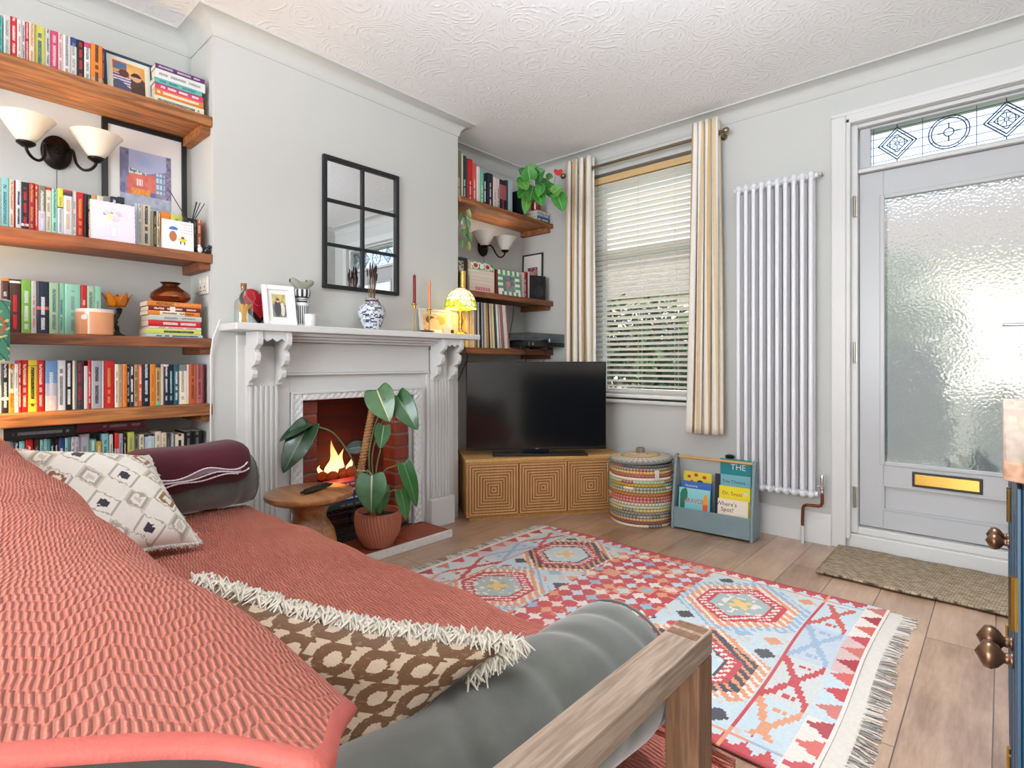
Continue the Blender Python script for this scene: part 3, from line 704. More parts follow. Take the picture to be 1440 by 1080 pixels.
row('top television alcove shelf', 'books standing on the top shelf of the television alcove', (640,200), 9, [
 (20,78,105,'olive','cream'),(81,98,150,'ivory',None),(101,148,170,'bottle green','white'),(150,162,205,'dark grey',None),(164,224,215,'red','white',{'hard':True}),(227,276,266,'coral','white'),(279,314,310,'white',None),(317,362,358,'sea green','white'),
 (364,404,395,'black','white',{'dens':.3}),(407,478,398,'navy','blush',{'hard':True,'dens':.4}),(481,524,450,'blush','grey'),(527,560,470,'off-white','black'),(562,646,484,'black','magenta',{'band':[(.4,.85,'rose')],'nm':'black and pink'}),(649,676,482,'dark grey',None),(682,728,490,'pale blue',None)], -2.74, RZ[0], depth=.16)
book('black book leaning beside the flowering plant on the top television alcove shelf', 'books standing on the top shelf of the television alcove', (-2.74, 3.222, RZ[0]+.004), .020, .218, .15, 'black', 'white', rot=(.24,0,0), hard=True)
row('middle television alcove shelf', 'books standing on the middle shelf of the television alcove', (640,350), 9, [
 (513,545,262,'dark red',None,{'d':.15}),(548,582,285,'rust','brown',{'d':.15}),(842,876,300,'off-white',None),(879,905,290,'red','white'),(908,924,296,'maroon',None),(927,944,290,'blush',None)], -2.735, RZ[1])
# piles: books lying flat with the spine to the room
PB = []
def pile(where, group, x, yc, z, items, depth, name_end):
    for i, (L_, th, col, tc, ex) in enumerate(items):
        dy = ex.get('dy', R.uniform(-.004,.004))
        n = len(items)-i
        pos = 'topmost' if n == 1 else ('lowest' if i == 0 else ordw(n)+' from the top')
        PB.append(book('%s book, %s of the pile %s' % (ex.get('nm', col), pos, where), group, (x+R.uniform(-.003,.003), yc+dy+L_/2, z+th/2+.0004), th, L_, depth+R.uniform(-.01,.005), col, tc, rot=(PI/2,0,0), band=[(a*L_,b*L_,c) for a,b,c in ex['band']] if 'band' in ex else None, dens=ex.get('dens',.45)))
        z += th+.0006
    return z
pile('on the top sofa alcove shelf', 'pile of books on the top shelf', -2.735, .842, LZ[0]+.001, [(.198,.037,'ivory','navy',{}),(.193,.027,'orange','white',{'dy':-.002}),(.192,.024,'magenta','white',{'dy':-.002}),(.188,.0215,'teal','petrol',{'dy':-.006}),(.197,.040,'white','grey',{}),(.197,.021,'purple','lilac',{})], .125, '')
PILE3 = pile('under the copper vase', 'pile of books under the copper vase', -2.735, .822, LZ[2]+.001, [(.222,.0125,'pale blue','navy',{'dens':.36,'dy':0}),(.216,.024,'lime','navy',{'dens':.4}),(.206,.009,'white','red',{}),(.206,.026,'red','white',{}),(.206,.022,'pale grey','grey',{}),(.205,.0185,'orange','brown',{'band':[(.3,.78,'cream')],'nm':'orange and cream'}),(.206,.0195,'dark red','cream',{'band':[(.50,.60,'white')],'nm':'dark red'}),(.212,.0205,'orange','cream',{'dy':.0,'dens':.6})], .125, '')
pile('lying on the bottom shelf nearer the chimney', 'big books lying on the bottom row', -2.742, .593, .7405, [(.235,.036,'maroon','grey',{'dens':.5})], .17, '')
pile('lying on the bottom shelf nearer the lamp', 'big books lying on the bottom row', -2.742, .365, .730, [(.21,.045,'black','grey',{})], .17, '')
PILER = pile('under the flowering plant', 'books under the flowering plant', -2.695, 3.395, RZ[0]+.001, [(.155,.040,'petrol','white',{'dens':.36,'dy':0}),(.150,.027,'sky blue','white',{'dy':.0}),(.15,.018,'ivory','tan',{'dy':-.003})], .12, '')
# magazines on the wire rack in the fireplace
zz = pile('in the fireplace rack', 'books in the fireplace', -2.72, 1.70, .0446+.166, [(.23,.035,'dark green','grey',{'dy':-.035}),(.22,.038,'blue','white',{'dy':-.03}),(.20,.012,'dark grey',None,{'dy':-.025}),(.21,.030,'crimson','white',{'dy':-.025}),(.20,.030,'magenta','blush',{'dy':-.025})], .10, '')
# record sleeves
def records():
    cols = ['cream','ivory','tan','cream','yellow','ivory','cream','tan','gold','cream','gold','black','grey','white','dark green','navy','white','silver','grey','cream','blush','tan','gold','black','navy','cream','tan','cream','ivory','black','olive','black','white','white','navy','blush','rose','off-white','rose','blush','off-white']  # yellow and gold sleeves at the start carry lamp light in their colour
    cols = cols[:11]+['ivory','cream','grey','tan']+cols[11:]+['cream','off-white','blush','rose']
    y = 2.497; n = len(cols); xs = -2.685
    for i, c in enumerate(cols):
        w_ = .010 if c == 'white' else R.uniform(.0055,.0115)
        dl = .0033 if i >= 16 else 0; a = .012+max(0, i-16)*dl
        c_ = jit(PAL[c], 12)
        mb = MB(); mb.box(-.312, 0, 0, w_, 0, .312)
        o = mb.build('record_sleeve', M('sleeve_%d' % i, tuple(int(v) for v in c_), .55, var=.08, vs=40), loc=(xs+R.uniform(-.004,.004), y, RZ[2]+.001), rot=(a,0,0), bevel=.0006)
        k = n-i
        tag(o, '%s vinyl record sleeve, %s from the turntable in the leaning row' % (c, ordw(k)), 'record', 'record sleeves on the lowest television alcove shelf')
        mb = MB(); mb.box(-.300, -.0015, w_*.3, w_*.7, .006, .3126); mb.build('inner_sleeve', PAPER, o)
        y += w_/math.cos(a)+.0006+.312*dl
    return y
RECEND = records()
# ================================================================ LETTERING AND PICTURES
def text(s, size, parent, loc, rot, mat, name='lettering', ext=.0003, align='CENTER', sx=1.0):
    cu = bpy.data.curves.new(name, 'FONT'); cu.body = s; cu.size = size; cu.extrude = ext; cu.align_x = align; cu.align_y = 'CENTER'; cu.resolution_u = 3
    t = bpy.data.objects.new(name, cu); COL.objects.link(t); bpy.context.view_layer.update()
    me = bpy.data.meshes.new_from_object(t.evaluated_get(bpy.context.evaluated_depsgraph_get()))
    bpy.data.objects.remove(t); bpy.data.curves.remove(cu)
    o = bpy.data.objects.new(name, me); COL.objects.link(o); me.materials.clear(); me.materials.append(mat)
    if parent is not None: o.parent = parent
    o.location = loc; o.rotation_euler = rot; o.scale = (sx, 1, 1)
    return o
def vnoise(x, y, s=0):
    def h(i, j): 
        v = math.sin(i*127.1+j*311.7+s*74.7)*43758.5453; return v-math.floor(v)
    i, j = math.floor(x), math.floor(y); fx, fy = x-i, y-j; fx = fx*fx*(3-2*fx); fy = fy*fy*(3-2*fy)
    return (h(i,j)*(1-fx)+h(i+1,j)*fx)*(1-fy)+(h(i,j+1)*(1-fx)+h(i+1,j+1)*fx)*fy
PRINT = VC('printed_paper', .5, var=.02)
def panel(name, w, h, colf, parent, loc, nu=60, nv=60, mat=None, rot=(0,0,0)):
    """a printed sheet standing in the local x-z plane, facing -y"""
    mb = MB(); mb.grid(lambda u, v: ((u-.5)*w, 0, v*h), nu, nv, colf=colf)
    return mb.build(name, mat or PRINT, parent, loc=loc, rot=rot, recalc=False)
def frame_bars(w, h, b, d, mat, parent, name='frame', bev=.002, z0=0):
    mb = MB()
    mb.box(-w/2, -w/2+b, 0, d, z0, z0+h); mb.box(w/2-b, w/2, 0, d, z0, z0+h); mb.box(-w/2+b, w/2-b, 0, d, z0, z0+b); mb.box(-w/2+b, w/2-b, 0, d, z0+h-b, z0+h)
    return mb.build(name, mat, parent, bevel=bev)
MATB = M('mount_board', (232,230,226), .8, var=.01)
BROWNBD = M('frame_backing', (110,86,62), .8)
def photo_frame(name, label, cat, loc, rot, w, h, b, d, mat, colf, mount=.0, group=None, pw=None, ph=None, up=0, backing=True, bev=.002):
    o = thing(name, label, cat, loc, rot=rot, group=group)
    frame_bars(w, h, b, d, mat, o, bev=bev)
    mb = MB(); mb.box(-w/2+b-.002, w/2-b+.002, d*.55, d*.9, b-.002, h-b+.002); mb.build('mount', MATB, o)
    pw = pw or w-2*b-2*mount; ph = ph or h-2*b-2*mount
    panel('picture', pw, ph, colf, o, (0, d*.55-.0008, (h-ph)/2+up))
    return o
def blob(u, v, cx, cy, rx, ry): return ((u-cx)/rx)**2+((v-cy)/ry)**2 < 1
# rotation so that a panel facing local -y faces +x : rz = 90 deg
FACEX = PI/2
# ---------------------------------------------------------------- top shelf photo
def pic_readers(u, v):
    if blob(u,v,.34,.62,.16,.13): return (92,50,36)
    if blob(u,v,.72,.60,.17,.15): return (60,34,44) if v > .6 else (206,160,120)
    if blob(u,v,.35,.56,.12,.09): return (222,176,140)
    if v < .28+.1*math.sin(u*9): return (72,82,110) if u < .55 else (66,48,44)
    if blob(u,v,.25,.38,.3,.26): return (90,46,96) if (int(v*22)%2) else (206,196,214)
    if blob(u,v,.78,.34,.27,.3): return (74,56,50)
    if blob(u,v,.5,.34,.16,.12): return (224,220,210)
    if u < .42 and v > .72: return (70,110,150) if vnoise(u*9,v*9) > .5 else (196,80,60)
    return mix((206,140,70),(226,184,120),vnoise(u*4,v*4))
o = thing('photo_frame', 'framed picture of two seated readers leaning on the top sofa alcove shelf', 'picture frame', (-2.775,.664,LZ[0]+.002), rot=(-.16,0,FACEX))
frame_bars(.178, .190, .010, .012, M('dark_blue_frame', (40,52,70), .5), o)
mb = MB(); mb.box(-.08,.08,.006,.010,.009,.181); mb.build('mount', M('pale_blue_mount', (206,222,226), .8), o)
panel('picture_border', .142, .156, lambda u,v: (226,214,186) if not (.03<u<.97 and .03<v<.97) or True else 0, o, (0,.0056,.017), 4, 4)
panel('picture', .116, .134, pic_readers, o, (0,.0051,.026), 56, 56)
# ---------------------------------------------------------------- big framed print
def pic_street(u, v):
    n = vnoise(u*14, v*14); m = vnoise(u*30+5, v*30)
    if v < .22: return mix((150,160,190),(196,200,214), n)
    if u < .10 or (u < .16 and v > .5): return mix((96,96,130),(150,150,180), n)
    if u > .9: return mix((90,94,124),(170,150,180), m)
    if v > .62+.26*abs(u-.45)+ (0 if u < .5 else -.02): return mix((150,180,220),(216,190,214), vnoise(u*4,v*5))
    if .22 < u < .56 and .22 < v < .34: return mix((240,180,70),(220,120,60), m)
    if .58 < u < .68 and .2 < v < .3: return (90,110,160)
    if .68 < u < .86 and .3 < v < .66: return mix((200,214,220),(120,150,180), 1 if (int(u*40)%3==0 or int(v*34)%4==0) else 0)
    if .14 < u < .5 and .58 < v < .74: return (90,150,140) if m > .55 else (232,226,220)
    if v < .6 and .14 < u < .68:
        if .3 < u < .44 and .38 < v < .50 and int(u*60)%3: return (240,232,226)
        return mix((212,96,92),(226,130,110), n)
    if blob(u,v,.2,.55,.08,.08): return (236,130,140)
    return mix((110,120,160),(180,150,170), n)
photo_frame('framed_print', 'large black framed street scene print standing on the second sofa alcove shelf', 'picture', (-2.952,.772,LZ[1]+.002), (-.022,0,FACEX), .338, .592, .022, .018, BLACK, pic_street, pw=.205, ph=.262, up=.052)
# ---------------------------------------------------------------- greeting cards
def card(label, loc, w, h, colf, lean, tcol, scal=False, name='greeting_card'):
    o = thing(name, label, 'card', loc, rot=(-lean,0,FACEX), group=None)
    mb = MB()
    pts = []
    if scal:
        n = 16
        for i in range(n): pts.append((-w/2+w*i/n, (.002 if i % 2 else 0)))
        for i in range(n): pts.append((w/2-(.002 if i % 2 else 0), h*i/n))
        for i in range(n): pts.append((w/2-w*i/n, h-(.002 if i % 2 else 0)))
        for i in range(n): pts.append((-w/2+(.002 if i % 2 else 0), h-h*i/n))
    else: pts = [(-w/2,0),(w/2,0),(w/2,h),(-w/2,h)]
    mb.prism(pts, .0004, .0014, 'y'); mb.build('front_sheet', M('card_'+name+str(scal), tcol, .8, var=.01), o)
    panel('drawing', w*.9, h*.9, colf, o, (0,.0002,h*.05), 64, 64)
    T = Matrix.Rotation(-2*lean-.05, 4, 'X')
    mb = MB(); mb.box(-w/2, w/2, 0, .001, 0, h); b = mb.build('back_sheet', M('card_back', (226,206,180), .8, var=.02), o); b.location = (0, .003+.09*h, 0); b.rotation_euler = (.16,0,0); b.location = (0,.004+h*.165,.001)
    return o
def pic_posy(u, v):
    bg = (232,218,230)
    if .42 < u < .58 and .06 < v < .38:
        return (206,200,214) if (.44 < u < .56 and .08 < v < .36) is False else (238,230,238)
    for cx, cy, r_, c in ((.36,.74,.08,(196,190,200)),(.5,.82,.07,(206,200,206)),(.64,.74,.09,(190,180,200)),(.42,.62,.08,(236,224,150)),(.55,.58,.10,(238,178,206)),(.62,.66,.07,(226,226,180)),(.30,.70,.05,(90,84,96)),(.46,.76,.05,(130,120,130)),(.7,.7,.06,(200,196,210))):
        if blob(u,v,cx,cy,r_,r_*.9): return mix(c,(255,250,255),vnoise(u*40,v*40)*.5)
    return bg
def pic_child(u, v):
    if blob(u,v,.66,.42,.055,.055): return (120,66,40)
    if blob(u,v,.66,.34,.085,.11) or (abs(u-.66) < .15 and abs(v-.36) < .025): return (240,210,40)
    if abs(abs(u-.66)-.07) < .025 and .16 < v < .3: return (70,90,60)
    if blob(u,v,.34,.72,.15,.10) and v > .68: return (52,120,190)
    if blob(u,v,.32,.44,.13,.2): return (190,110,70)
    if v > .58 and u > .58:
        if int(u*34) % 3 == 0 and abs((v*9) % 1-.5) < .15: return (110,150,170) if int(u*20) % 2 else (206,150,120)
    return (238,238,236)
card('pink scalloped card with a drawn vase of flowers on the second sofa alcove shelf', (-2.712,.591,LZ[1]+.0015), .152, .160, pic_posy, .06, (232,216,228), True)
card('white card with a yellow drawn child propped on the second sofa alcove shelf', (-2.708,.826,LZ[1]+.0015), .124, .128, pic_child, .04, (238,238,236))
# reed diffuser
rd = thing('reed_diffuser', 'black reed diffuser behind the white card on the second sofa alcove shelf', 'diffuser', (-2.748,.888,LZ[1]+.0008))
mb = MB(); mb.lathe([(.0,0),(.021,0),(.022,.004),(.022,.085),(.012,.10),(.011,.128),(.013,.13),(.0,.13)], 20); mb.build('bottle', M('black_glass', (20,20,22), .1), rd, smooth=SM)
for dx, dy, hh in ((0,-.085,.265),(.01,.02,.235),(-.01,.03,.24),(0,.04,.238),(.01,.055,.235)):
    mb = MB(); mb.tube([(dx*.2,dy*.06,.131),(dx,dy,hh)], .0018, 6); mb.build('reed', BLACK, rd)
pg = thing('animal_ornament', 'tiny dark metal bird ornament at the chimney end of the second sofa alcove shelf', 'ornament', (-2.715,.945,LZ[1]+.001))
mb = MB(); mb.ball((0,0,.016),(.010,.014,.016),14,10); mb.ball((.004,.010,.034),(.007,.008,.008),12,8); mb.build('body', M('gunmetal', (70,70,74), .25, .8), pg, smooth=4)
mb = MB(); mb.prism([(.008,.016),(.018,.033),(.018,.036),(.004,.034)], -.001, .003, 'x'); mb.build('beak', BLACK, pg)
pg = thing('animal_ornament', 'tiny clear glass bird ornament beside the white card', 'ornament', (-2.712,.915,LZ[1]+.001))
mb = MB(); mb.ball((0,0,.015),(.009,.011,.015),14,10); mb.ball((.003,-.004,.031),(.007,.007,.007),12,8); mb.build('body', M('pale_glass', (226,228,228), .08, coat=1), pg, smooth=4)
mb = MB(); mb.prism([(-.010,.030),(-.017,.031),(-.010,.034)], -.001, .003, 'x'); mb.build('beak', M('glass_grey', (150,150,154), .2), pg)
# ---------------------------------------------------------------- sconces
ALAB = M('alabaster_shade', (232,226,216), .3, var=.08, vs=7, coat=.3)
IRON = M('dark_bronze', (34,26,24), .35, .7, var=.15)
def sconce(label, y):
    o = thing('wall_sconce', label, 'wall light', (XL+.0012, y, 1.905), group='twin alabaster wall lights')
    T = Matrix.Rotation(PI/2, 4, 'Y')
    mb = MB(); mb.lathe([(0,0),(.058,0),(.062,.004),(.060,.012),(.040,.020),(.034,.024),(.0,.026)], 36, T=T, squash=(1.15,.85)); mb.build('back_plate', IRON, o, smooth=SM)
    mb = MB(); mb.lathe([(0,.024),(.012,.024),(.012,.034),(.0,.038)], 16, T=T, c=(0,0,0)); mb.build('boss', IRON, o, smooth=SM)
    mb = MB(); mb.tube([(.014,0,-.05),(.014,0,-.16)], .0012, 6); mb.build('pull_cord', IRON, o, smooth=SM)
    for s_ in (-1, 1):
        pts = [(.018,s_*.03,.018),(.05,s_*.045,.012),(.075,s_*.048,-.02),(.095,s_*.052,-.055),(.11,s_*.070,-.078),(.122,s_*.092,-.075),(.130,s_*.108,-.055),(.132,s_*.112,-.035)]
        # smooth the polyline
        sm = []
        for i in range(len(pts)-1):
            p0, p1, p2, p3 = [Vector(pts[max(0,min(len(pts)-1,k))]) for k in (i-1,i,i+1,i+2)]
            for k in range(5):
                t = k/5; sm.append(.5*((2*p1)+(-p0+p2)*t+(2*p0-5*p1+4*p2-p3)*t*t+(-p0+3*p1-3*p2+p3)*t**3))
        sm.append(Vector(pts[-1]))
        mb = MB(); mb.tube(sm, .0058, 10); a = mb.build('arm', IRON, o, smooth=SM)
        mb = MB(); mb.lathe([(0,-.042),(.014,-.042),(.030,-.030),(.031,-.024),(.0,-.022)], 28, c=(.132,s_*.112,0)); mb.build('lamp_cup', IRON, o, smooth=SM)
        mb = MB(); mb.lathe([(.0,-.0215),(.026,-.0215),(.040,-.004),(.056,.022),(.072,.048),(.090,.070),(.093,.073),(.090,.0735),(.070,.052),(.052,.026),(.036,.002),(.0,-.014)], 40, c=(.132,s_*.112,0)); mb.build('lamp_shade', ALAB, o, smooth=SM)
    return o
sconce('twin alabaster wall light on the sofa alcove wall between the upper shelves', .448)
sconce('twin alabaster wall light on the television alcove wall above the boxes', 2.995)
# ---------------------------------------------------------------- third shelf
cd = thing('jar_candle', 'wide peach glass three wick candle on the third sofa alcove shelf', 'candle', (-2.772,.540,LZ[2]+.0008))
PEACH = M('peach_wax_glass', (232,160,112), .12, var=.08, vs=8, coat=.6)
mb = MB(); mb.lathe([(0,0),(.060,0),(.064,.004),(.064,.092)], 40); mb.lathe([(.064,.0922),(.0645,.106),(.061,.106),(.0605,.094),(0,.094)], 40, mi=1); mb.build('jar', [PEACH, M('frosted_rim', (236,224,212), .2)], cd, smooth=SM)
for dx, dy in ((0,.02),(.018,-.012),(-.018,-.012)):
    mb = MB(); mb.tube([(dx,dy,.094),(dx,dy,.102)], .0012, 6); mb.build('wick', BLACK, cd)
mb = MB(); T = Matrix.Translation((0,0,.07)) @ Matrix.Rotation(-.5, 4, 'Z')
mb.grid(lambda u, v: Vector((.0647*math.cos(-.75+ (v*.2)*math.cos(2*PI*u)), .0647*math.sin(-.75+(v*.2)*math.cos(2*PI*u)), .071+v*.010*math.sin(2*PI*u))), 20, 2, wrapu=True); mb.build('oval_label', M('label_white', (236,234,230), .6), cd, recalc=True)
th = thing('tealight_holder', 'amber petal tealight holder on a twisted dark stem beside the peach candle', 'candle holder', (-2.86,.636,LZ[2]+.0008))
mb = MB(); mb.lathe([(0,0),(.040,0),(.041,.004),(.014,.016),(.008,.026),(.007,.03)], 24)
mb.tube([(.006*math.sin(i*.9),.008*math.cos(i*.9)-.008*(i<3),.03+i*.0115) for i in range(9)], [.008,.010,.008,.011,.008,.010,.008,.009,.012], 8); mb.build('stem', M('verdigris_bronze', (58,56,46), .5, .6, var=.3, vs=60), th, smooth=SM)
AMB = M('amber_glass', (226,130,20), .1, var=.1, trans=.25, coat=.5)
mb = MB(); mb.lathe([(0,.128),(.02,.13),(.034,.15),(.040,.172),(.037,.172),(.030,.152),(.0,.137)], 28); mb.build('cup', AMB, th, smooth=SM)
for i in range(5):
    a = i*2*PI/5+.4
    mb = MB(); T = Matrix.Rotation(a, 4, 'Z')
    mb.grid(lambda u, v: T @ Vector((.026+.022*v+.008*v*v, (u-.5)*.034*math.sin(PI*min(1,.25+.72*v)), .132+.058*v)), 8, 8)
    b = mb.build('petal', AMB, th, smooth=4); sl = b.modifiers.new('thick','SOLIDIFY'); sl.thickness = .003; sl.offset = 0
cv = thing('copper_vase', 'squat polished copper vase on top of the pile of books', 'vase', (-2.80,.822,PILE3+.0008))
def coppermat():
    m = bpy.data.materials.new('flamed_copper'); nt, b, N, L = nodes(m); f = noise(nt, coords(nt, scale=(1,1,1.6)), 14, 2)
    L(mixc(nt, f, (74,32,16), (178,100,56)), b.inputs['Base Color']); b.inputs['Metallic'].default_value = .8; b.inputs['Roughness'].default_value = .22; return m
CM = coppermat()
mb = MB(); mb.lathe([(0,0),(.050,0),(.070,.010),(.079,.024),(.076,.040),(.060,.056),(.042,.068),(.033,.076),(.031,.082)], 48); mb.build('body', CM, cv, smooth=SM)
mb = MB(); mb.lathe([(.031,.0822),(.036,.087),(.041,.091),(.038,.0915),(.030,.087),(.027,.083)], 48); mb.build('rim', M('dark_copper', (70,34,22), .3, .8), cv, smooth=SM)
bt = PB[13]   # orange book on top of the pile
text('VERTIGO', .017, bt, (.0012,-.0005,.146), (PI/2,PI/2,PI/2), M('title_black', (40,16,10), .5))
# flat white socket plate and white flex
sk = thing('wall_socket', 'white double wall socket on the chimney side above the copper vase', 'socket', (-2.79,CH0-.0006,1.38))
mb = MB(); mb.box(-.05,.05,-.012,0,-.04,.04); mb.build('plate', M('ivory_plastic', (222,214,200), .4), sk, bevel=.003)
for x in (-.025,.025):
    mb = MB(); mb.box(x-.006,x+.006,-.0165,-.0125,.012,.028); mb.build('switch', M('white_plastic', (232,230,226), .3), sk, bevel=.001)
    mb = MB(); mb.box(x-.003,x+.003,-.0132,-.0122,-.012,-.003); mb.box(x-.012,x-.006,-.0132,-.0122,-.026,-.022); mb.box(x+.006,x+.012,-.0132,-.0122,-.026,-.022); mb.build('pin_slots', BLACK, sk)
cb = MB(); cb.tube([(-2.66,.980,1.215),(-2.655,.976,1.205),(-2.664,.970,1.18),(-2.672,.955,1.13),(-2.684,.950,1.05),(-2.686,.952,.90),(-2.684,.949,.75),(-2.686,.952,.55),(-2.684,.95,.2),(-2.67,.93,.012),(-2.66,.80,.008)], .0035, 8)
tag(cb.build('power_cord', M('white_flex', (230,228,222), .4), smooth=SM), 'white flex hanging down the corner of the chimney breast past the shelves', 'cord')
# ---------------------------------------------------------------- mantelpiece things
MZ = MZ1+.0006
bo = thing('glass_bottle', 'clear corked bottle of yellow matches at the sofa end of the mantelpiece', 'bottle', (-2.585,1.055,MZ))
CLR = GLASS('bottle_glass', (246,250,248), .86, .02)
mb = MB(); mb.lathe([(0,0),(.036,0),(.039,.003),(.039,.088),(.034,.104),(.016,.122),(.013,.13),(.013,.160),(.016,.162),(.016,.168),(.0125,.168)], 36); mb.build('glass', CLR, bo, smooth=SM)
mb = MB(); mb.lathe([(0,.152),(.0105,.152),(.0135,.183),(0,.183)], 16); mb.build('cork', M('cork', (150,96,56), .85, var=.3, vs=80), bo, smooth=SM)
mb = MB()
for i in range(34):
    a = R.uniform(0,2*PI); r0 = R.uniform(0,.020); r1 = min(.034, r0+R.uniform(.0,.016)); a1 = a+R.uniform(1.5,2.6)
    mb.tube([(r0*math.cos(a),r0*math.sin(a),.004),(r1*math.cos(a1),r1*math.sin(a1),.088)], .0014, 4)
mb.build('matches', M('yellow_match', (232,170,30), .6), bo)
hr = thing('heart_ornament', 'red and black heart wall plaque leaning behind the white mantel photo', 'ornament', (-2.672,1.165,MZ), rot=(-.06,0,FACEX))
pts = []
for i in range(48):
    t = 2*PI*i/48; pts.append((.0054*16*math.sin(t)**3, .086+.0060*(13*math.cos(t)-5*math.cos(2*t)-2*math.cos(3*t)-math.cos(4*t))))
zmn = min(p[1] for p in pts); pts = [(x, z-zmn+.0) for x, z in pts]
mb = MB(); mb.prism(pts, 0, .014, 'y'); mb.build('plaque', M('black_lacquer', (22,18,20), .25), hr, bevel=.003)
mb = MB(); mb.prism([(x*.92+.004, (z-.1)*.86+.112) for x, z in pts], -.004, -.0003, 'y'); mb.build('red_relief', M('deep_red', (168,20,34), .35), hr, bevel=.001)
mb = MB(); mb.tube([(-.03,-.006,.16),(-.018,-.006,.13),(-.03,-.006,.11),(-.01,-.006,.095),(.02,-.006,.10),(.012,-.006,.165)], .0014, 6); mb.build('pink_swirls', M('pink_line', (220,90,110), .4), hr)
def pic_couple(u, v):
    if blob(u,v,.42,.74,.13,.10): return (130,60,44) if v > .72 else (222,180,150)
    if blob(u,v,.38,.38,.26,.34): return (66,66,72)
    if blob(u,v,.74,.34,.16,.3): return (214,206,190)
    if v > .55: return mix((160,140,70),(206,190,130), vnoise(u*8,v*8))
    return mix((150,146,140),(90,90,80), vnoise(u*9,v*7))
photo_frame('photo_frame', 'white frame with a wedding couple photo leaning on the mantelpiece beside the corked bottle', 'picture frame', (-2.565,1.222,MZ), (-.28,0,FACEX-.16), .150, .205, .022, .018, M('white_frame', (236,236,238), .4), pic_couple, mount=.022)
STR = VC('black_white_stripes', .5, var=.03)
cs = thing('pillar_candlestick', 'black and white striped column stand on the mantelpiece under the grey bird', 'stand', (-2.62,1.352,MZ))
mb = MB()
def lathe_col(prof, n, colf):
    m = len(prof)
    for i in range(n):
        for j in range(m-1):
            a0, a1 = 2*PI*i/n, 2*PI*(i+1)/n; (r0, z0), (r1, z1) = prof[j], prof[j+1]
            mb.add([(r0*math.cos(a0),r0*math.sin(a0),z0),(r0*math.cos(a1),r0*math.sin(a1),z0),(r1*math.cos(a1),r1*math.sin(a1),z1),(r1*math.cos(a0),r1*math.sin(a0),z1)], [(0,1,2,3)], 0, colf(i, j))
BK, WT = (34,36,40), (226,228,228)
lathe_col([(0,0),(.036,0),(.036,.012),(.034,.014),(.033,.06),(.032,.105),(.034,.110),(.034,.116),(.026,.122),(.024,.130),(.026,.134),(.024,.138),(.026,.144),(.036,.150),(.040,.156),(.042,.172),(.040,.186),(.034,.188),(0,.188)], 44,
          lambda i, j: (WT if j < 3 else (BK if (i//1) % 2 else WT) if j in (3,4) else (BK if j in (8,10) else WT) if j < 12 else (BK if (i % 4) < 2 or j in (12,) else WT) if j < 16 else WT))
mb.build('column', STR, cs, smooth=SM, weld=True)
gb = thing('bird_ornament', 'smooth grey stone bird resting on the striped column', 'ornament', (-2.62,1.352,MZ+.1888))
mb = MB()
def bird(u, v):
    a = 2*PI*u; t = v; y = -.062+.124*t; r = .030*math.sin(PI*(.05+.9*t))**.7*(1+.15*math.cos(t*6)); zc = .026+.012*math.cos(2*PI*t)
    return (r*math.cos(a)*.85, y, max(.0, zc+r*math.sin(a)*.9))
mb.grid(bird, 20, 24, wrapu=True); mb.build('body', M('grey_green_stone', (150,154,136), .4, var=.1, vs=8), gb, smooth=4)
mb = MB(); mb.ball((.022,.012,.042),(.003,.004,.004),8,6); mb.build('eye', BLACK, gb, smooth=4)
gj = thing('glass_tumbler', 'small white ceramic votive pot beside the striped column on the mantelpiece', 'candle pot', (-2.555,1.362,MZ))
mb = MB(); mb.lathe([(0,0),(.024,0),(.027,.004),(.027,.060),(.0245,.060),(.024,.05),(0,.05)], 28); mb.build('pot', M('white_ceramic', (236,236,234), .25, coat=.4), gj, smooth=SM)
mb = MB(); mb.tube([(0,0,.05),(0,0,.062)], .001, 5); mb.build('wick', BLACK, gj)
# ginger-jar vase with lavender
va = thing('porcelain_vase', 'blue and white patterned porcelain jar of dried lavender at the middle of the mantelpiece', 'vase', (-2.59,1.742,MZ))
prof = [(0,0),(.040,0),(.044,.004),(.050,.022),(.064,.055),(.074,.085),(.076,.102),(.070,.122),(.054,.138),(.038,.146),(.034,.152),(.034,.170),(.037,.174),(.033,.175),(.029,.17),(.027,.15)]
mb = MB()
def vcol(i, j, n):
    u, z = i/n*22, prof[j][1]*100
    k = vnoise(u*1.0, z*1.1, 3)
    return (70,84,116) if .42 < k < .60 or abs(k-.75) < .035 else (214,218,222)
PR = []
for a, b in zip(prof, prof[1:]):
    for k in range(4): PR.append((a[0]+(b[0]-a[0])*k/4, a[1]+(b[1]-a[1])*k/4))
PR.append(prof[-1])
n = 96
for i in range(n):
    for j in range(len(PR)-1):
        a0, a1 = 2*PI*i/n, 2*PI*(i+1)/n; (r0, z0), (r1, z1) = PR[j], PR[j+1]
        k = vnoise(i/n*20, z0*95, 3); c = (66,80,112) if .40 < k < .56 or abs(k-.78) < .04 else (216,220,224)
        mb.add([(r0*math.cos(a0),r0*math.sin(a0),z0),(r0*math.cos(a1),r0*math.sin(a1),z0),(r1*math.cos(a1),r1*math.sin(a1),z1),(r1*math.cos(a0),r1*math.sin(a0),z1)], [(0,1,2,3)], 0, c)
mb.build('jar', VC('porcelain', .15, coat=.6, var=.03), va, smooth=SM, weld=True)
mb = MB(); mb.lathe([(.0345,.156),(.0375,.158),(.0375,.163),(.0345,.165)], 28); mb.tube([(.036,.008,.16),(.05,.014,.15),(.055,.02,.13)], .003, 6); mb.build('ribbon', M('brown_ribbon', (96,48,38), .7), va, smooth=SM)
lv = thing('lavender_bunch', 'dried lavender stems standing in the blue and white jar', 'dried flowers', (-2.59,1.742,MZ+.010))
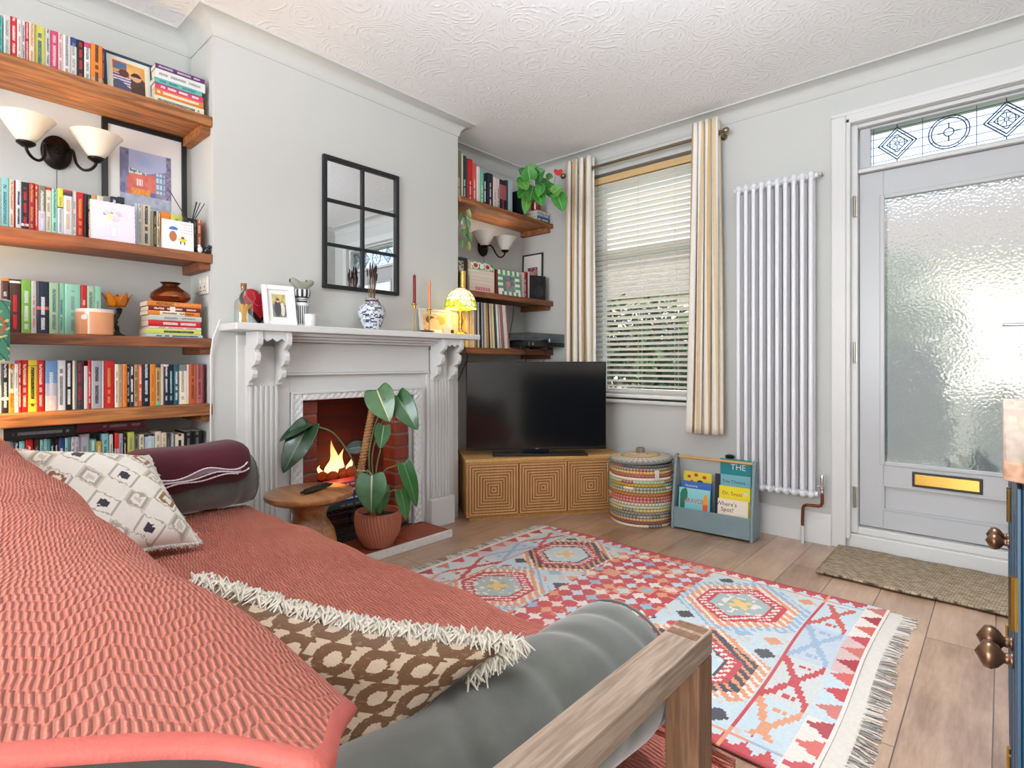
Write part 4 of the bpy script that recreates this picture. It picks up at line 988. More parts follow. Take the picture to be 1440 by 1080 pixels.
LAV = M('dried_stem', (120,92,70), .8, var=.2); LAVH = M('dried_lavender_head', (74,56,56), .9, var=.3, vs=90)
for i in range(22):
    a = R.uniform(0,2*PI); r0 = R.uniform(0,.014); r1 = R.uniform(.004,.030); h_ = R.uniform(.27,.335)
    p0 = Vector((r0*math.cos(a+2),r0*math.sin(a+2),.002)); p1 = Vector((r1*math.cos(a)*.6,r1*math.sin(a),h_)); pm = Vector((.018*math.cos(a),.018*math.sin(a),.19))
    mb = MB(); mb.tube([p0,pm,p1], .0014, 5)
    d = (p1-pm).normalized()
    mb.tube([p1-d*.012,p1-d*.002,p1+d*.012,p1+d*.026,p1+d*.034], [.002,.0042,.0046,.0036,.001], 6, mi=1)
    mb.build('lavender_stem', [LAV, LAVH], lv, smooth=SM)
# candlesticks
def candlestick(label, y, x, h_, col, ch):
    o = thing('candlestick', label, 'candlestick', (x,y,MZ), group='slim brass candlesticks')
    mb = MB(); mb.lathe([(0,0),(.034,0),(.035,.003),(.006,.006),(.003,.012),(.003,h_-.032),(.009,h_-.028),(.010,h_-.008),(.019,h_-.003),(.019,h_),(.011,h_),(.010,h_-.01),(0,h_-.012)], 24); mb.build('stick', BRASS, o, smooth=SM)
    c = thing('taper_candle', '%s taper candle standing in the %s brass candlestick' % col[1:], 'candle', (x,y,MZ+h_-.0115))
    mb = MB(); mb.lathe([(0,0),(.0095,0),(.0093,ch*.5),(.0088,ch-.008),(.004,ch),(0,ch)], 18); mb.build('wax', M('wax_'+col[1], col[0], .45, var=.05), c, smooth=SM)
    mb = MB(); mb.tube([(0,0,ch-.001),(.001,0,ch+.007)], .0009, 5); mb.build('wick', M('wick_black', (40,34,30), .9), c)
candlestick('slim brass candlestick holding the dark red candle on the mantelpiece', 2.055, -2.615, .172, ((128,22,28),'dark red','farther'), .185)
candlestick('slim brass candlestick holding the peach candle on the mantelpiece', 2.128, -2.565, .142, ((224,142,100),'peach','nearer'), .182)
def pic_baby(u, v):
    if blob(u,v,.45,.42,.2,.3): return (226,186,150)
    if blob(u,v,.30,.62,.2,.25): return (90,80,70)
    if blob(u,v,.72,.6,.2,.28): return (206,150,90)
    return mix((200,160,110),(236,206,160), vnoise(u*6,v*6))
photo_frame('photo_frame', 'white landscape frame with a baby photo behind the candlesticks on the mantelpiece', 'picture frame', (-2.650,2.262,MZ), (-.12,0,FACEX), .255, .160, .014, .016, M('cream_frame', (236,230,220), .4), pic_baby, mount=.016)
cr = thing('small_card', 'tiny white card standing before the landscape baby photo', 'card', (-2.565,2.27,MZ), rot=(-.1,0,FACEX)); mb = MB(); mb.box(-.03,.03,0,.0012,0,.045); mb.build('sheet', M('cream_card', (240,226,206), .8), cr)
mb = MB(); mb.box(-.03,.03,.0,.0012,0,.044); mb.build('back_leaf', M('cream_card', (240,226,206), .8), cr, loc=(0,.014,0), rot=(.2,0,0))
st = MB(); st.ball((0,0,.013),(.010,.012,.013),12,9)
tag(st.build('pine_cone', M('brown_pebble', (70,48,34), .6, var=.3), loc=(-2.535,2.285,MZ), smooth=4), 'small brown cone in front of the tiny white card', 'ornament')
ds = thing('trinket_dish', 'small gilt dish lying at the foot of the brass candlesticks', 'dish', (-2.535,2.085,MZ))
mb = MB(); mb.lathe([(0,0),(.022,0),(.042,.010),(.043,.011),(.021,.003),(0,.003)], 28, squash=(.8,1.3)); mb.build('dish', M('gilt', (170,130,84), .35, .8), ds, smooth=SM)
mb = MB()
for i in range(7): mb.ball((R.uniform(-.012,.012),R.uniform(-.025,.025),.010+R.uniform(0,.004)), R.uniform(.005,.008), 8, 6)
mb.build('pebbles', M('mixed_pebbles', (150,120,100), .5, var=.5, vs=80), ds, smooth=4)
# stained glass lamp
tl = thing('stained_glass_lamp', 'lit stained glass table lamp with a brass base at the television end of the mantelpiece', 'lamp', (-2.585,2.402,MZ))
mb = MB(); mb.lathe([(0,0),(.046,0),(.047,.006),(.036,.014),(.016,.022),(.011,.04),(.013,.06),(.017,.085),(.013,.11),(.011,.135),(.016,.15),(.011,.165),(.008,.215),(0,.215)], 28); mb.build('base', M('antique_brass', (186,150,60), .25, .9), tl, smooth=SM)
def lampglass():
    m = bpy.data.materials.new('lit_stained_glass'); nt, b, N, L = nodes(m); t = N('TexCoord'); s = N('SeparateXYZ'); L(t.outputs['Object'], s.inputs[0])
    k = mathn(nt, 'GREATER_THAN', s.outputs[2], .222); vo = N('TexVoronoi'); vo.inputs['Scale'].default_value = 34; L(t.outputs['Object'], vo.inputs[0])
    g = mixc(nt, mathn(nt, 'GREATER_THAN', vo.outputs['Color'], .55), (214,226,50), (240,236,180))
    c = mixc(nt, k, g, (255,238,196)); L(c, b.inputs['Base Color']); L(c, b.inputs['Emission Color']); b.inputs['Emission Strength'].default_value = .42; b.inputs['Roughness'].default_value = .25
    return m
sp = [(.100,.168),(.101,.185),(.096,.215),(.082,.250),(.058,.278),(.030,.294),(.012,.298)]
def srad(t):
    x = t*(len(sp)-1); i = min(int(x), len(sp)-2); f = x-i
    return sp[i][0]+(sp[i+1][0]-sp[i][0])*f, sp[i][1]+(sp[i+1][1]-sp[i][1])*f
mb = MB(); mb.grid(lambda u, v: (srad(v)[0]*math.cos(2*PI*u), srad(v)[0]*math.sin(2*PI*u), srad(v)[1]+(-.005*abs(math.sin(8*PI*u)) if v == 0 else 0)), 64, 18, wrapu=True); mb.build('lamp_shade', lampglass(), tl, smooth=4)
mb = MB(); LD = M('lead_line', (60,56,40), .5, .5)
for t0, nn in ((.09,16),(.32,16),(.46,12),(.72,12)):
    mb.tube([((srad(t0+.035*math.cos(i/64*2*PI*nn))[0]+.0006)*math.cos(2*PI*i/64), (srad(t0+.035*math.cos(i/64*2*PI*nn))[0]+.0006)*math.sin(2*PI*i/64), srad(t0+.035*math.cos(i/64*2*PI*nn))[1]) for i in range(65)], .0011, 5)
for i in range(16):
    a = 2*PI*i/16
    mb.tube([((srad(t)[0]+.0006)*math.cos(a), (srad(t)[0]+.0006)*math.sin(a), srad(t)[1]) for t in [(.0 if i % 2 else .12)+k*.05 for k in range(7 if i % 2 else 12)]], .0011, 5)
mb.build('leading', LD, tl, smooth=SM)
mb = MB(); mb.lathe([(0,.296),(.014,.297),(.010,.303),(.004,.308),(.006,.314),(0,.322)], 16); mb.build('finial', M('antique_brass', (186,150,60), .25, .9), tl, smooth=SM)
# ---------------------------------------------------------------- window-pane mirror
mi = thing('wall_mirror', 'black framed six pane window mirror hanging on the chimney breast', 'mirror', (XC+.0015,1.500,1.417), rz=0)
mb = MB(); fw, fd = .022, .022; mw, mh = .488, .709
MBK = M('black_iron_frame', (34,36,38), .45, .3)
for y0,y1,z0,z1 in ((0,fw,0,mh),(mw-fw,mw,0,mh),(fw,mw-fw,0,fw),(fw,mw-fw,mh-fw,mh)): mb.box(0,fd,y0,y1,z0,z1)
mb.build('frame', MBK, mi, bevel=.003)
mb = MB(); cx_ = mw/2
mb.box(.006,.018,cx_-.008,cx_+.008,fw,mh-fw)
for k in (1,2): 
    z = mh*k/3; mb.box(.006,.0175,fw,cx_-.0081,z-.008,z+.008); mb.box(.006,.0175,cx_+.0081,mw-fw,z-.008,z+.008)
mb.build('glazing_bar', MBK, mi, bevel=.002)
mb = MB(); mb.box(.002,.0055,fw-.004,mw-fw+.004,fw-.004,mh-fw+.004); mb.build('mirror_glass', M('mirror_silver', (236,240,242), .015, 1, var=0), mi)
# ================================================================ TELEVISION CORNER
tc = thing('tv_cabinet', 'light wood corner cabinet with three square ribbed doors under the television', 'cabinet', (0,0,0))
A = Vector((-2.575,2.432)); D = Vector((.588,.808)).normalized(); Nn = Vector((D.y,-D.x))     # Nn faces the room
E_ = A+D*1.035
foot = [A, E_, Vector((-2.085,3.437)), Vector((-2.93,3.437)), Vector((-2.93,2.69))]
CABW = WOOD('cabinet_wood', (176,122,66), (216,166,100), 'z', 20, .45, bump=.1, contrast=.7)
CABD = M('door_groove_wood', (150,100,62), .6, var=.15, vs=20); CABR = WOOD('door_rib_wood', (176,126,76), (214,168,112), 'z', 20, .5, bump=.1, contrast=.6)
def inset(k): 
    c = sum(foot, Vector((0,0)))/5
    return [tuple(p+(c-p).normalized()*k) for p in foot]
mb = MB(); mb.prism(inset(.008), .018, .372, 'z'); mb.build('carcass', CABW, tc, bevel=.003)
mb = MB(); mb.prism([tuple(p) for p in foot], .3725, .395, 'z'); mb.build('cabinet_top', RATTAN, tc, bevel=.004)
mb = MB(); mb.prism(inset(.03), .0, .0175, 'z'); mb.build('plinth', CABW, tc)
def frameT(o2, ang, z=0): return Matrix.Translation((o2[0],o2[1],z)) @ Matrix.Rotation(ang, 4, 'Z')
ang = math.atan2(D.y, D.x); dw = (1.035-.05)/3
for i in range(3):
    p0 = A+D*(.022+i*(dw+.003))+Nn*.0005
    T = frameT(p0, ang)
    mb = MB(); mb.box(0, dw, -.004, .004, .030, .362, T=T)
    c_, zc, hw, hh = dw/2, .196, dw/2-.004, .162
    nr = 9
    for k in range(nr):
        a, b = 1-k/nr, 1-(k+.60)/nr
        for x0,x1,z0,z1 in ((c_-hw*a,c_-hw*b,zc-hh*a,zc+hh*a),(c_+hw*b,c_+hw*a,zc-hh*a,zc+hh*a),(c_-hw*b,c_+hw*b,zc+hh*b,zc+hh*a),(c_-hw*b,c_+hw*b,zc-hh*a,zc-hh*b)):
            mb.box(x0,x1,-.010,-.0041,z0,z1,1,T=T)
    mb.build('door', [CABD, CABR], tc)
tv = thing('television', 'large flat black television standing on the corner cabinet', 'television', (-2.352,2.885,.3956), rot=(0,0,math.radians(45.85)))
TVB = M('tv_bezel', (20,20,22), .3); SCR = M('tv_screen', (12,13,14), .14, coat=.5, var=0)
mb = MB(); mb.box(-.477,.477,0,.028,.035,.632); mb.box(-.40,.40,.0285,.065,.10,.5); mb.build('casing', TVB, tv, bevel=.004)
mb = MB(); mb.box(-.469,.469,-.0022,-.0003,.055,.624); mb.build('screen', SCR, tv)
mb = MB(); mb.box(-.30,.34,-.055,.10,.0,.014); mb.box(-.09,.09,.03,.06,.0142,.11); mb.build('stand', TVB, tv, bevel=.003)
mb = MB(); mb.box(-.008,.012,-.0028,-.0003,.040,.046); mb.build('status_light', M('grey_badge', (120,120,124), .3), tv)
# ---------------------------------------------------------------- basket
bk = thing('woven_basket', 'round multicoloured coiled basket with a lid beside the corner cabinet', 'basket', (-1.752,3.222,.0008))
bcol = [(226,206,176),(150,96,84),(206,140,80),(96,110,110),(150,150,136),(206,170,80),(170,190,150),(226,214,190),(196,96,96),(176,84,70),(206,120,60),(150,140,90),(120,140,130),(214,160,50),(150,190,150),(232,216,190),(190,110,110),(206,160,60),(136,120,100),(110,112,112)]
mb = MB(); nc = 20; bh = .385; n = 120
for j in range(nc):
    z0, z1 = bh*j/nc, bh*(j+1)/nc
    rr = .186+.016*math.sin(PI*(j+.5)/nc)
    for i in range(n):
        a0, a1 = 2*PI*i/n, 2*PI*(i+1)/n
        c = bcol[j]; k = vnoise(i*.12, j*3.1, 5)
        if k > .74: c = bcol[(j*7+3) % nc]
        c = mix(c, (236,226,206), .45 if i % 2 else 0) if j % 3 != 1 else mix(c, (40,36,30), .25 if i % 2 else 0)
        for q in range(4):
            t0, t1 = q/4, (q+1)/4
            f = lambda t: (rr+.008*math.sin(PI*t), z0+(z1-z0)*t)
            (ra,za),(rb,zb) = f(t0), f(t1)
            mb.add([(ra*math.cos(a0),ra*math.sin(a0),za),(ra*math.cos(a1),ra*math.sin(a1),za),(rb*math.cos(a1),rb*math.sin(a1),zb),(rb*math.cos(a0),rb*math.sin(a0),zb)], [(0,1,2,3)], 0, c)
BKM = VC('woven_straw', .7, bump=.5, bs=160, bd=.004, var=.25, vs=90)
mb.lathe([(0,.004),(.18,.004),(.185,.0)], 40, col=(120,100,80)); mb.lathe([(.186,bh-.004),(.17,bh-.004),(.17,.01),(0,.01)], 40, col=(90,80,70))
mb.build('basket_body', BKM, bk, smooth=1.2, weld=True)
ld = MB()
ringsn = 11
def lidz(r): return .026*math.cos(r/.205*PI/2)
lcol = [(206,120,110),(226,196,150),(196,110,90),(170,190,150),(206,170,80),(216,150,130),(110,150,130),(206,180,110),(206,160,150),(170,176,170),(130,134,132)]
for j in range(ringsn):
    r0, r1 = .202*j/ringsn, .202*(j+1)/ringsn
    for i in range(72):
        a0, a1 = 2*PI*i/72, 2*PI*(i+1)/72; c = lcol[j] if vnoise(i*.16, j*2.3, 9) < .6 else lcol[(j*5+2) % ringsn]
        c = mix(c, (240,230,210), .35 if i % 2 else 0)
        for q in range(3):
            ra, rb = r0+(r1-r0)*q/3, r0+(r1-r0)*(q+1)/3; h_ = lambda r, t: lidz(r)+.005*math.sin(PI*t)
            za, zb = h_(ra,q/3), h_(rb,(q+1)/3)
            ld.add([(ra*math.cos(a0),ra*math.sin(a0),za),(ra*math.cos(a1),ra*math.sin(a1),za),(rb*math.cos(a1),rb*math.sin(a1),zb),(rb*math.cos(a0),rb*math.sin(a0),zb)], [(0,1,2,3)], 0, c)
ld.lathe([(.202,.0),(.205,-.008),(.198,-.016),(.0,-.016)], 60, col=(128,132,128))
lo = ld.build('lid', BKM, bk, smooth=1.2, loc=(-.004,0,bh+.021), rot=(.03,-.03,0), weld=True)
kn = MB(); kn.lathe([(.026,.024),(.028,.032),(.028,.056),(.024,.062),(0,.060)], 24); kn.build('knob', M('grey_grass_knob', (140,132,116), .8, var=.5, vs=120, bump=.8, bs=150), lo, smooth=SM)
for a in (-2.75, -.62):
    T = Matrix.Rotation(a, 4, 'Z'); mb = MB()
    mb.box(.2135,.2165,-.014,.014,bh-.085,bh-.025, T=T); mb.build('handle', M('white_webbing', (226,222,214), .8), bk)
# ---------------------------------------------------------------- children's book rack
BLU = M('grey_blue_paint', (128,150,154), .45, var=.05)
rk = thing('book_rack', 'grey blue painted childrens book rack on the floor between the basket and the radiator', 'book rack', (-1.288,3.192,.0006), rot=(0,0,.05))
pr = [(.0,.0),(.155,.0),(.155,.10),(.10,.445),(.085,.455),(.066,.452),(.058,.44),(.002,.115)]
for x0 in (-.240,.222):
    mb = MB(); mb.prism(pr, x0, x0+.018, 'x'); mb.build('side_panel', BLU, rk, bevel=.006)
mb = MB(); mb.box(-.2215,.2215,.006,.016,.012,.135); mb.build('front_panel', BLU, rk, bevel=.002)
mb = MB(); mb.box(-.2215,.2215,.0165,.14,.012,.022); mb.build('base_panel', BLU, rk)
mb = MB(); mb.box(-.2215,.2215,0,.008,0,.27); mb.build('back_panel', BLU, rk, loc=(0,.140,.024), rot=(.02,0,0))
mb = MB(); mb.tube([(-.2215,.080,.435),(.2215,.080,.435)], .009, 14); mb.build('dowel', RATTAN, rk, smooth=SM)
RKM = Matrix.Translation((-1.288,3.192,.0006)) @ Matrix.Rotation(.05, 4, 'Z')
def pbook(label, x, y, z, w, h, colf, tilt, cov):
    p = RKM @ Vector((x,y,z))
    o = thing('picture_book', label, 'book', tuple(p), rot=(-tilt,0,.05), group='picture books in the rack')
    mb = MB(); mb.box(-w/2,w/2,0,.0012,0,h); mb.box(-w/2,w/2,.0072,.0084,0,h); mb.box(-w/2,-w/2+.0012,.0013,.0071,0,h); mb.build('cover', M('cover_%02x%02x%02x' % cov, cov, .35, var=.03), o)
    mb = MB(); mb.box(-w/2+.0014,w/2-.003,.0015,.0069,.003,h-.003); mb.build('pages', PAPER, o)
    panel('cover_picture', w-.002, h-.002, colf, o, (0,-.0005,.001), 50, 50)
    return o
TX = (PI/2,0,0)
def c_fairy(u,v):
    for cx,cy,c in ((.2,.8,(206,50,40)),(.45,.88,(200,60,40)),(.75,.82,(206,50,40)),(.15,.45,(196,40,40)),(.85,.5,(70,150,80)),(.3,.6,(216,80,40))):
        if blob(u,v,cx,cy,.07,.07): return c
    if blob(u,v,.6,.55,.12,.14): return (60,40,36)
    if blob(u,v,.6,.36,.14,.14): return (232,196,160)
    return (226,206,60)
def c_blue(u,v): return (236,240,246) if v < .0 else mix((44,84,160),(60,110,190),v)
def c_board(u,v):
    if blob(u,v,.12,.62,.09,.34) or blob(u,v,.2,.8,.08,.2): return (40,120,90)
    if blob(u,v,.86,.5,.09,.36): return (236,160,50) if v > .55 else (226,90,50)
    if abs(v-.13-.05*math.sin(u*14)) < .035 and u > .2: return (190,40,40)
    return mix((110,190,196),(150,214,216),v)
def c_teal(u,v): return (24,140,146)
def c_lblue(u,v): return mix((96,160,176),(120,180,190),v) if not (v < .42 and vnoise(u*9,v*9) > .6) else (60,110,130)
def c_yel(u,v):
    if abs((u-.32)**2*6+(v-.38)**2-.02) < .012 and v > .36: return (60,60,50)
    if blob(u,v,.86,.82,.06,.07): return (226,214,206)
    return (238,220,40)
def c_spot(u,v):
    if .42 < u < .92 and .10 < v < .44: return (226,110,40) if vnoise(u*10,v*10) > .4 else (240,160,60)
    return (240,228,208)
pbook('yellow picture book with red flowers at the back of the rack nearest the basket', -.118,.110,.19,.175,.150,c_fairy,.10,(226,206,60))
o = pbook('blue picture book behind the turquoise board book in the rack', -.116,.075,.09,.185,.195,c_blue,.12,(44,84,160)); text('Numeria', .022, o, (-.03,-.0008,.168), TX, M('pale_ink', (226,232,240), .5))
o = pbook('turquoise board book with orange creatures in front of the blue book in the rack', -.114,.040,.05,.192,.200,c_board,.11,(110,190,196)); text('ARAVDI', .038, o, (-.005,-.0008,.125), TX, M('red_ink', (206,60,40), .5), sx=.9)
o = pbook('dark navy picture book standing between the two columns of the rack', .035,.095,.06,.08,.290,lambda u,v: (40,44,56),.05,(40,44,56))
o = pbook('tall teal picture book at the back of the rack under the wooden dowel', .112,.112,.20,.178,.245,c_teal,.02,(24,140,146)); text('THE', .048, o, (.015,-.0008,.198), TX, M('white_ink', (240,240,240), .5))
mb = MB(); 
o = pbook('pale blue picture book just in front of the tall teal one in the rack', .118,.087,.15,.172,.205,c_lblue,.04,(96,160,176)); text('You Choose...', .026, o, (.0,-.0008,.165), TX, M('dark_ink', (30,50,60), .5))
o = pbook('yellow picture book with dark red title in the middle of the rack', .118,.062,.10,.176,.190,c_yel,.09,(238,220,40)); text('Dr. Seuss', .030, o, (-.012,-.0008,.148), TX, M('red_brown_ink', (160,50,40), .5)); text('HOP POP', .018, o, (.05,-.0008,.105), TX, M('dark_ink', (30,50,60), .5))
o = pbook('cream picture book with an orange flap at the front of the rack', .116,.034,.04,.172,.178,c_spot,.10,(240,228,208)); text("Where's", .034, o, (-.035,-.0008,.150), TX, M('brown_ink', (70,56,44), .5)); text('Spot?', .034, o, (-.03,-.0008,.118), TX, M('brown_ink', (70,56,44), .5))
# ---------------------------------------------------------------- radiator
RADW = M('radiator_white', (232,233,236), .3, var=.01, coat=.2)
rd = thing('radiator', 'tall white ten column radiator on the wall beside the front door', 'radiator', (0,0,0))
rx0, pitch = -1.186, .0437
for i in range(10):
    x = rx0+i*pitch; mb = MB()
    for y in (3.372, 3.422):
        mb.tube([(x,y,.285),(x,y,.32),(x,y,2.03),(x,y,2.065)], [.0125,.0122,.0122,.0125], 12)
    for z in (.29, 2.06):
        mb.ball((x,3.397,z), (.0205,.045,.027), 14, 10)
    mb.build('column', RADW, rd, smooth=4)
mb = MB()
for z in (.29,2.06): mb.tube([(rx0-.03,3.397,z),(rx0+9*pitch+.03,3.397,z)], .014, 14)
mb.build('header_pipe', RADW, rd, smooth=SM)
for x in (rx0-.0, rx0+9*pitch):
    mb = MB(); mb.tube([(x+(.035 if x > -1 else -.035),3.43,2.075),(x+(.035 if x > -1 else -.035),3.4785,2.075)], .006, 10); mb.box(min(x,x+(.04 if x > -1 else -.04)),max(x,x+(.04 if x > -1 else -.04)),3.424,3.431,2.065,2.085); mb.build('bracket', M('satin_nickel', (170,168,162), .3, 1), rd)
vx = -.742
mb = MB(); mb.tube([(rx0+9*pitch+.03,3.397,.335),(vx,3.397,.335)], .009, 12); mb.lathe([(0,.30),(.012,.30),(.014,.315),(.010,.325),(.013,.335),(.010,.352),(.012,.356),(.012,.395),(.008,.402),(0,.403)], 18, c=(vx,3.397,0)); mb.build('valve', CHROME, rd, smooth=SM)
mb = MB(); mb.tube([(vx,3.397,.300),(vx,3.397,.245),(vx-.006,3.397,.232),(vx-.018,3.397,.226),(vx-.078,3.40,.222),(vx-.092,3.402,.214),(vx-.098,3.405,.20),(vx-.102,3.41,.13),(vx-.102,3.41,.10)], .0085, 12); mb.build('copper_pipe', COPPER, rd, smooth=SM)
mb = MB(); mb.tube([(vx-.102,3.41,.10),(vx-.102,3.41,.0005)], .0092, 12); mb.build('painted_pipe', GLOSSW, rd, smooth=SM)
mb = MB(); mb.tube([(-1.248,3.40,.0005),(-1.248,3.40,.395)], .008, 12); mb.lathe([(0,.395),(.016,.395),(.018,.43),(.026,.438),(.027,.45),(.018,.456),(0,.457)], 20, c=(-1.248,3.40,0)); mb.tube([(-1.248,3.40,.30),(rx0-.02,3.397,.30)], .008, 10); mb.build('thermostat_valve', BLACKP, rd, smooth=SM)
# ---------------------------------------------------------------- curtains and pole
NICK = M('antique_nickel', (150,136,112), .28, 1)
cp = thing('curtain_pole', 'antique nickel curtain pole with ball finials above the window', 'curtain pole', (0,0,2.441))
mb = MB(); mb.tube([(-2.462,3.38,0),(-1.298,3.38,0)], .0105, 16); mb.build('pole', NICK, cp, smooth=SM)
for s_, x in ((-1,-2.462),(1,-1.298)):
    mb = MB(); mb.lathe([(0,0),(.013,0),(.013,.006),(.009,.010),(.009,.014),(.018,.022),(.0215,.034),(.018,.047),(.008,.055),(0,.056)], 22, T=Matrix.Translation((x,3.38,0)) @ Matrix.Rotation(s_*PI/2, 4, 'Y')); mb.build('finial', NICK, cp, smooth=SM)
    mb = MB(); mb.tube([(x-s_*.012,3.392,0),(x-s_*.012,3.4785,0)], .006, 10); mb.lathe([(0,0),(.02,0),(.02,.005),(0,.006)], 18, T=Matrix.Translation((x-s_*.012,3.4785,0)) @ Matrix.Rotation(PI/2, 4, 'X')); mb.build('bracket', NICK, cp, smooth=SM)
CURT = VC('striped_linen', .85, bump=.3, bs=500, sheen=.2, var=.05)
strp = [(236,230,218),(206,176,130),(236,230,218),(240,236,228),(214,190,150),(238,232,222),(190,160,120),(236,230,220),(232,226,214),(216,196,160),(240,236,230),(200,170,126)]
def curtain(label, xt0, xt1, xb0, xb1, nf, off):
    o = thing('curtain', label, 'curtain', (0,0,0), group='striped eyelet curtains')
    def fn(u, v):
        k = v**1.3; x0, x1 = xt0+(xb0-xt0)*k, xt1+(xb1-xt1)*k
        am = .030+.012*math.sin(v*3+off)
        ph = 2*PI*nf*u+.35*math.sin(3*v+u*4+off)
        return (x0+(x1-x0)*u+.012*math.sin(2*ph), 3.372+am*math.cos(ph), 2.524-(2.524-.575)*v)
    mb = MB(); NU = 240
    mb.grid(fn, NU, 40, colf=lambda u, v: strp[int(u*34+off*3) % 12])
    c = mb.build('panel', CURT, o, smooth=4)
    sl = c.modifiers.new('thick', 'SOLIDIFY'); sl.thickness = .0016
    mb = MB()
    for i in range(nf*2):
        u = (i+.5)/(nf*2); x = xt0+(xt1-xt0)*u
        mb.tube([(x,3.38+.019*math.cos(2*PI*k/16),2.441+.019*math.sin(2*PI*k/16)) for k in range(17)], .0035, 6)
    mb.build('eyelets', NICK, o, smooth=SM)
curtain('striped cream and tan eyelet curtain hanging between the window and the television alcove', -2.448, -2.225, -2.462, -2.222, 4, .3)
curtain('striped cream and tan eyelet curtain hanging between the window and the radiator', -1.462, -1.300, -1.522, -1.288, 4, 1.1)
# ---------------------------------------------------------------- television alcove things
def box_thing(label, y0, y1, z0, z1, x0, x1, col, lid=None, name='keepsake_box', tcol=None, sidec=(206,176,126)):
    o = thing(name, label, 'box', ((x0+x1)/2,(y0+y1)/2,z0), group='stacked boxes in the television alcove')
    hx, hy, h_ = (x1-x0)/2, (y1-y0)/2, z1-z0
    mb = MB(); mb.box(-hx,hx,-hy,hy,0,h_*.55); mb.build('box_base', M('box_card_%d' % int(sum(col)), col, .7, var=.03), o, bevel=.0015)
    mb = MB(); mb.box(-hx,hx,-hy,hy,h_*.55+.0005,h_); mb.build('box_lid', M('box_card_%d' % int(sum(lid or col)), lid or col, .7, var=.03), o, bevel=.0015)
    return o
z = RZ[1]+.0008; bxs = []
for lab, h_, c in (('cream box with pink letters at the bottom of the stack in the television alcove', .056, (226,206,186)), ('plain cream box, second from the bottom of the stack in the television alcove', .050, (222,208,188)), ('plain cream box just under the floral one in the television alcove', .050, (226,212,194)), ('floral topped box at the top of the stack in the television alcove', .056, (214,184,132))):
    bxs.append(box_thing(lab, 2.612, 2.858, z, z+h_, -2.88, -2.722, c)); z += h_+.0006
def pic_floral(u, v):
    for cx in (.22,.72):
        if blob(u,v,cx,.5,.09,.32): return (196,40,50)
        if blob(u,v,cx,.5,.13,.46): return (240,232,222)
    if .40 < u < .56 and .14 < v < .86: return (236,232,226)
    return (70,150,100) if vnoise(u*16,v*6) > .45 else (216,226,206)
panel('floral_strip', .236, .050, pic_floral, bxs[3], (.0800,0,.003), 80, 20, rot=(0,0,FACEX))
panel('pink_lettering', .15, .026, lambda u, v: (206,60,110) if (u*9)%1 < .62 and (abs((u*9)%1-.16) < .12 or abs((u*9)%1-.46) < .12 or abs(v-((int(u*9)*.37)%1)) < .16) else (226,206,186), bxs[0], (.0797,.01,.015), 90, 12, rot=(0,0,FACEX))
bx = thing('storage_tin', 'black boxed set at the chimney end of the middle television alcove shelf', 'box', (-2.80,2.548,RZ[1]+.0008)); mb = MB(); mb.box(-.07,.07,-.05,.05,0,.225); mb.build('box_base', BLACK, bx, bevel=.002); panel('label_panel', .05,.08, lambda u,v: (196,190,176) if vnoise(u*6,v*6)>.4 else (90,84,80), bx, (.0704,-.01,.12), 16, 24, rot=(0,0,FACEX))
gt = thing('gold_tin', 'small gold tin in front of the black boxed set above the stained glass lamp', 'tin', (-2.70,2.528,RZ[1]+.0008)); mb = MB(); mb.lathe([(0,0),(.020,0),(.020,.105),(0,.105)], 28); mb.build('tin_body', M('gold_tin', (226,180,96), .3, .6), gt, smooth=SM); mb = MB(); mb.lathe([(0,.1055),(.021,.1055),(.021,.122),(.017,.126),(0,.126)], 28); mb.build('tin_lid', M('gold_tin', (226,180,96), .3, .6), gt, smooth=SM)
sf = thing('photo_frame', 'green and white striped photo frame on the middle television alcove shelf', 'picture frame', (-2.698,3.005,RZ[1]+.001), rot=(-.13,0,FACEX-.12))
GS = VC('striped_frame', .45, var=.02)
mb = MB(); W_, H_, b_ = .205, .190, .040; ns = 22
def seg(x0,x1,z0,z1,c): mb.box(x0,x1,0,.012,z0,z1,0,c)
gc, wc = (84,160,110), (232,232,220)
n1 = 9
for i in range(n1):
    seg(-W_/2+W_*i/n1, -W_/2+W_*(i+1)/n1, 0, b_*.8, gc if i % 2 else wc); seg(-W_/2+W_*i/n1, -W_/2+W_*(i+1)/n1, H_-b_*.8, H_, gc if i % 2 else wc)
n2 = 6; hh = (H_-b_*1.6)/n2
for i in range(n2):
    for x0 in (-W_/2, W_/2-b_): seg(x0, x0+b_, b_*.8+hh*i, b_*.8+hh*(i+1), gc if i % 2 else wc)
mb.build('frame', GS, sf)
mb = MB(); mb.box(-W_/2+b_-.002,W_/2-b_+.002,.007,.011,b_*.8-.002,H_-b_*.8+.002); mb.build('mount', MATB, sf)
panel('picture', W_-2*b_-.004, H_-1.6*b_-.004, lambda u,v: (196,140,140) if blob(u,v,.45,.5,.2,.14) else mix((96,104,108),(150,156,156),vnoise(u*6,v*6)), sf, (0,.0066,b_*.8+.002), 30, 30)
spk = thing('bookshelf_speaker', 'small black bookshelf speaker on the middle television alcove shelf', 'speaker', (-2.755,3.352,RZ[1]+.0008), rot=(0,0,FACEX-.30))
mb = MB(); mb.box(-.070,.070,-.055,.055,0,.190); mb.build('cabinet', M('speaker_black', (26,26,28), .5), spk, bevel=.004)
for zc, r_, nm in ((.068,.048,'woofer'),(.150,.022,'tweeter')):
    mb = MB(); T = Matrix.Translation((0,-.0554,zc)) @ Matrix.Rotation(PI/2, 4, 'X'); mb.lathe([(0,.004),(r_*.3,.005),(r_*.34,.001),(r_*.75,.0015),(r_*.82,.004),(r_,.004),(r_*1.05,.0)], 32, T=T); mb.build(nm, M('cone_grey', (44,44,47), .45), spk, smooth=SM)
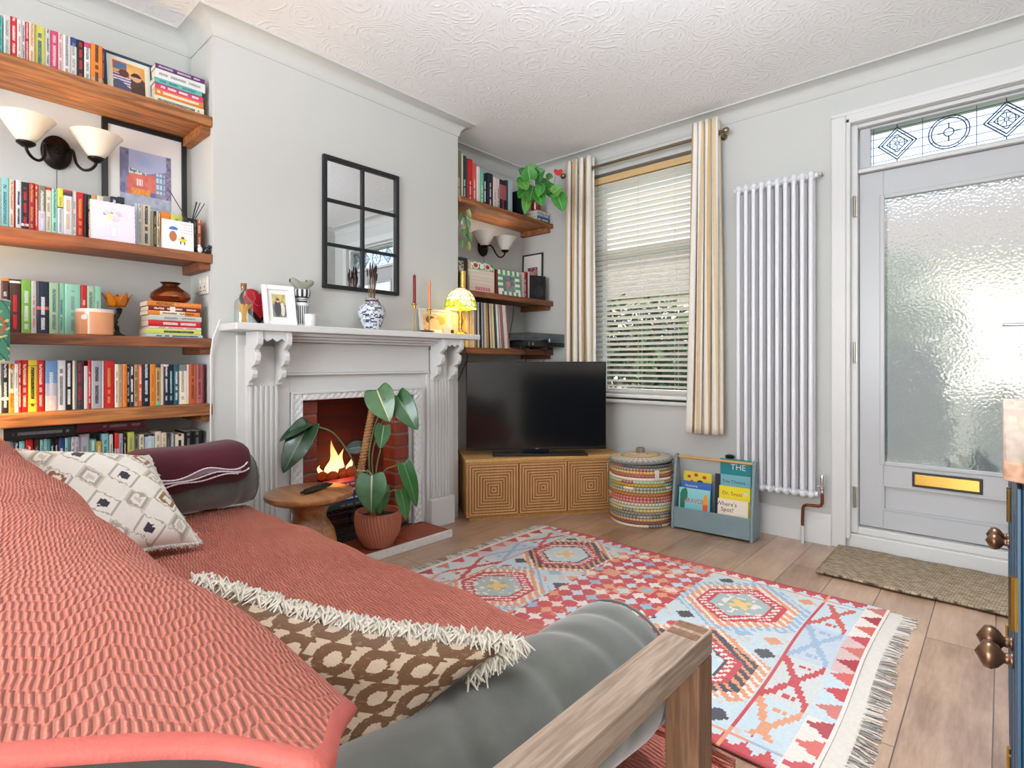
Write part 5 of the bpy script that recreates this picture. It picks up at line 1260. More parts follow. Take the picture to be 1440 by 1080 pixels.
def pic_red(u, v):
    if .24 < u < .76 and .42 < v < .74:
        if not (.28 < u < .72 and .45 < v < .71): return (70,40,44)
        return (150,60,70) if vnoise(u*22,v*22) > .5 else (206,160,156)
    return (226,222,214)
photo_frame('framed_print', 'small black framed square red print standing against the wall behind the speaker', 'picture', (-2.868,3.452,RZ[1]+.001), (-.02,0,0), .212, .400, .011, .014, BLACK, pic_red, mount=.0)
ttb = thing('record_player', 'black record player with a smoky dust cover on the lowest television alcove shelf', 'record player', (-2.706,3.252,RZ[2]+.0008))
BKG = M('player_black', (30,33,37), .3, coat=.3)
mb = MB(); mb.box(-.155,.155,-.212,.222,.016,.052); mb.build('plinth', BKG, ttb, bevel=.006)
for sx in (-.13,.06):
    for sy in (-.17,.18):
        mb = MB(); mb.lathe([(0,0),(.016,0),(.018,.0155),(0,.0155)], 18, c=(sx-.02,sy,0)); mb.build('foot', BLACKP, ttb, smooth=SM)
mb = MB(); mb.lathe([(0,.0525),(.148,.0525),(.150,.056),(.150,.064),(.0,.066)], 56, c=(-.0,-.03,0)); mb.build('platter', M('vinyl_black', (14,14,15), .25), ttb, smooth=SM)
mb = MB(); mb.lathe([(0,.0525),(.018,.0525),(.016,.085),(0,.086)], 20, c=(.05,.165,0)); mb.tube([(.05,.165,.078),(-.06,.155,.078),(-.08,.10,.074)], .004, 8); mb.build('tonearm', STEEL, ttb, smooth=SM)
mb = MB(); x0,x1,y0,y1,z0,z1 = -.153,.153,-.210,.220,.0545,.115
mb.box(x0,x1,y0,y0+.003,z0,z1); mb.box(x0,x1,y1-.003,y1,z0,z1); mb.box(x0,x0+.003,y0+.003,y1-.003,z0,z1); mb.box(x1-.003,x1,y0+.003,y1-.003,z0,z1); mb.box(x0,x1,y0,y1,z1+.0002,z1+.003); mb.build('dust_cover', GLASS('smoked_acrylic', (236,238,240), .94), ttb)
mb = MB(); mb.lathe([(0,0),(.008,0),(.008,.004),(0,.004)], 14, T=Matrix.Translation((.1555,-.17,.034)) @ Matrix.Rotation(PI/2,4,'Y')); mb.build('start_knob', STEEL, ttb, smooth=SM)
def cord(label, pts, r=.0028, mat=BLACKP, name='power_cord'):
    mb = MB(); sm = []; P_ = [Vector(p) for p in pts]
    for i in range(len(P_)-1):
        p0, p1, p2, p3 = [P_[max(0,min(len(P_)-1,k))] for k in (i-1,i,i+1,i+2)]
        for k in range(6):
            t = k/6; sm.append(.5*((2*p1)+(-p0+p2)*t+(2*p0-5*p1+4*p2-p3)*t*t+(-p0+3*p1-3*p2+p3)*t**3))
    sm.append(P_[-1]); mb.tube(sm, r, 8)
    return tag(mb.build(name, mat, smooth=SM), label, 'cord')
cord('thin black cord dropping from the middle alcove shelf to the record player', [(-2.93,3.30,1.467),(-2.93,3.29,1.38),(-2.93,3.265,1.29),(-2.935,3.25,1.20),(-2.935,3.24,1.125)])
cord('black cord hanging from the brass lamp behind the television', [(-2.668,2.475,1.21),(-2.662,2.500,1.19),(-2.66,2.505,1.12),(-2.657,2.53,1.06),(-2.69,2.535,1.0),(-2.80,2.52,.80)])
cord('black cord looping from the record player over the shelf edge', [(-2.80,3.10,1.1255),(-2.70,3.10,1.1265),(-2.655,3.11,1.115),(-2.655,3.135,1.07),(-2.66,3.145,1.06),(-2.75,3.15,.9)])
cord('black cord hanging straight down nearest the window below the record player', [(-2.80,3.33,1.1255),(-2.70,3.335,1.1265),(-2.655,3.345,1.11),(-2.655,3.36,1.06),(-2.75,3.36,.9)])
# ---------------------------------------------------------------- leaves
LEAFM = {}
def leaf_mat(name, c, vein):
    if name in LEAFM: return LEAFM[name]
    m = bpy.data.materials.new(name); nt, b, N, L = nodes(m); a = N('VertexColor'); a.layer_name = 'Col'
    L(a.outputs[0], b.inputs['Base Color']); b.inputs['Roughness'].default_value = .32; b.inputs['Coat Weight'].default_value = .3; b.inputs['Subsurface Weight'].default_value = .0
    LEAFM[name] = m; return m
LM = leaf_mat('glossy_leaf', None, None)
def leaf(parent, base, tip, width, up=Vector((0,0,1)), droop=.15, heart=.25, col=(44,92,44), vein=(110,150,90), fold=.18, name='leaf', wav=.0):
    base, tip = Vector(base), Vector(tip); ax = tip-base; L_ = ax.length; ax.normalize()
    side = ax.cross(up).normalized(); nn = side.cross(ax).normalized()
    def fn(u, v):
        s = u*2-1; t = v
        w = width*.5*(math.sin(PI*min(1,(t*.86+.14))**.75))**.75 if t < 1 else 0
        w = width*.5*max(0,(1-t))**.55*(.55+.9*min(1,t*3.2)*1.0)*.82 if False else w
        back = heart*.6*L_*(abs(s)**1.3-abs(s)**4*.5)*max(0,(1-t*2.0))
        return base+ax*(L_*t-back)+side*(s*w)+nn*(fold*w*abs(s)-droop*L_*(t*t)+wav*width*.1*math.sin(t*9)*abs(s))
    def cf(u, v):
        s = abs(u*2-1)
        if s < .045: return vein
        k = (v*9-s*2.2) % 1
        return mix(col, vein, .14) if False else mix(col, (20,50,24), .3*vnoise(u*5,v*7))
    mb = MB(); mb.grid(fn, 21, 22, colf=cf)
    o = mb.build(name, LM, parent, smooth=4)
    sl = o.modifiers.new('thick','SOLIDIFY'); sl.thickness = .0012; sl.offset = 0
    return o
# fireplace plant
POTC = Vector((-2.488,1.712,.0440))
pp = thing('plant_pot', 'ribbed terracotta pink pot on the hearth holding the big leaved plant', 'plant pot', tuple(POTC))
def potm():
    prof = [(.066,0),(.078,.008),(.112,.075),(.120,.115),(.122,.150),(.118,.182),(.116,.188),(.108,.188),(.106,.17),(.104,.15)]
    def fn(u, v):
        t = v*(len(prof)-1); i = min(int(t), len(prof)-2); f = t-i; a = 2*PI*u
        r = prof[i][0]+(prof[i+1][0]-prof[i][0])*f; z = prof[i][1]+(prof[i+1][1]-prof[i][1])*f
        if t < 5.2: r *= 1+.020*math.sin(44*a+z*60)
        return (r*math.cos(a), r*math.sin(a), z)
    mb = MB(); mb.grid(fn, 352, 36, wrapu=True); mb.lathe([(0,0.0005),(.066,0.0005)], 40)
    return mb
potm().build('pot', M('pink_terracotta', (190,116,92), .7, var=.06), pp, smooth=1.0)
mb = MB(); mb.lathe([(0,.158),(.1045,.155)], 36); mb.build('soil', M('soil', (50,38,30), .95, var=.4, vs=80, bump=.8, bs=90), pp)
pl = thing('potted_plant', 'large leaved climbing plant on a moss pole in the pink pot before the fire', 'plant', tuple(POTC+Vector((0,0,.160))))
def PL(px, py, d): return atD(px, py, d)-(POTC+Vector((0,0,.160)))
D0 = 2.86
mb = MB(); p0 = PL(505,672,2.90); p1 = PL(526,564,2.92); pb = Vector((.0,-.03,.002)); 
mb.tube([pb, p0]+[p0+(p1-p0)*t for t in (.25,.5,.75,1)], [.017]*6, 14)
for i in range(26): 
    c = p0+(p1-p0)*(i/25); mb.tube([c+Vector((.0185*math.cos(k*PI/6),.0185*math.sin(k*PI/6),.004*math.sin(k*PI/6))) for k in range(13)], .004, 5)
mb.build('moss_pole', M('coir_pole', (186,136,88), .9, var=.35, vs=70, bump=.6, bs=120), pl, smooth=SM)
mb = MB(); t_ = p0+(p1-p0)*.1; mb.tube([t_+Vector((.021*math.cos(k*PI/8),.021*math.sin(k*PI/8),0)) for k in range(17)], .002, 5); mb.tube([t_+Vector((.02,0,0)), t_+Vector((.05,.03,-.01)), t_+Vector((.05,.05,-.05))], .0018, 5); mb.build('plant_tie', M('white_tie', (226,222,210), .6), pl)
STM = M('green_stem', (104,122,78), .5, var=.15)
def stem(pts, r=.0038):
    mb = MB(); sm = []; P_ = pts
    for i in range(len(P_)-1):
        a0, a1, a2, a3 = [P_[max(0,min(len(P_)-1,k))] for k in (i-1,i,i+1,i+2)]
        for k in range(6):
            t = k/6; sm.append(.5*((2*a1)+(-a0+a2)*t+(2*a0-5*a1+4*a2-a3)*t*t+(-a0+3*a1-3*a2+a3)*t**3))
    sm.append(P_[-1]); mb.tube(sm, r, 8); mb.build('stem', STM, pl, smooth=SM)
TOC = Vector((.666,-.746,.25)).normalized()      # towards the room
root = Vector((0,0,0))
stem([root+Vector((-.01,-.02,0)), PL(502,690,2.86), PL(497,650,2.82), PL(472,612,2.76), PL(450,601,2.70), PL(432,598,2.68)])
stem([root+Vector((.01,.0,0)), PL(519,655,2.88), PL(524,610,2.88), PL(534,580,2.86), PL(541,560,2.84)])
stem([root+Vector((0,.02,0)), PL(523,650,2.90), PL(535,600,2.92), PL(552,570,2.92), PL(560,560,2.9)])
stem([root+Vector((.02,.02,0)), PL(529,670,2.86), PL(535,632,2.86)])
stem([root+Vector((.03,.02,0)), PL(538,668,2.84), PL(556,655,2.82), PL(567,651,2.80)])
stem([root+Vector((.04,.01,0)), PL(540,698,2.82), PL(552,690,2.80), PL(563,689,2.80)])
stem([root+Vector((.03,-.02,0)), PL(516,665,2.80), PL(522,668,2.78)])
leaf(pl, PL(434,598,2.68), PL(396,664,2.58), .135, up=TOC, heart=.30, droop=.10, col=(30,66,38), vein=(90,120,80), wav=.6)
leaf(pl, PL(433,596,2.68), PL(391,617,2.60), .085, up=Vector((.3,-.3,.9)), heart=.2, droop=.12, col=(26,60,36), vein=(80,110,76))
leaf(pl, PL(530,548,2.86), PL(547,592,2.80), .155, up=TOC, heart=.25, droop=.12, col=(74,120,66), vein=(190,200,130))
leaf(pl, PL(558,556,2.90), PL(585,602,2.82), .13, up=TOC, heart=.25, droop=.18, col=(36,92,38), vein=(90,140,80))
leaf(pl, PL(540,598,2.86), PL(535,631,2.86), .085, up=TOC, heart=.22, droop=-.05, col=(60,112,62), vein=(150,180,120))
leaf(pl, PL(523,668,2.79), PL(521,721,2.74), .158, up=TOC, heart=.22, droop=.10, col=(84,126,88), vein=(170,190,140))
leaf(pl, PL(537,684,2.82), PL(536,722,2.78), .085, up=Vector((.8,-.3,.3)), heart=.2, droop=.2, col=(60,120,56), vein=(120,160,90))
leaf(pl, PL(567,651,2.80), PL(591,711,2.76), .085, up=Vector((.75,-.3,.5)), heart=.15, droop=.25, col=(44,104,44), vein=(100,150,84))
leaf(pl, PL(563,689,2.80), PL(575,730,2.76), .075, up=Vector((.7,-.2,.5)), heart=.15, droop=.25, col=(60,118,54), vein=(110,160,90))
leaf(pl, PL(508,628,2.94), PL(484,632,2.92), .07, up=TOC, heart=.2, droop=.15, col=(60,78,74), vein=(110,126,116))
# flowering plant on the top shelf
PB_ = Vector((-2.735,3.345,PILER+.0008))
fpot = thing('plant_pot', 'small dark red glazed pot on the pile of books on the top television alcove shelf', 'plant pot', tuple(PB_))
mb = MB(); mb.lathe([(0,0),(.036,0),(.040,.01),(.046,.085),(.043,.085),(.040,.06),(0,.06)], 32); mb.build('pot', M('ox_blood_glaze', (120,40,28), .15, coat=.6, var=.25), fpot, smooth=SM)
mb = MB(); mb.lathe([(0,.062),(.040,.0615)], 24); mb.build('soil', M('soil', (50,38,30), .95, var=.4), fpot)
fp2 = thing('potted_plant', 'heart leaved plant with one red flower on the top television alcove shelf', 'plant', tuple(PB_+Vector((0,0,.064))))
d_ = 3.75
def P2(px, py, d=3.72): return atD(px, py, d)-(PB_+Vector((0,0,.064)))
LV = [((745,252),(742,232),.14,0),((752,250),(765,238),.13,1),((738,262),(728,250),.13,0),((740,268),(729,277),.12,0),((750,262),(745,282),.13,1),((758,255),(768,262),.10,1),((742,275),(738,300),.09,2),((757,270),(762,288),.11,0),((765,258),(775,276),.11,0),((770,266),(781,262),.10,1),((777,272),(790,262),.11,2),((784,274),(792,296),.13,0),((775,265),(782,282),.09,1),((745,243),(755,232),.11,2),((735,256),(741,266),.11,2),((760,262),(757,276),.09,0),((737,245),(730,238),.09,1),((768,250),(777,248),.08,2)]
for (b_, t_, w_, k) in LV:
    dd = 3.66+R.uniform(-.07,.07)
    bb, tt = P2(b_[0], b_[1], dd), P2(t_[0], t_[1], dd-.04)
    mb = MB(); md = (bb*.5)+Vector((0,0,.05)); mb.tube([Vector((R.uniform(-.01,.01),R.uniform(-.01,.01),0)), md*.6+Vector((0,0,.02)), bb*.85+Vector((0,0,.015)), bb], .0017, 5); mb.build('stem', STM, fp2, smooth=SM)
    leaf(fp2, bb, tt, w_*.78, up=TOC, heart=.3, droop=.12, col=((58,140,44),(44,120,40),(86,150,50))[k], vein=(130,180,90))
mb = MB(); f0 = P2(779,262,3.62); mb.tube([Vector((.01,.01,0)), P2(768,262,3.64), f0, P2(781,245,3.6)], .0018, 6); mb.build('flower_stalk', STM, fp2, smooth=SM)
leaf(fp2, P2(785,239.5,3.57), P2(785.5,247,3.55), .058, up=TOC, heart=.55, droop=.06, col=(214,30,36), vein=(226,60,56), name='red_flower', fold=.10)
# trailing plant hung below the top shelf
hp0 = Vector((-2.72,2.545,RB[0]))
hpl = thing('hanging_plant', 'small trailing plant in a glass hanger under the top television alcove shelf', 'plant', tuple(hp0))
mb = MB(); mb.tube([(0,0,-.0005),(0,0,-.05)], .0022, 6); mb.build('hook', BRASS, hpl)
mb = MB(); mb.lathe([(0,-.145),(.022,-.142),(.030,-.115),(.024,-.085),(.014,-.07),(.014,-.06),(.016,-.058)], 24); mb.tube([(0,0,-.05),(.014,0,-.062)], .0015, 5); mb.tube([(0,0,-.05),(-.014,0,-.062)], .0015, 5); mb.build('glass_hanger', GLASS('hanger_glass', (240,248,246), .85), hpl, smooth=SM)
for i, (dx, dy, dz, w_) in enumerate(((.03,.05,-.06,.03),(.02,-.05,-.10,.03),(.05,.02,-.14,.035),(.03,.045,-.17,.034),(.04,-.02,-.20,.032),(.03,.06,-.22,.04),(.02,.055,-.28,.035),(.03,-.03,-.27,.034),(.02,.03,-.10,.03))):
    b_ = Vector((dx*.6,dy*.6,dz+.03)); mb = MB(); mb.tube([(0,0,-.07),b_*.5+Vector((.02,0,-.02)),b_], .0012, 5); mb.build('stem', STM, hpl, smooth=SM)
    leaf(hpl, b_, Vector((dx,dy,dz-.03)), w_, up=TOC, heart=.1, droop=.1, col=(70,120,50) if i % 3 else (150,150,70), vein=(140,170,100))
# ---------------------------------------------------------------- side table and remote
stb = thing('side_table', 'round wooden side table with a turned drum base at the end of the sofa', 'side table', (-2.278,1.212,.0006))
mb = MB(); mb.lathe([(0,.404),(.10,.406),(.160,.418),(.184,.432),(.187,.441),(.184,.451),(.177,.4545),(0,.4555)], 64); mb.build('table_top', MANGO, stb, smooth=SM)
mb = MB(); mb.lathe([(0,0),(.100,0),(.112,.02),(.118,.08),(.118,.17),(.114,.235),(.104,.280),(.086,.312),(.072,.334),(.070,.358),(.084,.388),(.10,.4035),(0,.4038)], 56); mb.build('table_base', MANGO, stb, smooth=SM)
rm = thing('remote_control', 'black remote control lying on the round side table', 'remote control', (-2.258,1.236,.4568), rot=(0,0,.42))
mb = MB(); mb.grid(lambda u, v: (.021*math.cos(2*PI*u)*(.75+.25*math.sin(PI*v)), -.095+.19*v, .010+.0095*math.sin(2*PI*u)*min(1,math.sin(PI*min(max(v,.03),.97))*3)), 20, 24, wrapu=True); mb.build('body', BLACKP, rm, smooth=4)
mb = MB()
for i in range(8):
    for j in range(3): mb.ball((-.011+j*.011,-.07+i*.017,.0193),(.0032,.0042,.0014),8,6)
mb.build('buttons', M('rubber_grey', (52,52,56), .6), rm, smooth=4)
# ---------------------------------------------------------------- patterned lamp behind the sofa
flp = thing('floor_lamp', 'standing lamp with a green leaf patterned drum shade between the sofa and the shelves', 'lamp', (-2.572,.148,.0006))
mb = MB(); mb.lathe([(0,0),(.10,0),(.10,.012),(.03,.022),(.010,.03),(.010,1.04),(0,1.04)], 28); mb.build('stand', IRON, flp, smooth=SM)
def willow(u, v):
    a = u*2*PI; x = u*5.0; y = v*1.6
    bg = (54,128,106) if vnoise(u*20,v*6,2) > .45 else (84,150,124)
    st_ = (x+.28*math.sin(y*5)) % 1
    if abs(st_-.5) < .045: return (206,100,66)
    for k in range(2):
        q = (y*4.6+k*.5) % 1; s_ = (st_-.5)*(1 if k else -1)
        if 0 < s_ < .36 and abs(q-.25-s_*1.2) < .16*math.sin(PI*s_/.36): return (216,214,150) if vnoise(x*3,y*3) > .35 else (150,180,120)
    if abs(((x*1.7+y*2.1) % 1)-.5) < .05: return (30,92,84)
    return bg
mb = MB(); mb.grid(lambda u, v: (.113*math.cos(2*PI*u), .113*math.sin(2*PI*u), 1.024+.205*v), 220, 60, wrapu=True, colf=willow)
def shade_mat():
    m = VC('printed_shade', .8, var=.03); nt = m.node_tree; b = nt.nodes['Principled BSDF']; a = [n for n in nt.nodes if n.type == 'VERTEX_COLOR'][0]
    nt.links.new(a.outputs[0], b.inputs['Emission Color']); b.inputs['Emission Strength'].default_value = .22; return m
mb.build('lamp_shade', shade_mat(), flp, smooth=4)
mb = MB()
for z in (1.0225,1.2305): mb.tube([(.1135*math.cos(2*PI*i/48),.1135*math.sin(2*PI*i/48),z) for i in range(49)], .0028, 6)
for i in range(3): mb.tube([(0,0,1.035),(.1125*math.cos(i*2.094),.1125*math.sin(i*2.094),1.0225)], .002, 5)
mb.build('shade_ring', M('cream_trim', (232,226,214), .6), flp, smooth=SM)
# ---------------------------------------------------------------- blue cabinet by the door wall
kb = thing('kitchen_cabinet', 'tall blue painted cabinet with wooden worktop and bronze petal knobs', 'cabinet', (0,0,0))
BLUE = M('petrol_blue_paint', (28,62,84), .4, var=.05)
cx0, ky0, ky1 = .030, .80, 2.13
mb = MB(); mb.box(cx0+.004, .545, ky0, ky1, .10, .892); mb.box(cx0+.05, .545, ky0+.02, ky1-.02, .001, .0995); mb.build('carcass', BLUE, kb, bevel=.003)
mb = MB(); mb.prism([(.0,ky0-.005),(.030,ky0-.028),(.55,ky0-.028),(.55,ky1+.03),(.0,ky1+.03)], .893, .915, 'z'); mb.build('worktop', WOOD('worktop_wood', (128,84,60), (206,170,142), 'y', 16, .35, coat=.5), kb, bevel=.003)
for i, (a, b) in enumerate(((.83,1.062),(1.066,1.40),(1.42,1.724),(1.728,2.09))):
    d = MB(); d.box(cx0-.014, cx0+.0035, a, b, .12, .88); d = d.build('door', BLUE, kb, bevel=.002)
    mb = MB()
    for y0,y1,z0,z1 in ((a,a+.05,.12,.88),(b-.05,b,.12,.88),(a+.05,b-.05,.12,.18),(a+.05,b-.05,.82,.88)): mb.box(cx0-.0185,cx0-.0142,y0,y1,z0,z1)
    mb.build('door_frame', BLUE, d, bevel=.001)
    yk = b-.028 if i % 2 == 0 else a+.028
    k = MB(); T = Matrix.Translation((cx0-.0187,yk,.606)) @ Matrix.Rotation(-PI/2, 4, 'Y')
    k.lathe([(0,0),(.012,0),(.008,.004),(.007,.010),(.015,.016),(.0195,.024),(.018,.032),(.008,.038),(0,.042)], 12, T=T); k.build('knob', M('bronze_knob', (120,88,66), .32, .75), d, smooth=4)
    hy = a+.004 if i % 2 == 0 else b-.004
    for z in (.25,.75):
        mb = MB(); mb.tube([(cx0-.020,hy,z-.03),(cx0-.020,hy,z+.03)], .005, 10); mb.build('hinge', BRASS, d)
# ================================================================ SOFA
so = thing('sofa', 'long grey sofa with square oak arms under a coral throw', 'sofa', (0,0,0))
GREY = M('grey_velvet', (96,99,92), .8, var=.42, vs=14, sheen=.8, bump=.12, bs=260, bd=.002)
AZ = .58
for x0, nm in ((-.415,'near'),(-2.51,'far')):
    x1 = x0+.058
    a = MB(); a.box(x0, x1, -.27, .897, AZ-.040, AZ); a = a.build('arm_frame', OAK, so, bevel=.003)
    mb = MB(); mb.box(x0, x1, .842, .896, .0006, AZ-.0405); mb.build('front_post', OAK_SHADE, a, bevel=.003)
    mb = MB(); mb.box(x0, x1, -.268, -.214, .0006, AZ-.0405); mb.build('rear_post', OAK_SHADE, a, bevel=.003)
    mb = MB(); mb.box(x0+.004, x1-.004, -.2135, .8415, .16, .20); mb.build('lower_rail', OAK_SHADE, a, bevel=.003)
    for yy in (.838,.868): 
        mb = MB(); mb.box(x0+.004,x1-.004,yy-.0+.003,yy+.022,AZ+.0001,AZ+.0006); mb.build('joint_plug', OAK_SHADE, a)
mb = MB(); mb.box(-2.45, -.4155, -.2, .83, .20, .285); mb.build('seat_base', GREY, so, bevel=.02)
def rbox(x0,x1,y0,y1,z0,z1,name,rad=.05,puff=.02,parent=so):
    mb = MB(); mb.box(x0,x1,y0,y1,z0,z1); o = mb.build(name, GREY, parent, smooth=4)
    bv = o.modifiers.new('round','BEVEL'); bv.width = rad; bv.segments = 5
    return o
rbox(-2.44,-1.56,.24,.960,.301,.412,'seat_cushion'); rbox(-1.555,-.715,.24,.960,.301,.412,'seat_cushion')
# ---- coral throw
def throw_mat(P=.0048, ROW=.021, ZP=.062, ZA=.026, dist=.0068):
    m = bpy.data.materials.new('coral_ribbed_throw'); nt, b, N, L = nodes(m)
    uv = N('UVMap'); uv.uv_map = 'UVMap'; s = N('SeparateXYZ'); L(uv.outputs[0], s.inputs[0]); U, V, _ = s.outputs
    tri = lambda x, per: mathn(nt, 'MULTIPLY', mathn(nt, 'ABSOLUTE', mathn(nt, 'SUBTRACT', mathn(nt, 'FRACT', mathn(nt, 'DIVIDE', x, per)), .5)), 2)
    nz = noise(nt, uv.outputs[0], 9, 2)
    A_ = mathn(nt, 'MULTIPLY_ADD', U, .98, mathn(nt, 'MULTIPLY', V, .18))            # along the cord
    B_ = mathn(nt, 'MULTIPLY_ADD', V, .98, mathn(nt, 'MULTIPLY', U, -.18))           # across the cords
    B_ = mathn(nt, 'MULTIPLY_ADD', nz, .012, B_)
    A_ = mathn(nt, 'MULTIPLY_ADD', nz, .010, A_)
    zig = mathn(nt, 'MULTIPLY_ADD', tri(B_, ZP), ZA, A_)
    row = mathn(nt, 'DIVIDE', zig, ROW)
    st = tri(zig, ROW)
    off = mathn(nt, 'MULTIPLY', mathn(nt, 'FRACT', mathn(nt, 'MULTIPLY', mathn(nt, 'FLOOR', mathn(nt, 'ADD', row, .5)), .37)), P)
    rib = mathn(nt, 'ABSOLUTE', mathn(nt, 'SINE', mathn(nt, 'MULTIPLY', mathn(nt, 'ADD', B_, off), PI/P)))
    sm = N('MapRange'); sm.inputs[1].default_value = 0; sm.inputs[2].default_value = .34; L(st, sm.inputs[0])
    h = mathn(nt, 'MULTIPLY', mathn(nt, 'POWER', rib, .7), mathn(nt, 'MULTIPLY_ADD', sm.outputs[0], .65, .35))
    fz = noise(nt, uv.outputs[0], 500, 2, .7)
    hh = mathn(nt, 'MULTIPLY_ADD', fz, .15, h)
    c = mixc(nt, mathn(nt, 'MULTIPLY_ADD', fz, .5, mathn(nt, 'MULTIPLY', noise(nt, uv.outputs[0], 5, 2), .6)), (206,102,86), (244,152,130))
    L(c, b.inputs['Base Color']); b.inputs['Roughness'].default_value = .9; b.inputs['Sheen Weight'].default_value = .15; b.inputs['Sheen Tint'].default_value = lin((255,190,170))
    bumpto(nt, b, hh, 1.0, dist)
    return m
THROW = throw_mat(); THROWS = throw_mat(.0085, .040, .12, .05, .011); HEM = M('coral_hem', (192,96,86), .9, var=.08, vs=60, bump=.2, bs=400)
def catmull(pts, n):
    out = []
    P_ = [Vector(p) for p in pts]
    for i in range(len(P_)-1):
        p0, p1, p2, p3 = [P_[max(0,min(len(P_)-1,k))] for k in (i-1,i,i+1,i+2)]
        for k in range(n):
            t = k/n; out.append(.5*((2*p1)+(-p0+p2)*t+(2*p0-5*p1+4*p2-p3)*t*t+(-p0+3*p1-3*p2+p3)*t**3))
    out.append(P_[-1]); return out
def arclen(pts):
    s = [0]
    for a, b in zip(pts, pts[1:]): s.append(s[-1]+(b-a).length)
    return s
def cloth(name, prof, xfn, parent, nu=120, wob=None, mat=None, hem=0):
    """a cloth swept along x: prof is the outline in y,z; xfn(i, t) gives x"""
    pr = catmull([(0,)+p for p in prof], 10); sl = arclen(pr); mb = MB(); nv = len(pr)-1
    for j in range(nv+1):
        for i in range(nu+1):
            t = i/nu; x = xfn(sl[j]/sl[-1], t); p = pr[j]
            # outward normal of the outline
            a, b = pr[max(0,j-1)], pr[min(nv,j+1)]; tn = (b-a).normalized(); nn = Vector((0,-tn.z,tn.y))
            if nn.z < 0 and abs(nn.z) > .3: nn = -nn
            w_ = wob(x, sl[j], sl[-1]) if wob else 0; dz = 0
            if isinstance(w_, tuple): w_, dz = w_
            mb.v.append((x, p.y+nn.y*w_, p.z+nn.z*w_+dz)); mb.uv[len(mb.v)-1] = (-x, sl[j])
    for j in range(nv):
        for i in range(nu):
            a = j*(nu+1)+i; mb.f.append([a,a+1,a+nu+2,a+nu+1]); mb.m.append(1 if i < hem else 0); mb.c.append(None)
    o = mb.build(name, [mat or THROW, HEM], parent, smooth=4, recalc=True)
    s_ = o.modifiers.new('thick','SOLIDIFY'); s_.thickness = .008; s_.offset = -1
    return o
bt_ = thing('sofa_throw', 'coral ribbed throw draped over the back of the sofa', 'throw', (0,0,0))
prof = [(-.262,.33),(-.262,.55),(-.255,.72),(-.225,.800),(-.16,.822),(-.06,.828),(.05,.828),(.14,.820),(.196,.798),(.228,.752),(.236,.67),(.238,.57),(.240,.47)]
HEMY = [(-.4,-.72),(.032,-.348),(.064,-.320),(.09,-.298),(.11,-.278),(.128,-.250),(.142,-.230),(.165,-.262),(.20,-.300),(.243,-.41),(.317,-.53),(.6,-.80)]
def hem_x(p):
    y = p.y if p.z > .78 else (.20+(.8-p.z)*.9 if p.y > 0 else p.y)
    for (a, xa), (b, xb) in zip(HEMY, HEMY[1:]):
        if y <= b: return xa+(xb-xa)*max(0, (y-a)/(b-a))-.013
    return -.33
_pp = catmull([(0,)+p for p in prof], 10); _ss = arclen(_pp)
def xn(s, t):
    k = min(range(len(_ss)), key=lambda i: abs(_ss[i]-s*_ss[-1])); near = max(-.62, hem_x(_pp[k]))
    return near+(-2.40-near)*t
cloth('throw_cloth', prof, xn, bt_, 150, lambda x, s, S: .004*math.sin(x*7+s*5)+.003*math.sin(x*17-s*9), hem=1)
bp_ = []
for k in range(1, len(_pp)-1):
    tn = (_pp[k+1]-_pp[k-1]).normalized(); bp_.append((_pp[k].y+tn.z*.019, _pp[k].z-tn.y*.019))
bp_ = [(y, max(.302, z)) for y, z in bp_]
bp_ = [(bp_[0][0], .302)]+bp_+[(bp_[-1][0], .302)]
for x0, x1 in ((-2.385,-1.385),(-1.38,-.375)):
    mb = MB(); mb.prism(bp_, x0, x1, 'x'); mb.build('back_cushion', GREY, so, smooth=SM)
st_ = thing('seat_throw', 'coral ribbed throw spread over the sofa seat and hanging down its front', 'throw', (0,0,0))
prof2 = [(.225,.437),(.32,.436),(.5,.438),(.7,.438),(.9,.436),(.965,.430),(.992,.408),(1.004,.36),(1.010,.26),(1.012,.15),(1.012,.10)]
def xs2(s, t):
    k = min(1, max(0, (s-.655)/.04)); near = -.424+.062*k
    return near+(-2.325-near)*t
def dip(x, s, S):
    k = min(1, max(0, (x+.70)/.07)); k = k*k*(3-2*k)
    return .004*math.sin(x*9+s*7)+.003*math.sin(x*23), -(.130*k if s < .80 else .130*k*max(0, 1-(s-.80)/.08))
cloth('throw_cloth', prof2, xs2, st_, 140, dip, THROWS)
# ---- bolsters
def bolster(label, xc, zc, r, y0, y1, seed):
    o = thing('bolster_cushion', label, 'cushion', (xc,0,zc), group='grey velvet bolsters')
    def fn(u, v):
        a = 2*PI*u; t = v; y = y0+(y1-y0)*t
        e = min(t, 1-t)*(y1-y0)/r
        k = 1 if e > .5 else math.sqrt(max(0, 1-(1-e/.5)**2))**.7 if e > 0 else 0
        rr = r*k*(1+.03*math.sin(9*t+seed+a)+.014*math.sin(17*t+2*a+seed)-.07*math.exp(-((t-.72-.02*math.sin(2*a))/.03)**2)*(.5+.5*math.sin(a-.4))-.06*math.exp(-((t-.5-.05*math.sin(a+seed))/.028)**2)-.05*math.exp(-((t-.86-.03*math.cos(a))/.02)**2)-.05*math.exp(-((t-.33+.04*math.sin(a*2))/.025)**2))
        if e < .5: rr *= 1+.03*math.sin(14*a)*(1-e/.5)
        return (rr*math.cos(a)*1.03, y, rr*math.sin(a))
    mb = MB(); mb.grid(fn, 56, 90, wrapu=True); mb.build('cushion', GREY, o, smooth=4, weld=True)
    for s_, y in ((1,y1),(-1,y0)):
        mb = MB(); rr = r*.95; yy = y-s_*.030
        mb.tube([(rr*1.03*math.cos(2*PI*i/40), yy, rr*math.sin(2*PI*i/40)) for i in range(41)], .0030, 6)
        mb.build('piping', GREY, o, smooth=4)
    return o
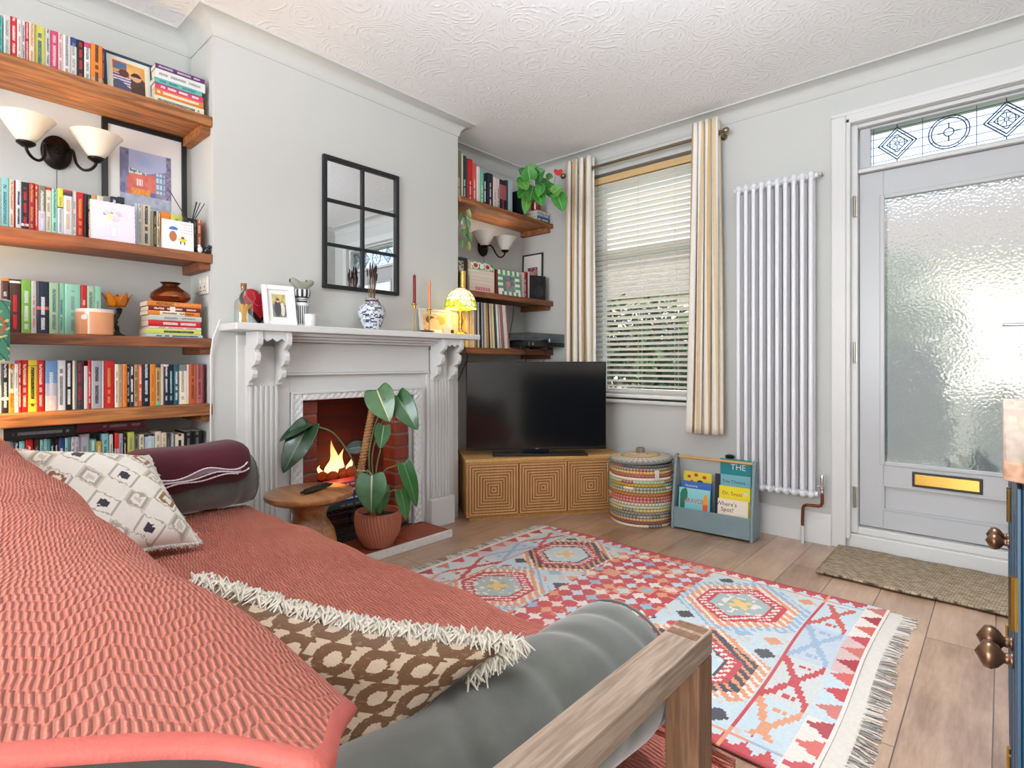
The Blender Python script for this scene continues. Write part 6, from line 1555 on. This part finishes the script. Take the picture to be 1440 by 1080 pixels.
bolster('long grey velvet bolster along the inside of the oak arm by the fringed cushion', -.542, .456, .114, .264, .945, .4)
bolster('long grey velvet bolster at the far end of the sofa under the folded plum blanket', -2.335, .547, .100, .26, 1.0, 2.1)
# ---- cushions
def cushion(label, TL, TR, BR, BL, th, colf, mat, name='scatter_cushion', sag=.06, fringe=None, nu=130):
    o = thing(name, label, 'cushion', (0,0,0))
    TL, TR, BR, BL = map(Vector, (TL,TR,BR,BL)); nn = (TR-TL).cross(TL-BL).normalized()
    c0 = (TL+TR+BR+BL)/4
    def base(u, v):
        s, t = 2*u-1, 2*v-1
        p = (BL*(1-u)+BR*u)*(1-v)+(TL*(1-u)+TR*u)*v
        pin = sag*((1-s*s)*t*t*t*t*abs(t)**2+(1-t*t)*s*s*s*s*abs(s)**2)
        return p+(c0-p)*pin
    def face(sg):
        def fn(u, v):
            s, t = 2*u-1, 2*v-1
            h = th*((1-s**4)*(1-t**4))**.6
            h *= 1+.06*math.sin(7*u+5*v)+.04*math.sin(13*v-6*u)
            return base(u, v)+nn*h*sg
        return fn
    mb = MB(); mb.grid(face(1), nu, nu, colf=colf); mb.grid(face(-1), nu, nu, colf=colf)
    mb.build('cover', mat, o, smooth=4, weld=True)
    return o, base, nn
IK = VC('woven_cotton', .9, bump=.4, bs=260, bd=.003, sheen=.2, var=.06)
def ogee(u, v):
    wob = .012*(vnoise(u*60, v*60)-.5)
    x, y = u*7.5+wob*5, v*6.5+wob*5
    r = math.floor(y); xx = (x+.5*(r % 2)) % 1-.5; yy = (y % 1)-.5
    d = math.sqrt((xx/.50)**2+(yy/.62)**2)
    if d < .40 and not (xx < -.3): return (206,184,160)
    if d < .97 and not (xx > .27 and -.05 < yy < .34): return (112,78,50) if vnoise(u*90, v*90) > .14 else (140,104,76)
    if abs(abs(yy)-.5+.16*math.cos(xx*2*PI)) < .075: return (122,88,60)
    return (200,178,152)
CB = cushion('brown and beige ring patterned cushion with white fringe leaning beside the grey bolster', (-.890,.300,.695), (-.530,.600,.612), (-.640,.385,.455), (-.86,.275,.455), .085, ogee, IK, sag=.17, nu=190)
def ikat(u, v):
    w = .02*(vnoise(u*70, v*8)-.5)+.02*(vnoise(u*9, v*60)-.5)
    x, y = (u+w)*4.0, (v+w)*4.0
    i, j = math.floor(x), math.floor(y); xx = x-i-.5; yy = y-j-.5
    k = (i+j) % 2
    d = abs(xx)+abs(yy)
    if k == 0:
        if d < .20: return (58,52,66) if (i//2+j) % 2 else (232,226,216)
        if d < .36 and not ((i//2+j) % 2): return (150,108,66)
        if .46 < d < .54: return (176,168,158)
    else:
        if d < .14: return (206,198,186)
        if .26 < d < .36: return (170,162,152)
        if .36 < d < .46: return (206,196,180)
    return (232,228,218)
CI = cushion('cream ikat patterned cushion with brown and charcoal diamonds against the plum blanket', (-2.19,.235,.760), (-2.13,.560,.705), (-1.855,.625,.462), (-1.87,.30,.47), .065, ikat, IK, sag=.08)
def fringe_along(obj, base, nn, edges, L_, n, mat, r=.0016, seed=1):
    rr = random.Random(seed); mb = MB()
    if nn.dot(Vector((0,0,H))-base(.5,.5)) < 0: nn = -nn
    for (u0,v0,u1,v1) in edges:
        for i in range(n):
            t = (i+rr.random())/n; u, v = u0+(u1-u0)*t, v0+(v1-v0)*t
            p = base(u, v); cen = base(.5,.5); out = (p-cen).normalized()
            tan = (base(u1,v1)-base(u0,v0)).normalized()
            d = (out*rr.uniform(.35,.9)+nn*rr.uniform(-.6,.9)+tan*rr.uniform(-.7,.7)+Vector((0,0,rr.uniform(-.1,.3)))).normalized()
            l = L_*rr.uniform(.45,1.35); q = p+d*l*.55; e = q+(d*.25+nn*.35+Vector((0,0,-.75))+tan*rr.uniform(-.8,.8)).normalized()*l*.6
            mb.tube([p-d*.004, q, e], [r*1.3, r*1.5, r*.7], 4, caps=False)
    return mb.build('fringe', mat, obj, smooth=4)
FR = M('cream_fringe', (240,232,216), .9, var=.08, vs=60, sheen=.3)
fr = fringe_along(CB[0], CB[1], CB[2], [(0,1,1,1)], .026, 1700, FR, r=.0015); fr['kind'] = 'stuff'
fr = fringe_along(CB[0], CB[1], CB[2], [(1,1,1,.8)], .024, 260, FR, r=.0015, seed=4); fr['kind'] = 'stuff'
fr = fringe_along(CI[0], CI[1], CI[2], [(0,1,1,1),(1,1,1,0),(1,0,0,0)], .010, 420, M('cotton_fringe', (232,228,220), .9), r=.0013, seed=2); fr['kind'] = 'stuff'
# ---- folded plum blanket
pb = thing('folded_blanket', 'folded plum blanket with white edging lying on the far bolster', 'blanket', (-2.290,.715,.555), rot=(.0,.0,-.06))
PLUM = M('plum_wool', (78,18,34), .92, var=.12, vs=20, sheen=.12, bump=.3, bs=300)
def fold(name, mat, hw, layers, thick, L0, L1, parent):
    # a flattened spiral outline in x-z, extruded along y
    pts = []
    for k in range(layers*2):
        z = k*thick; sgn = 1 if k % 2 == 0 else -1
        x0, x1 = -hw*sgn, hw*sgn
        for i in range(9):
            t = i/8; pts.append((x0+(x1-x0)*t, z+thick*.0))
        if k < layers*2-1:
            for i in range(1,6):
                a = -PI/2+PI*i/6; pts.append((x1+sgn*thick*.5*math.cos(a), z+thick*.5+thick*.5*math.sin(a)))
    return pts
def softbox(u, v):
    a = 2*PI*u; n_ = 3.2
    c, s_ = math.cos(a), math.sin(a)
    x = .115*abs(c)**(2/n_)*(1 if c > 0 else -1); z = .080*abs(s_)**(2/2.4)*(1 if s_ > 0 else -1)
    y = -.20+.42*v; e = min(v, 1-v)*.42/.06; k = 1 if e >= 1 else math.sqrt(max(0,1-(1-e)**2))
    bend = -.30*(y*y)*1.0+.05*y
    return (x*(.55+.45*k)*(1+.03*math.sin(9*v)), y, z*(.35+.65*k)+.075+bend*.8+.006*math.sin(7*v+3*u))
mb = MB(); mb.grid(softbox, 48, 40, wrapu=True); mb.build('blanket_fold', PLUM, pb, smooth=4)
EDGE = M('white_edging', (226,216,220), .9, var=.1)
def onfold(u, v, k=1.02): 
    p = Vector(softbox(u, v)); c = Vector((0, p.y, .075-.30*p.y*p.y*.8+.04*p.y)); return c+(p-c)*k
for u0, amp, s0, s1 in ((.985,.012,.12,.93),(.955,.010,.06,.95),(.93,.014,.10,.85)):
    mb = MB(); mb.tube([onfold((u0+amp*math.sin(v*15+u0*50)+(.05*max(0,(v-.8)/.2)**2)) % 1, v) for v in [s0+(s1-s0)*i/60 for i in range(61)]], [.0022+.0014*abs(math.sin(i*1.3)) for i in range(61)], 6); mb.build('edging', EDGE, pb, smooth=4)
mb = MB(); mb.grid(lambda u, v: onfold((.985-.030*u+.012*math.sin((.15+.72*v)*15+49)) % 1, .15+.72*v, 1.008), 3, 50); mb.build('lining', M('mauve_lining', (150,130,140), .9), pb, smooth=4)
# ================================================================ RUG
RX0, RX1, RY0, RY1 = -2.105, -.345, 1.44, 2.69
RED, LBL, CRM, ORG, CHA, BLU_, TEA, DKR = (188,70,74), (190,206,212), (224,214,203), (216,146,110), (74,74,80), (148,172,194), (164,178,176), (164,54,62)
def kilim(u, v):
    X, Y = u*(RX1-RX0), v*(RY1-RY0); W, Hh = RX1-RX0, RY1-RY0
    q = .0088; X = (math.floor(X/q)+.5)*q; Yq = (math.floor(Y/q)+.5)*q
    fine = vnoise(X*55, Yq*55, 4)
    ex, ey = min(X, W-X), min(Yq, Hh-Yq)
    if ex < .008: return CRM
    # end borders: triangles, then a band of hooked motifs
    if ex < .075:
        t = (Yq/.105) % 1; k = (ex-.008)/.067
        pal = (RED, (204,92,84), DKR, (196,110,100))
        return pal[int(Yq/.105) % 4] if abs(t-.5) < .46*(1-k) else (CRM, LBL, (206,176,170))[int(Yq/.3) % 3]
    if ex < .081: return ORG
    if ex < .215 and ey > .10:
        cy = (Yq/.30) % 1-.5; cx = (ex-.148)/.067; r = int(Yq/.30)
        a, b = abs(cx), abs(cy)*2
        bgc = (LBL, (200,204,200), (186,196,206))[r % 3]; fg = (ORG, RED, BLU_, (196,90,80))[r % 4]
        if abs(a-b) < .17 and a < .92: return fg
        if a+b < .28: return fg
        if .62 < b < .78 and a < .6 and int(a*9) % 2 == 0: return fg
        return bgc
    if .215 <= ex < .222: return RED if ey > .10 else ORG
    # side borders
    if ey < .012: return DKR
    if ey < .06:
        t = (X/.058) % 1; k = (ey-.012)/.048
        return RED if abs(t-.5) < .5*(1-k)+.05 else ((226,214,200), (196,206,210), ORG)[int(X/.35) % 3]
    if ey < .067: return ORG if int(X/.2) % 2 else BLU_
    # field: three columns of hexagon medallions, two rows, lattices between
    x, y = X-.222, Yq-.067; w, h = W-.444, Hh-.134
    cells = [(.17,.30,0),(.17,.84,2),(.62,.30,3),(.62,.84,1),(1.07,.30,2),(1.07,.84,0)]
    best = None
    for cx, cy, kind in cells:
        dx, dy = abs(x-cx), abs(y-cy)
        d = max(dx/.235, (dx*.75+dy)/.29)
        if best is None or d < best[0]: best = (d, x-cx, y-cy, kind)
    d, dx, dy, kind = best
    if kind in (0, 2):
        if d < 1.0:
            saw = .045*(abs(((dx+dy)/.042) % 1-.5)*2)
            if d > .86: return (LBL, CRM)[kind//2] if saw < .02 else (ORG if kind else BLU_)
            if d > .68: return (CHA if kind else ORG) if (((dx*1.0+dy*1.0)/.046) % 1 < .56+.9*(d-.72)) else (ORG if kind else CRM)
            if d > .62: return RED
            if d > .50: return CRM if ((dx-dy)/.036) % 1 > .5 else RED
            if d > .46: return CHA if kind else RED
            if d > .2:
                return (LBL if kind else TEA) if fine > .25 else CRM
            return (226,190,120) if abs(abs(dx)-abs(dy)) < .022 or d < .06 else ((206,216,220) if kind else (150,170,150))
        # corner motifs
        if abs(((x/.11) % 1)-.5)+abs(((y/.11) % 1)-.5) < .34: return (RED, CHA, ORG, BLU_)[int(x/.11)*3+int(y/.11) & 3]
        return (LBL, (196,206,206))[int(y/.2) % 2] if fine > .2 else (206,190,176)
    # lattice of little stars
    s_ = .075; i, j = math.floor(x/s_), math.floor(y/s_); xx, yy = abs((x/s_) % 1-.5), abs((y/s_) % 1-.5)
    col = (CRM, LBL, BLU_, (226,200,190), CRM, ORG, LBL)[(i*3+j*5) % 7]
    if kind == 3: bgc = RED if (i+j) % 5 else (196,70,60)
    else: bgc = RED if (i-j) % 4 else ORG
    if xx+yy < .40 and not (xx < .10 and yy < .10): return col
    if xx+yy < .46 and (xx < .1 or yy < .1): return col
    return bgc if fine > .12 else mix(bgc, CRM, .3)
rg = thing('rug', 'flat woven kilim rug in red blue and orange medallions with fringed ends', 'rug', (0,0,0))
mb = MB(); wv = lambda x, y: .0015*math.sin(x*9+y*4)*math.sin(y*7)
mb.grid(lambda u, v: (RX0+(RX1-RX0)*u+.006*math.sin(v*7), RY0+(RY1-RY0)*v+.005*math.sin(u*9), .0065+wv(u*1.7,v*1.2)), 340, 240, colf=lambda u, v: mix(kilim(u, v), (206,196,188), .06+.14*vnoise(u*7, v*5, 8)))
o = mb.build('woven_field', VC('kilim_wool', .95, bump=.5, bs=230, bd=.003, var=.16, vs=130), rg)
s_ = o.modifiers.new('thick','SOLIDIFY'); s_.thickness = .004; s_.offset = -1
KW = M('cream_kilim_end', (216,208,196), .95, var=.1, vs=90, bump=.4, bs=220)
for x0, x1 in ((RX0-.030,RX0+.001),(RX1-.001,RX1+.045)):
    mb = MB(); mb.grid(lambda u, v: (x0+(x1-x0)*u+.006*math.sin(v*7), RY0+(RY1-RY0)*v, .0045+.001*math.sin(v*9)), 4, 60); e = mb.build('woven_end', KW, rg); s_ = e.modifiers.new('thick','SOLIDIFY'); s_.thickness = .0035; s_.offset = -1
rr = random.Random(5); mb = MB()
for xe, sg in ((RX0-.029,-1),(RX1+.044,1)):
    n = 210
    for i in range(n):
        v = i/(n-1); y = RY0+(RY1-RY0)*v; l = rr.uniform(.035,.055); a = rr.uniform(-.014,.014); a += .010*math.sin(v*23)
        xb = xe+.006*math.sin(v*7)
        mb.tube([(xb-sg*.004,y,.004),(xb+sg*l*.4,y+a*.5,.0045),(xb+sg*l*.8,y+a,.0028),(xb+sg*l,y+a+rr.uniform(-.004,.004),.0022)], [.0017,.0023,.0016,.0022], 5, mi=1 if rr.random() < .5 else 0)
fr = mb.build('fringe', [KW, M('grey_fringe', (150,146,140), .95)], rg, smooth=SM); fr['kind'] = 'stuff'
# ---- door mat
def jute():
    m = bpy.data.materials.new('woven_seagrass'); nt, b, N, L = nodes(m); v = coords(nt)
    br = N('TexBrick'); br.inputs['Scale'].default_value = 1; br.inputs['Brick Width'].default_value = .022; br.inputs['Row Height'].default_value = .010; br.inputs['Mortar Size'].default_value = .0022; br.inputs['Mortar Smooth'].default_value = 1
    mp = N('Mapping'); mp.inputs['Rotation'].default_value = (0,0,.12); L(v, mp.inputs[0]); L(mp.outputs[0], br.inputs[0])
    br.inputs[1].default_value = lin((188,170,142)); br.inputs[2].default_value = lin((146,126,100)); br.inputs[3].default_value = lin((70,58,46))
    L(br.outputs[0], b.inputs['Base Color']); b.inputs['Roughness'].default_value = .95; bumpto(nt, b, br.outputs['Fac'], -1, .006); return m
mb = MB(); mb.grid(lambda u, v: (-.672+.76*u, 2.945+.505*v+.004*math.sin(u*11), .011+.0012*math.sin(u*40)*math.sin(v*30)), 60, 40)
o = mb.build('door_mat', jute(), smooth=4); s_ = o.modifiers.new('thick','SOLIDIFY'); s_.thickness = .0105; s_.offset = -1
tag(o, 'woven seagrass door mat in front of the front door', 'door mat')
# ================================================================ GARDEN OUTSIDE
mb = MB(); mb.box(-14, 14, YF+.26, 40, -.30, -.16)
tag(mb.build('lawn', M('garden_grass', (150,164,110), .95, var=.3, vs=6, bump=.5, bs=60)), 'pale green lawn in front of the house', 'lawn', kind='structure')
HOUSE = M('pale_render', (226,220,208), .9, var=.05)
hs = thing('house', 'pale rendered house across the street seen through the window', 'house', (-3.0,17,-.16))
mb = MB(); mb.box(-9,14,0,6,0,3.4); mb.build('house_wall', HOUSE, hs)
mb = MB(); mb.prism([(-.6,3.401),(6.6,3.401),(3,5.6)], -9.3, 14.3, 'x'); mb.build('roof', M('slate_roof', (120,110,106), .8, var=.2), hs)
for x in (-7,-3.4,.2,3.8,7.4,11):
    mb = MB(); mb.box(x,x+1.3,-.05,.05,.9,2.3); f = mb.build('window', M('dark_pane', (70,80,92), .1), hs)
    mb = MB(); mb.box(x-.08,x+1.38,-.08,-.051,.82,.9); mb.box(x-.08,x+1.38,-.08,-.051,2.3,2.38); mb.box(x+.61,x+.69,-.08,-.051,.9,2.3); mb.build('window_bars', PVC, f)
gw = MB(); gw.box(-14,14,8.2,8.45,-.16,.72)
tag(gw.build('garden_wall', M('stone_wall', (176,168,156), .9, var=.3, vs=8, bump=.4, bs=30)), 'low pale garden wall along the pavement', 'garden wall')
def bush(label, c, r, n, col, ls, seed):
    o = thing('garden_bush', label, 'bush', c); rr = random.Random(seed); mb = MB()
    for i in range(n):
        a, b, k = rr.uniform(0,2*PI), rr.uniform(-.15,1), rr.random()**.4
        p = Vector((r[0]*k*math.cos(a)*math.sqrt(max(0,1-b*b*.9)), r[1]*k*math.sin(a)*math.sqrt(max(0,1-b*b*.9)), r[2]*(.5+.5*b*k)))
        d = Vector((rr.uniform(-1,1),rr.uniform(-1,1),rr.uniform(-.4,1))).normalized(); s_ = d.cross(Vector((rr.uniform(-1,1),rr.uniform(-1,1),rr.uniform(-1,1)))).normalized(); l = ls*rr.uniform(.6,1.3)
        cc = tuple(v*rr.uniform(.6,1.35) for v in col); cc = tuple(min(255, v) for v in cc)
        mb.add([p, p+d*l*.5+s_*l*.28, p+d*l, p+d*l*.5-s_*l*.28], [(0,1,2,3)], 0, cc)
    mb.build('foliage', VC('bush_leaves', .6), o, recalc=False)
    mb = MB()
    for i in range(6): a = rr.uniform(0,6.28); mb.tube([(0,0,0),(r[0]*.5*math.cos(a),r[1]*.5*math.sin(a),r[2]*.7)], [.02,.008], 6)
    mb.build('stem', M('bark', (80,66,56), .9), o)
bush('dark shrub beside the path behind the hinge side of the door glass', (-.43,4.22,-.158), (.20,.2,1.30), 1500, (44,58,66), .075, 1)
bush('low shrub seen through the handle side of the door glass', (-.02,4.6,-.158), (.12,.15,1.02), 380, (60,76,80), .07, 2)
bush('large shrub outside the lower half of the window', (-2.15,5.2,-.158), (.9,.6,1.35), 3200, (70,92,62), .10, 3)
bush('dark shrub behind the window near the door path', (-3.6,6.4,-.158), (1.2,.7,2.0), 3000, (60,80,60), .12, 4)
bush('tall loose shrub farther from the window', (-1.1,7.0,-.158), (.9,.6,2.3), 2400, (90,110,80), .11, 5)
# ================================================================ LIGHT
w = bpy.data.worlds.new('sky'); SC.world = w; w.use_nodes = True; nt = w.node_tree; bg = nt.nodes['Background']
sky = nt.nodes.new('ShaderNodeTexSky'); sky.sky_type = 'NISHITA'; sky.sun_disc = False; sky.sun_elevation = math.radians(38); sky.sun_rotation = math.radians(200); sky.air_density = 1; sky.dust_density = 3
hs_ = nt.nodes.new('ShaderNodeHueSaturation'); hs_.inputs['Saturation'].default_value = .45
nt.links.new(sky.outputs[0], hs_.inputs['Color']); nt.links.new(hs_.outputs[0], bg.inputs[0]); bg.inputs[1].default_value = .34
def light(name, kind, loc, rot, e, col=(255,255,255), size=(1,1), **k):
    l = bpy.data.lights.new(name, kind); l.energy = e; l.color = lin(col)[:3]
    if kind == 'AREA': l.shape = 'RECTANGLE'; l.size, l.size_y = size
    for a, b in k.items(): setattr(l, a, b)
    o = bpy.data.objects.new(name, l); COL.objects.link(o); o.location = loc; o.rotation_euler = rot
    return o
light('sun', 'SUN', (0,0,10), (math.radians(50),0,math.radians(-150)), 2.6, (255,248,238), angle=.02)
a, c, d, e = BW
light('rear_fill_light', 'AREA', ((a+c)/2,YB-.25,(d+e)/2), (PI/2,0,0), 158, (240,246,255), (c-a,e-d))  # area fill added outside the made-up rear window
# unseen uplighter, added above the view to bounce light off the ceiling
pdl = thing('added_uplighter', 'unseen bowl uplighter, added over the middle of the room to brighten the ceiling', 'added light', (-.42,1.12,ZC-.0006))
mb = MB(); mb.lathe([(0,0),(.05,0),(.05,-.02),(0,-.02)], 28); mb.build('ceiling_rose', GLOSSW, pdl, smooth=SM)
for i in range(3):
    a = i*2*PI/3; mb = MB(); mb.tube([(.03*math.cos(a),.03*math.sin(a),-.02),(.215*math.cos(a),.215*math.sin(a),-.60)], .002, 6); mb.build('chain', BRASS, pdl)
mb = MB(); mb.lathe([(0,-.72),(.10,-.70),(.18,-.655),(.22,-.60),(.214,-.60),(.172,-.648),(.095,-.69),(0,-.71)], 44); mb.build('bowl', M('plaster_bowl', (240,240,236), .8), pdl, smooth=SM)
light('uplighter_fill', 'POINT', (-.42,1.12,ZC-.640), (0,0,0), 66, (232,241,255), shadow_soft_size=.05)
dl = thing('added_spotlight', 'unseen spotlight, added near the front door to brighten the floor', 'ceiling light', (-.10,1.62,ZC-.0006))
mb = MB(); mb.lathe([(.0,0),(.05,0),(.05,-.012),(.038,-.014),(.036,-.004),(0,-.004)], 32); mb.build('bezel', CHROME, dl, smooth=SM)
light('floor_fill_spot', 'SPOT', (-.10,1.62,ZC-.03), (.12,0,0), 150, (240,246,255), spot_size=1.35, spot_blend=1.0, shadow_soft_size=.05)  # added spot, out of view, lifts the floor and rug by the door
light('table_lamp_bulb', 'POINT', (-2.585,2.402,MZ1+.235), (0,0,0), 1.6, (255,206,120), shadow_soft_size=.03)
light('floor_lamp_bulb', 'POINT', (-2.572,.148,1.13), (0,0,0), 16, (255,200,130), shadow_soft_size=.03)
for yy in (.448, 2.995):
    for s_ in (-1, 1): light('sconce_fill', 'POINT', (XL+.0012+.132, yy+s_*.112, 1.905+.035), (0,0,0), .22, (255,244,230), shadow_soft_size=.02)  # weak fill added inside the unlit sconces to brighten the alcoves
light('fire_glow', 'POINT', (-2.83,1.71,.46), (0,0,0), .5, (255,130,50), shadow_soft_size=.05)
vs = SC.view_settings; vs.view_transform = 'Standard'; vs.look = 'None'; vs.gamma = 1; vs.use_curve_mapping = False; vs.exposure = 0.37
SC.cycles.max_bounces = 8; SC.cycles.diffuse_bounces = 4; SC.cycles.transparent_max_bounces = 12; SC.cycles.sample_clamp_indirect = 6
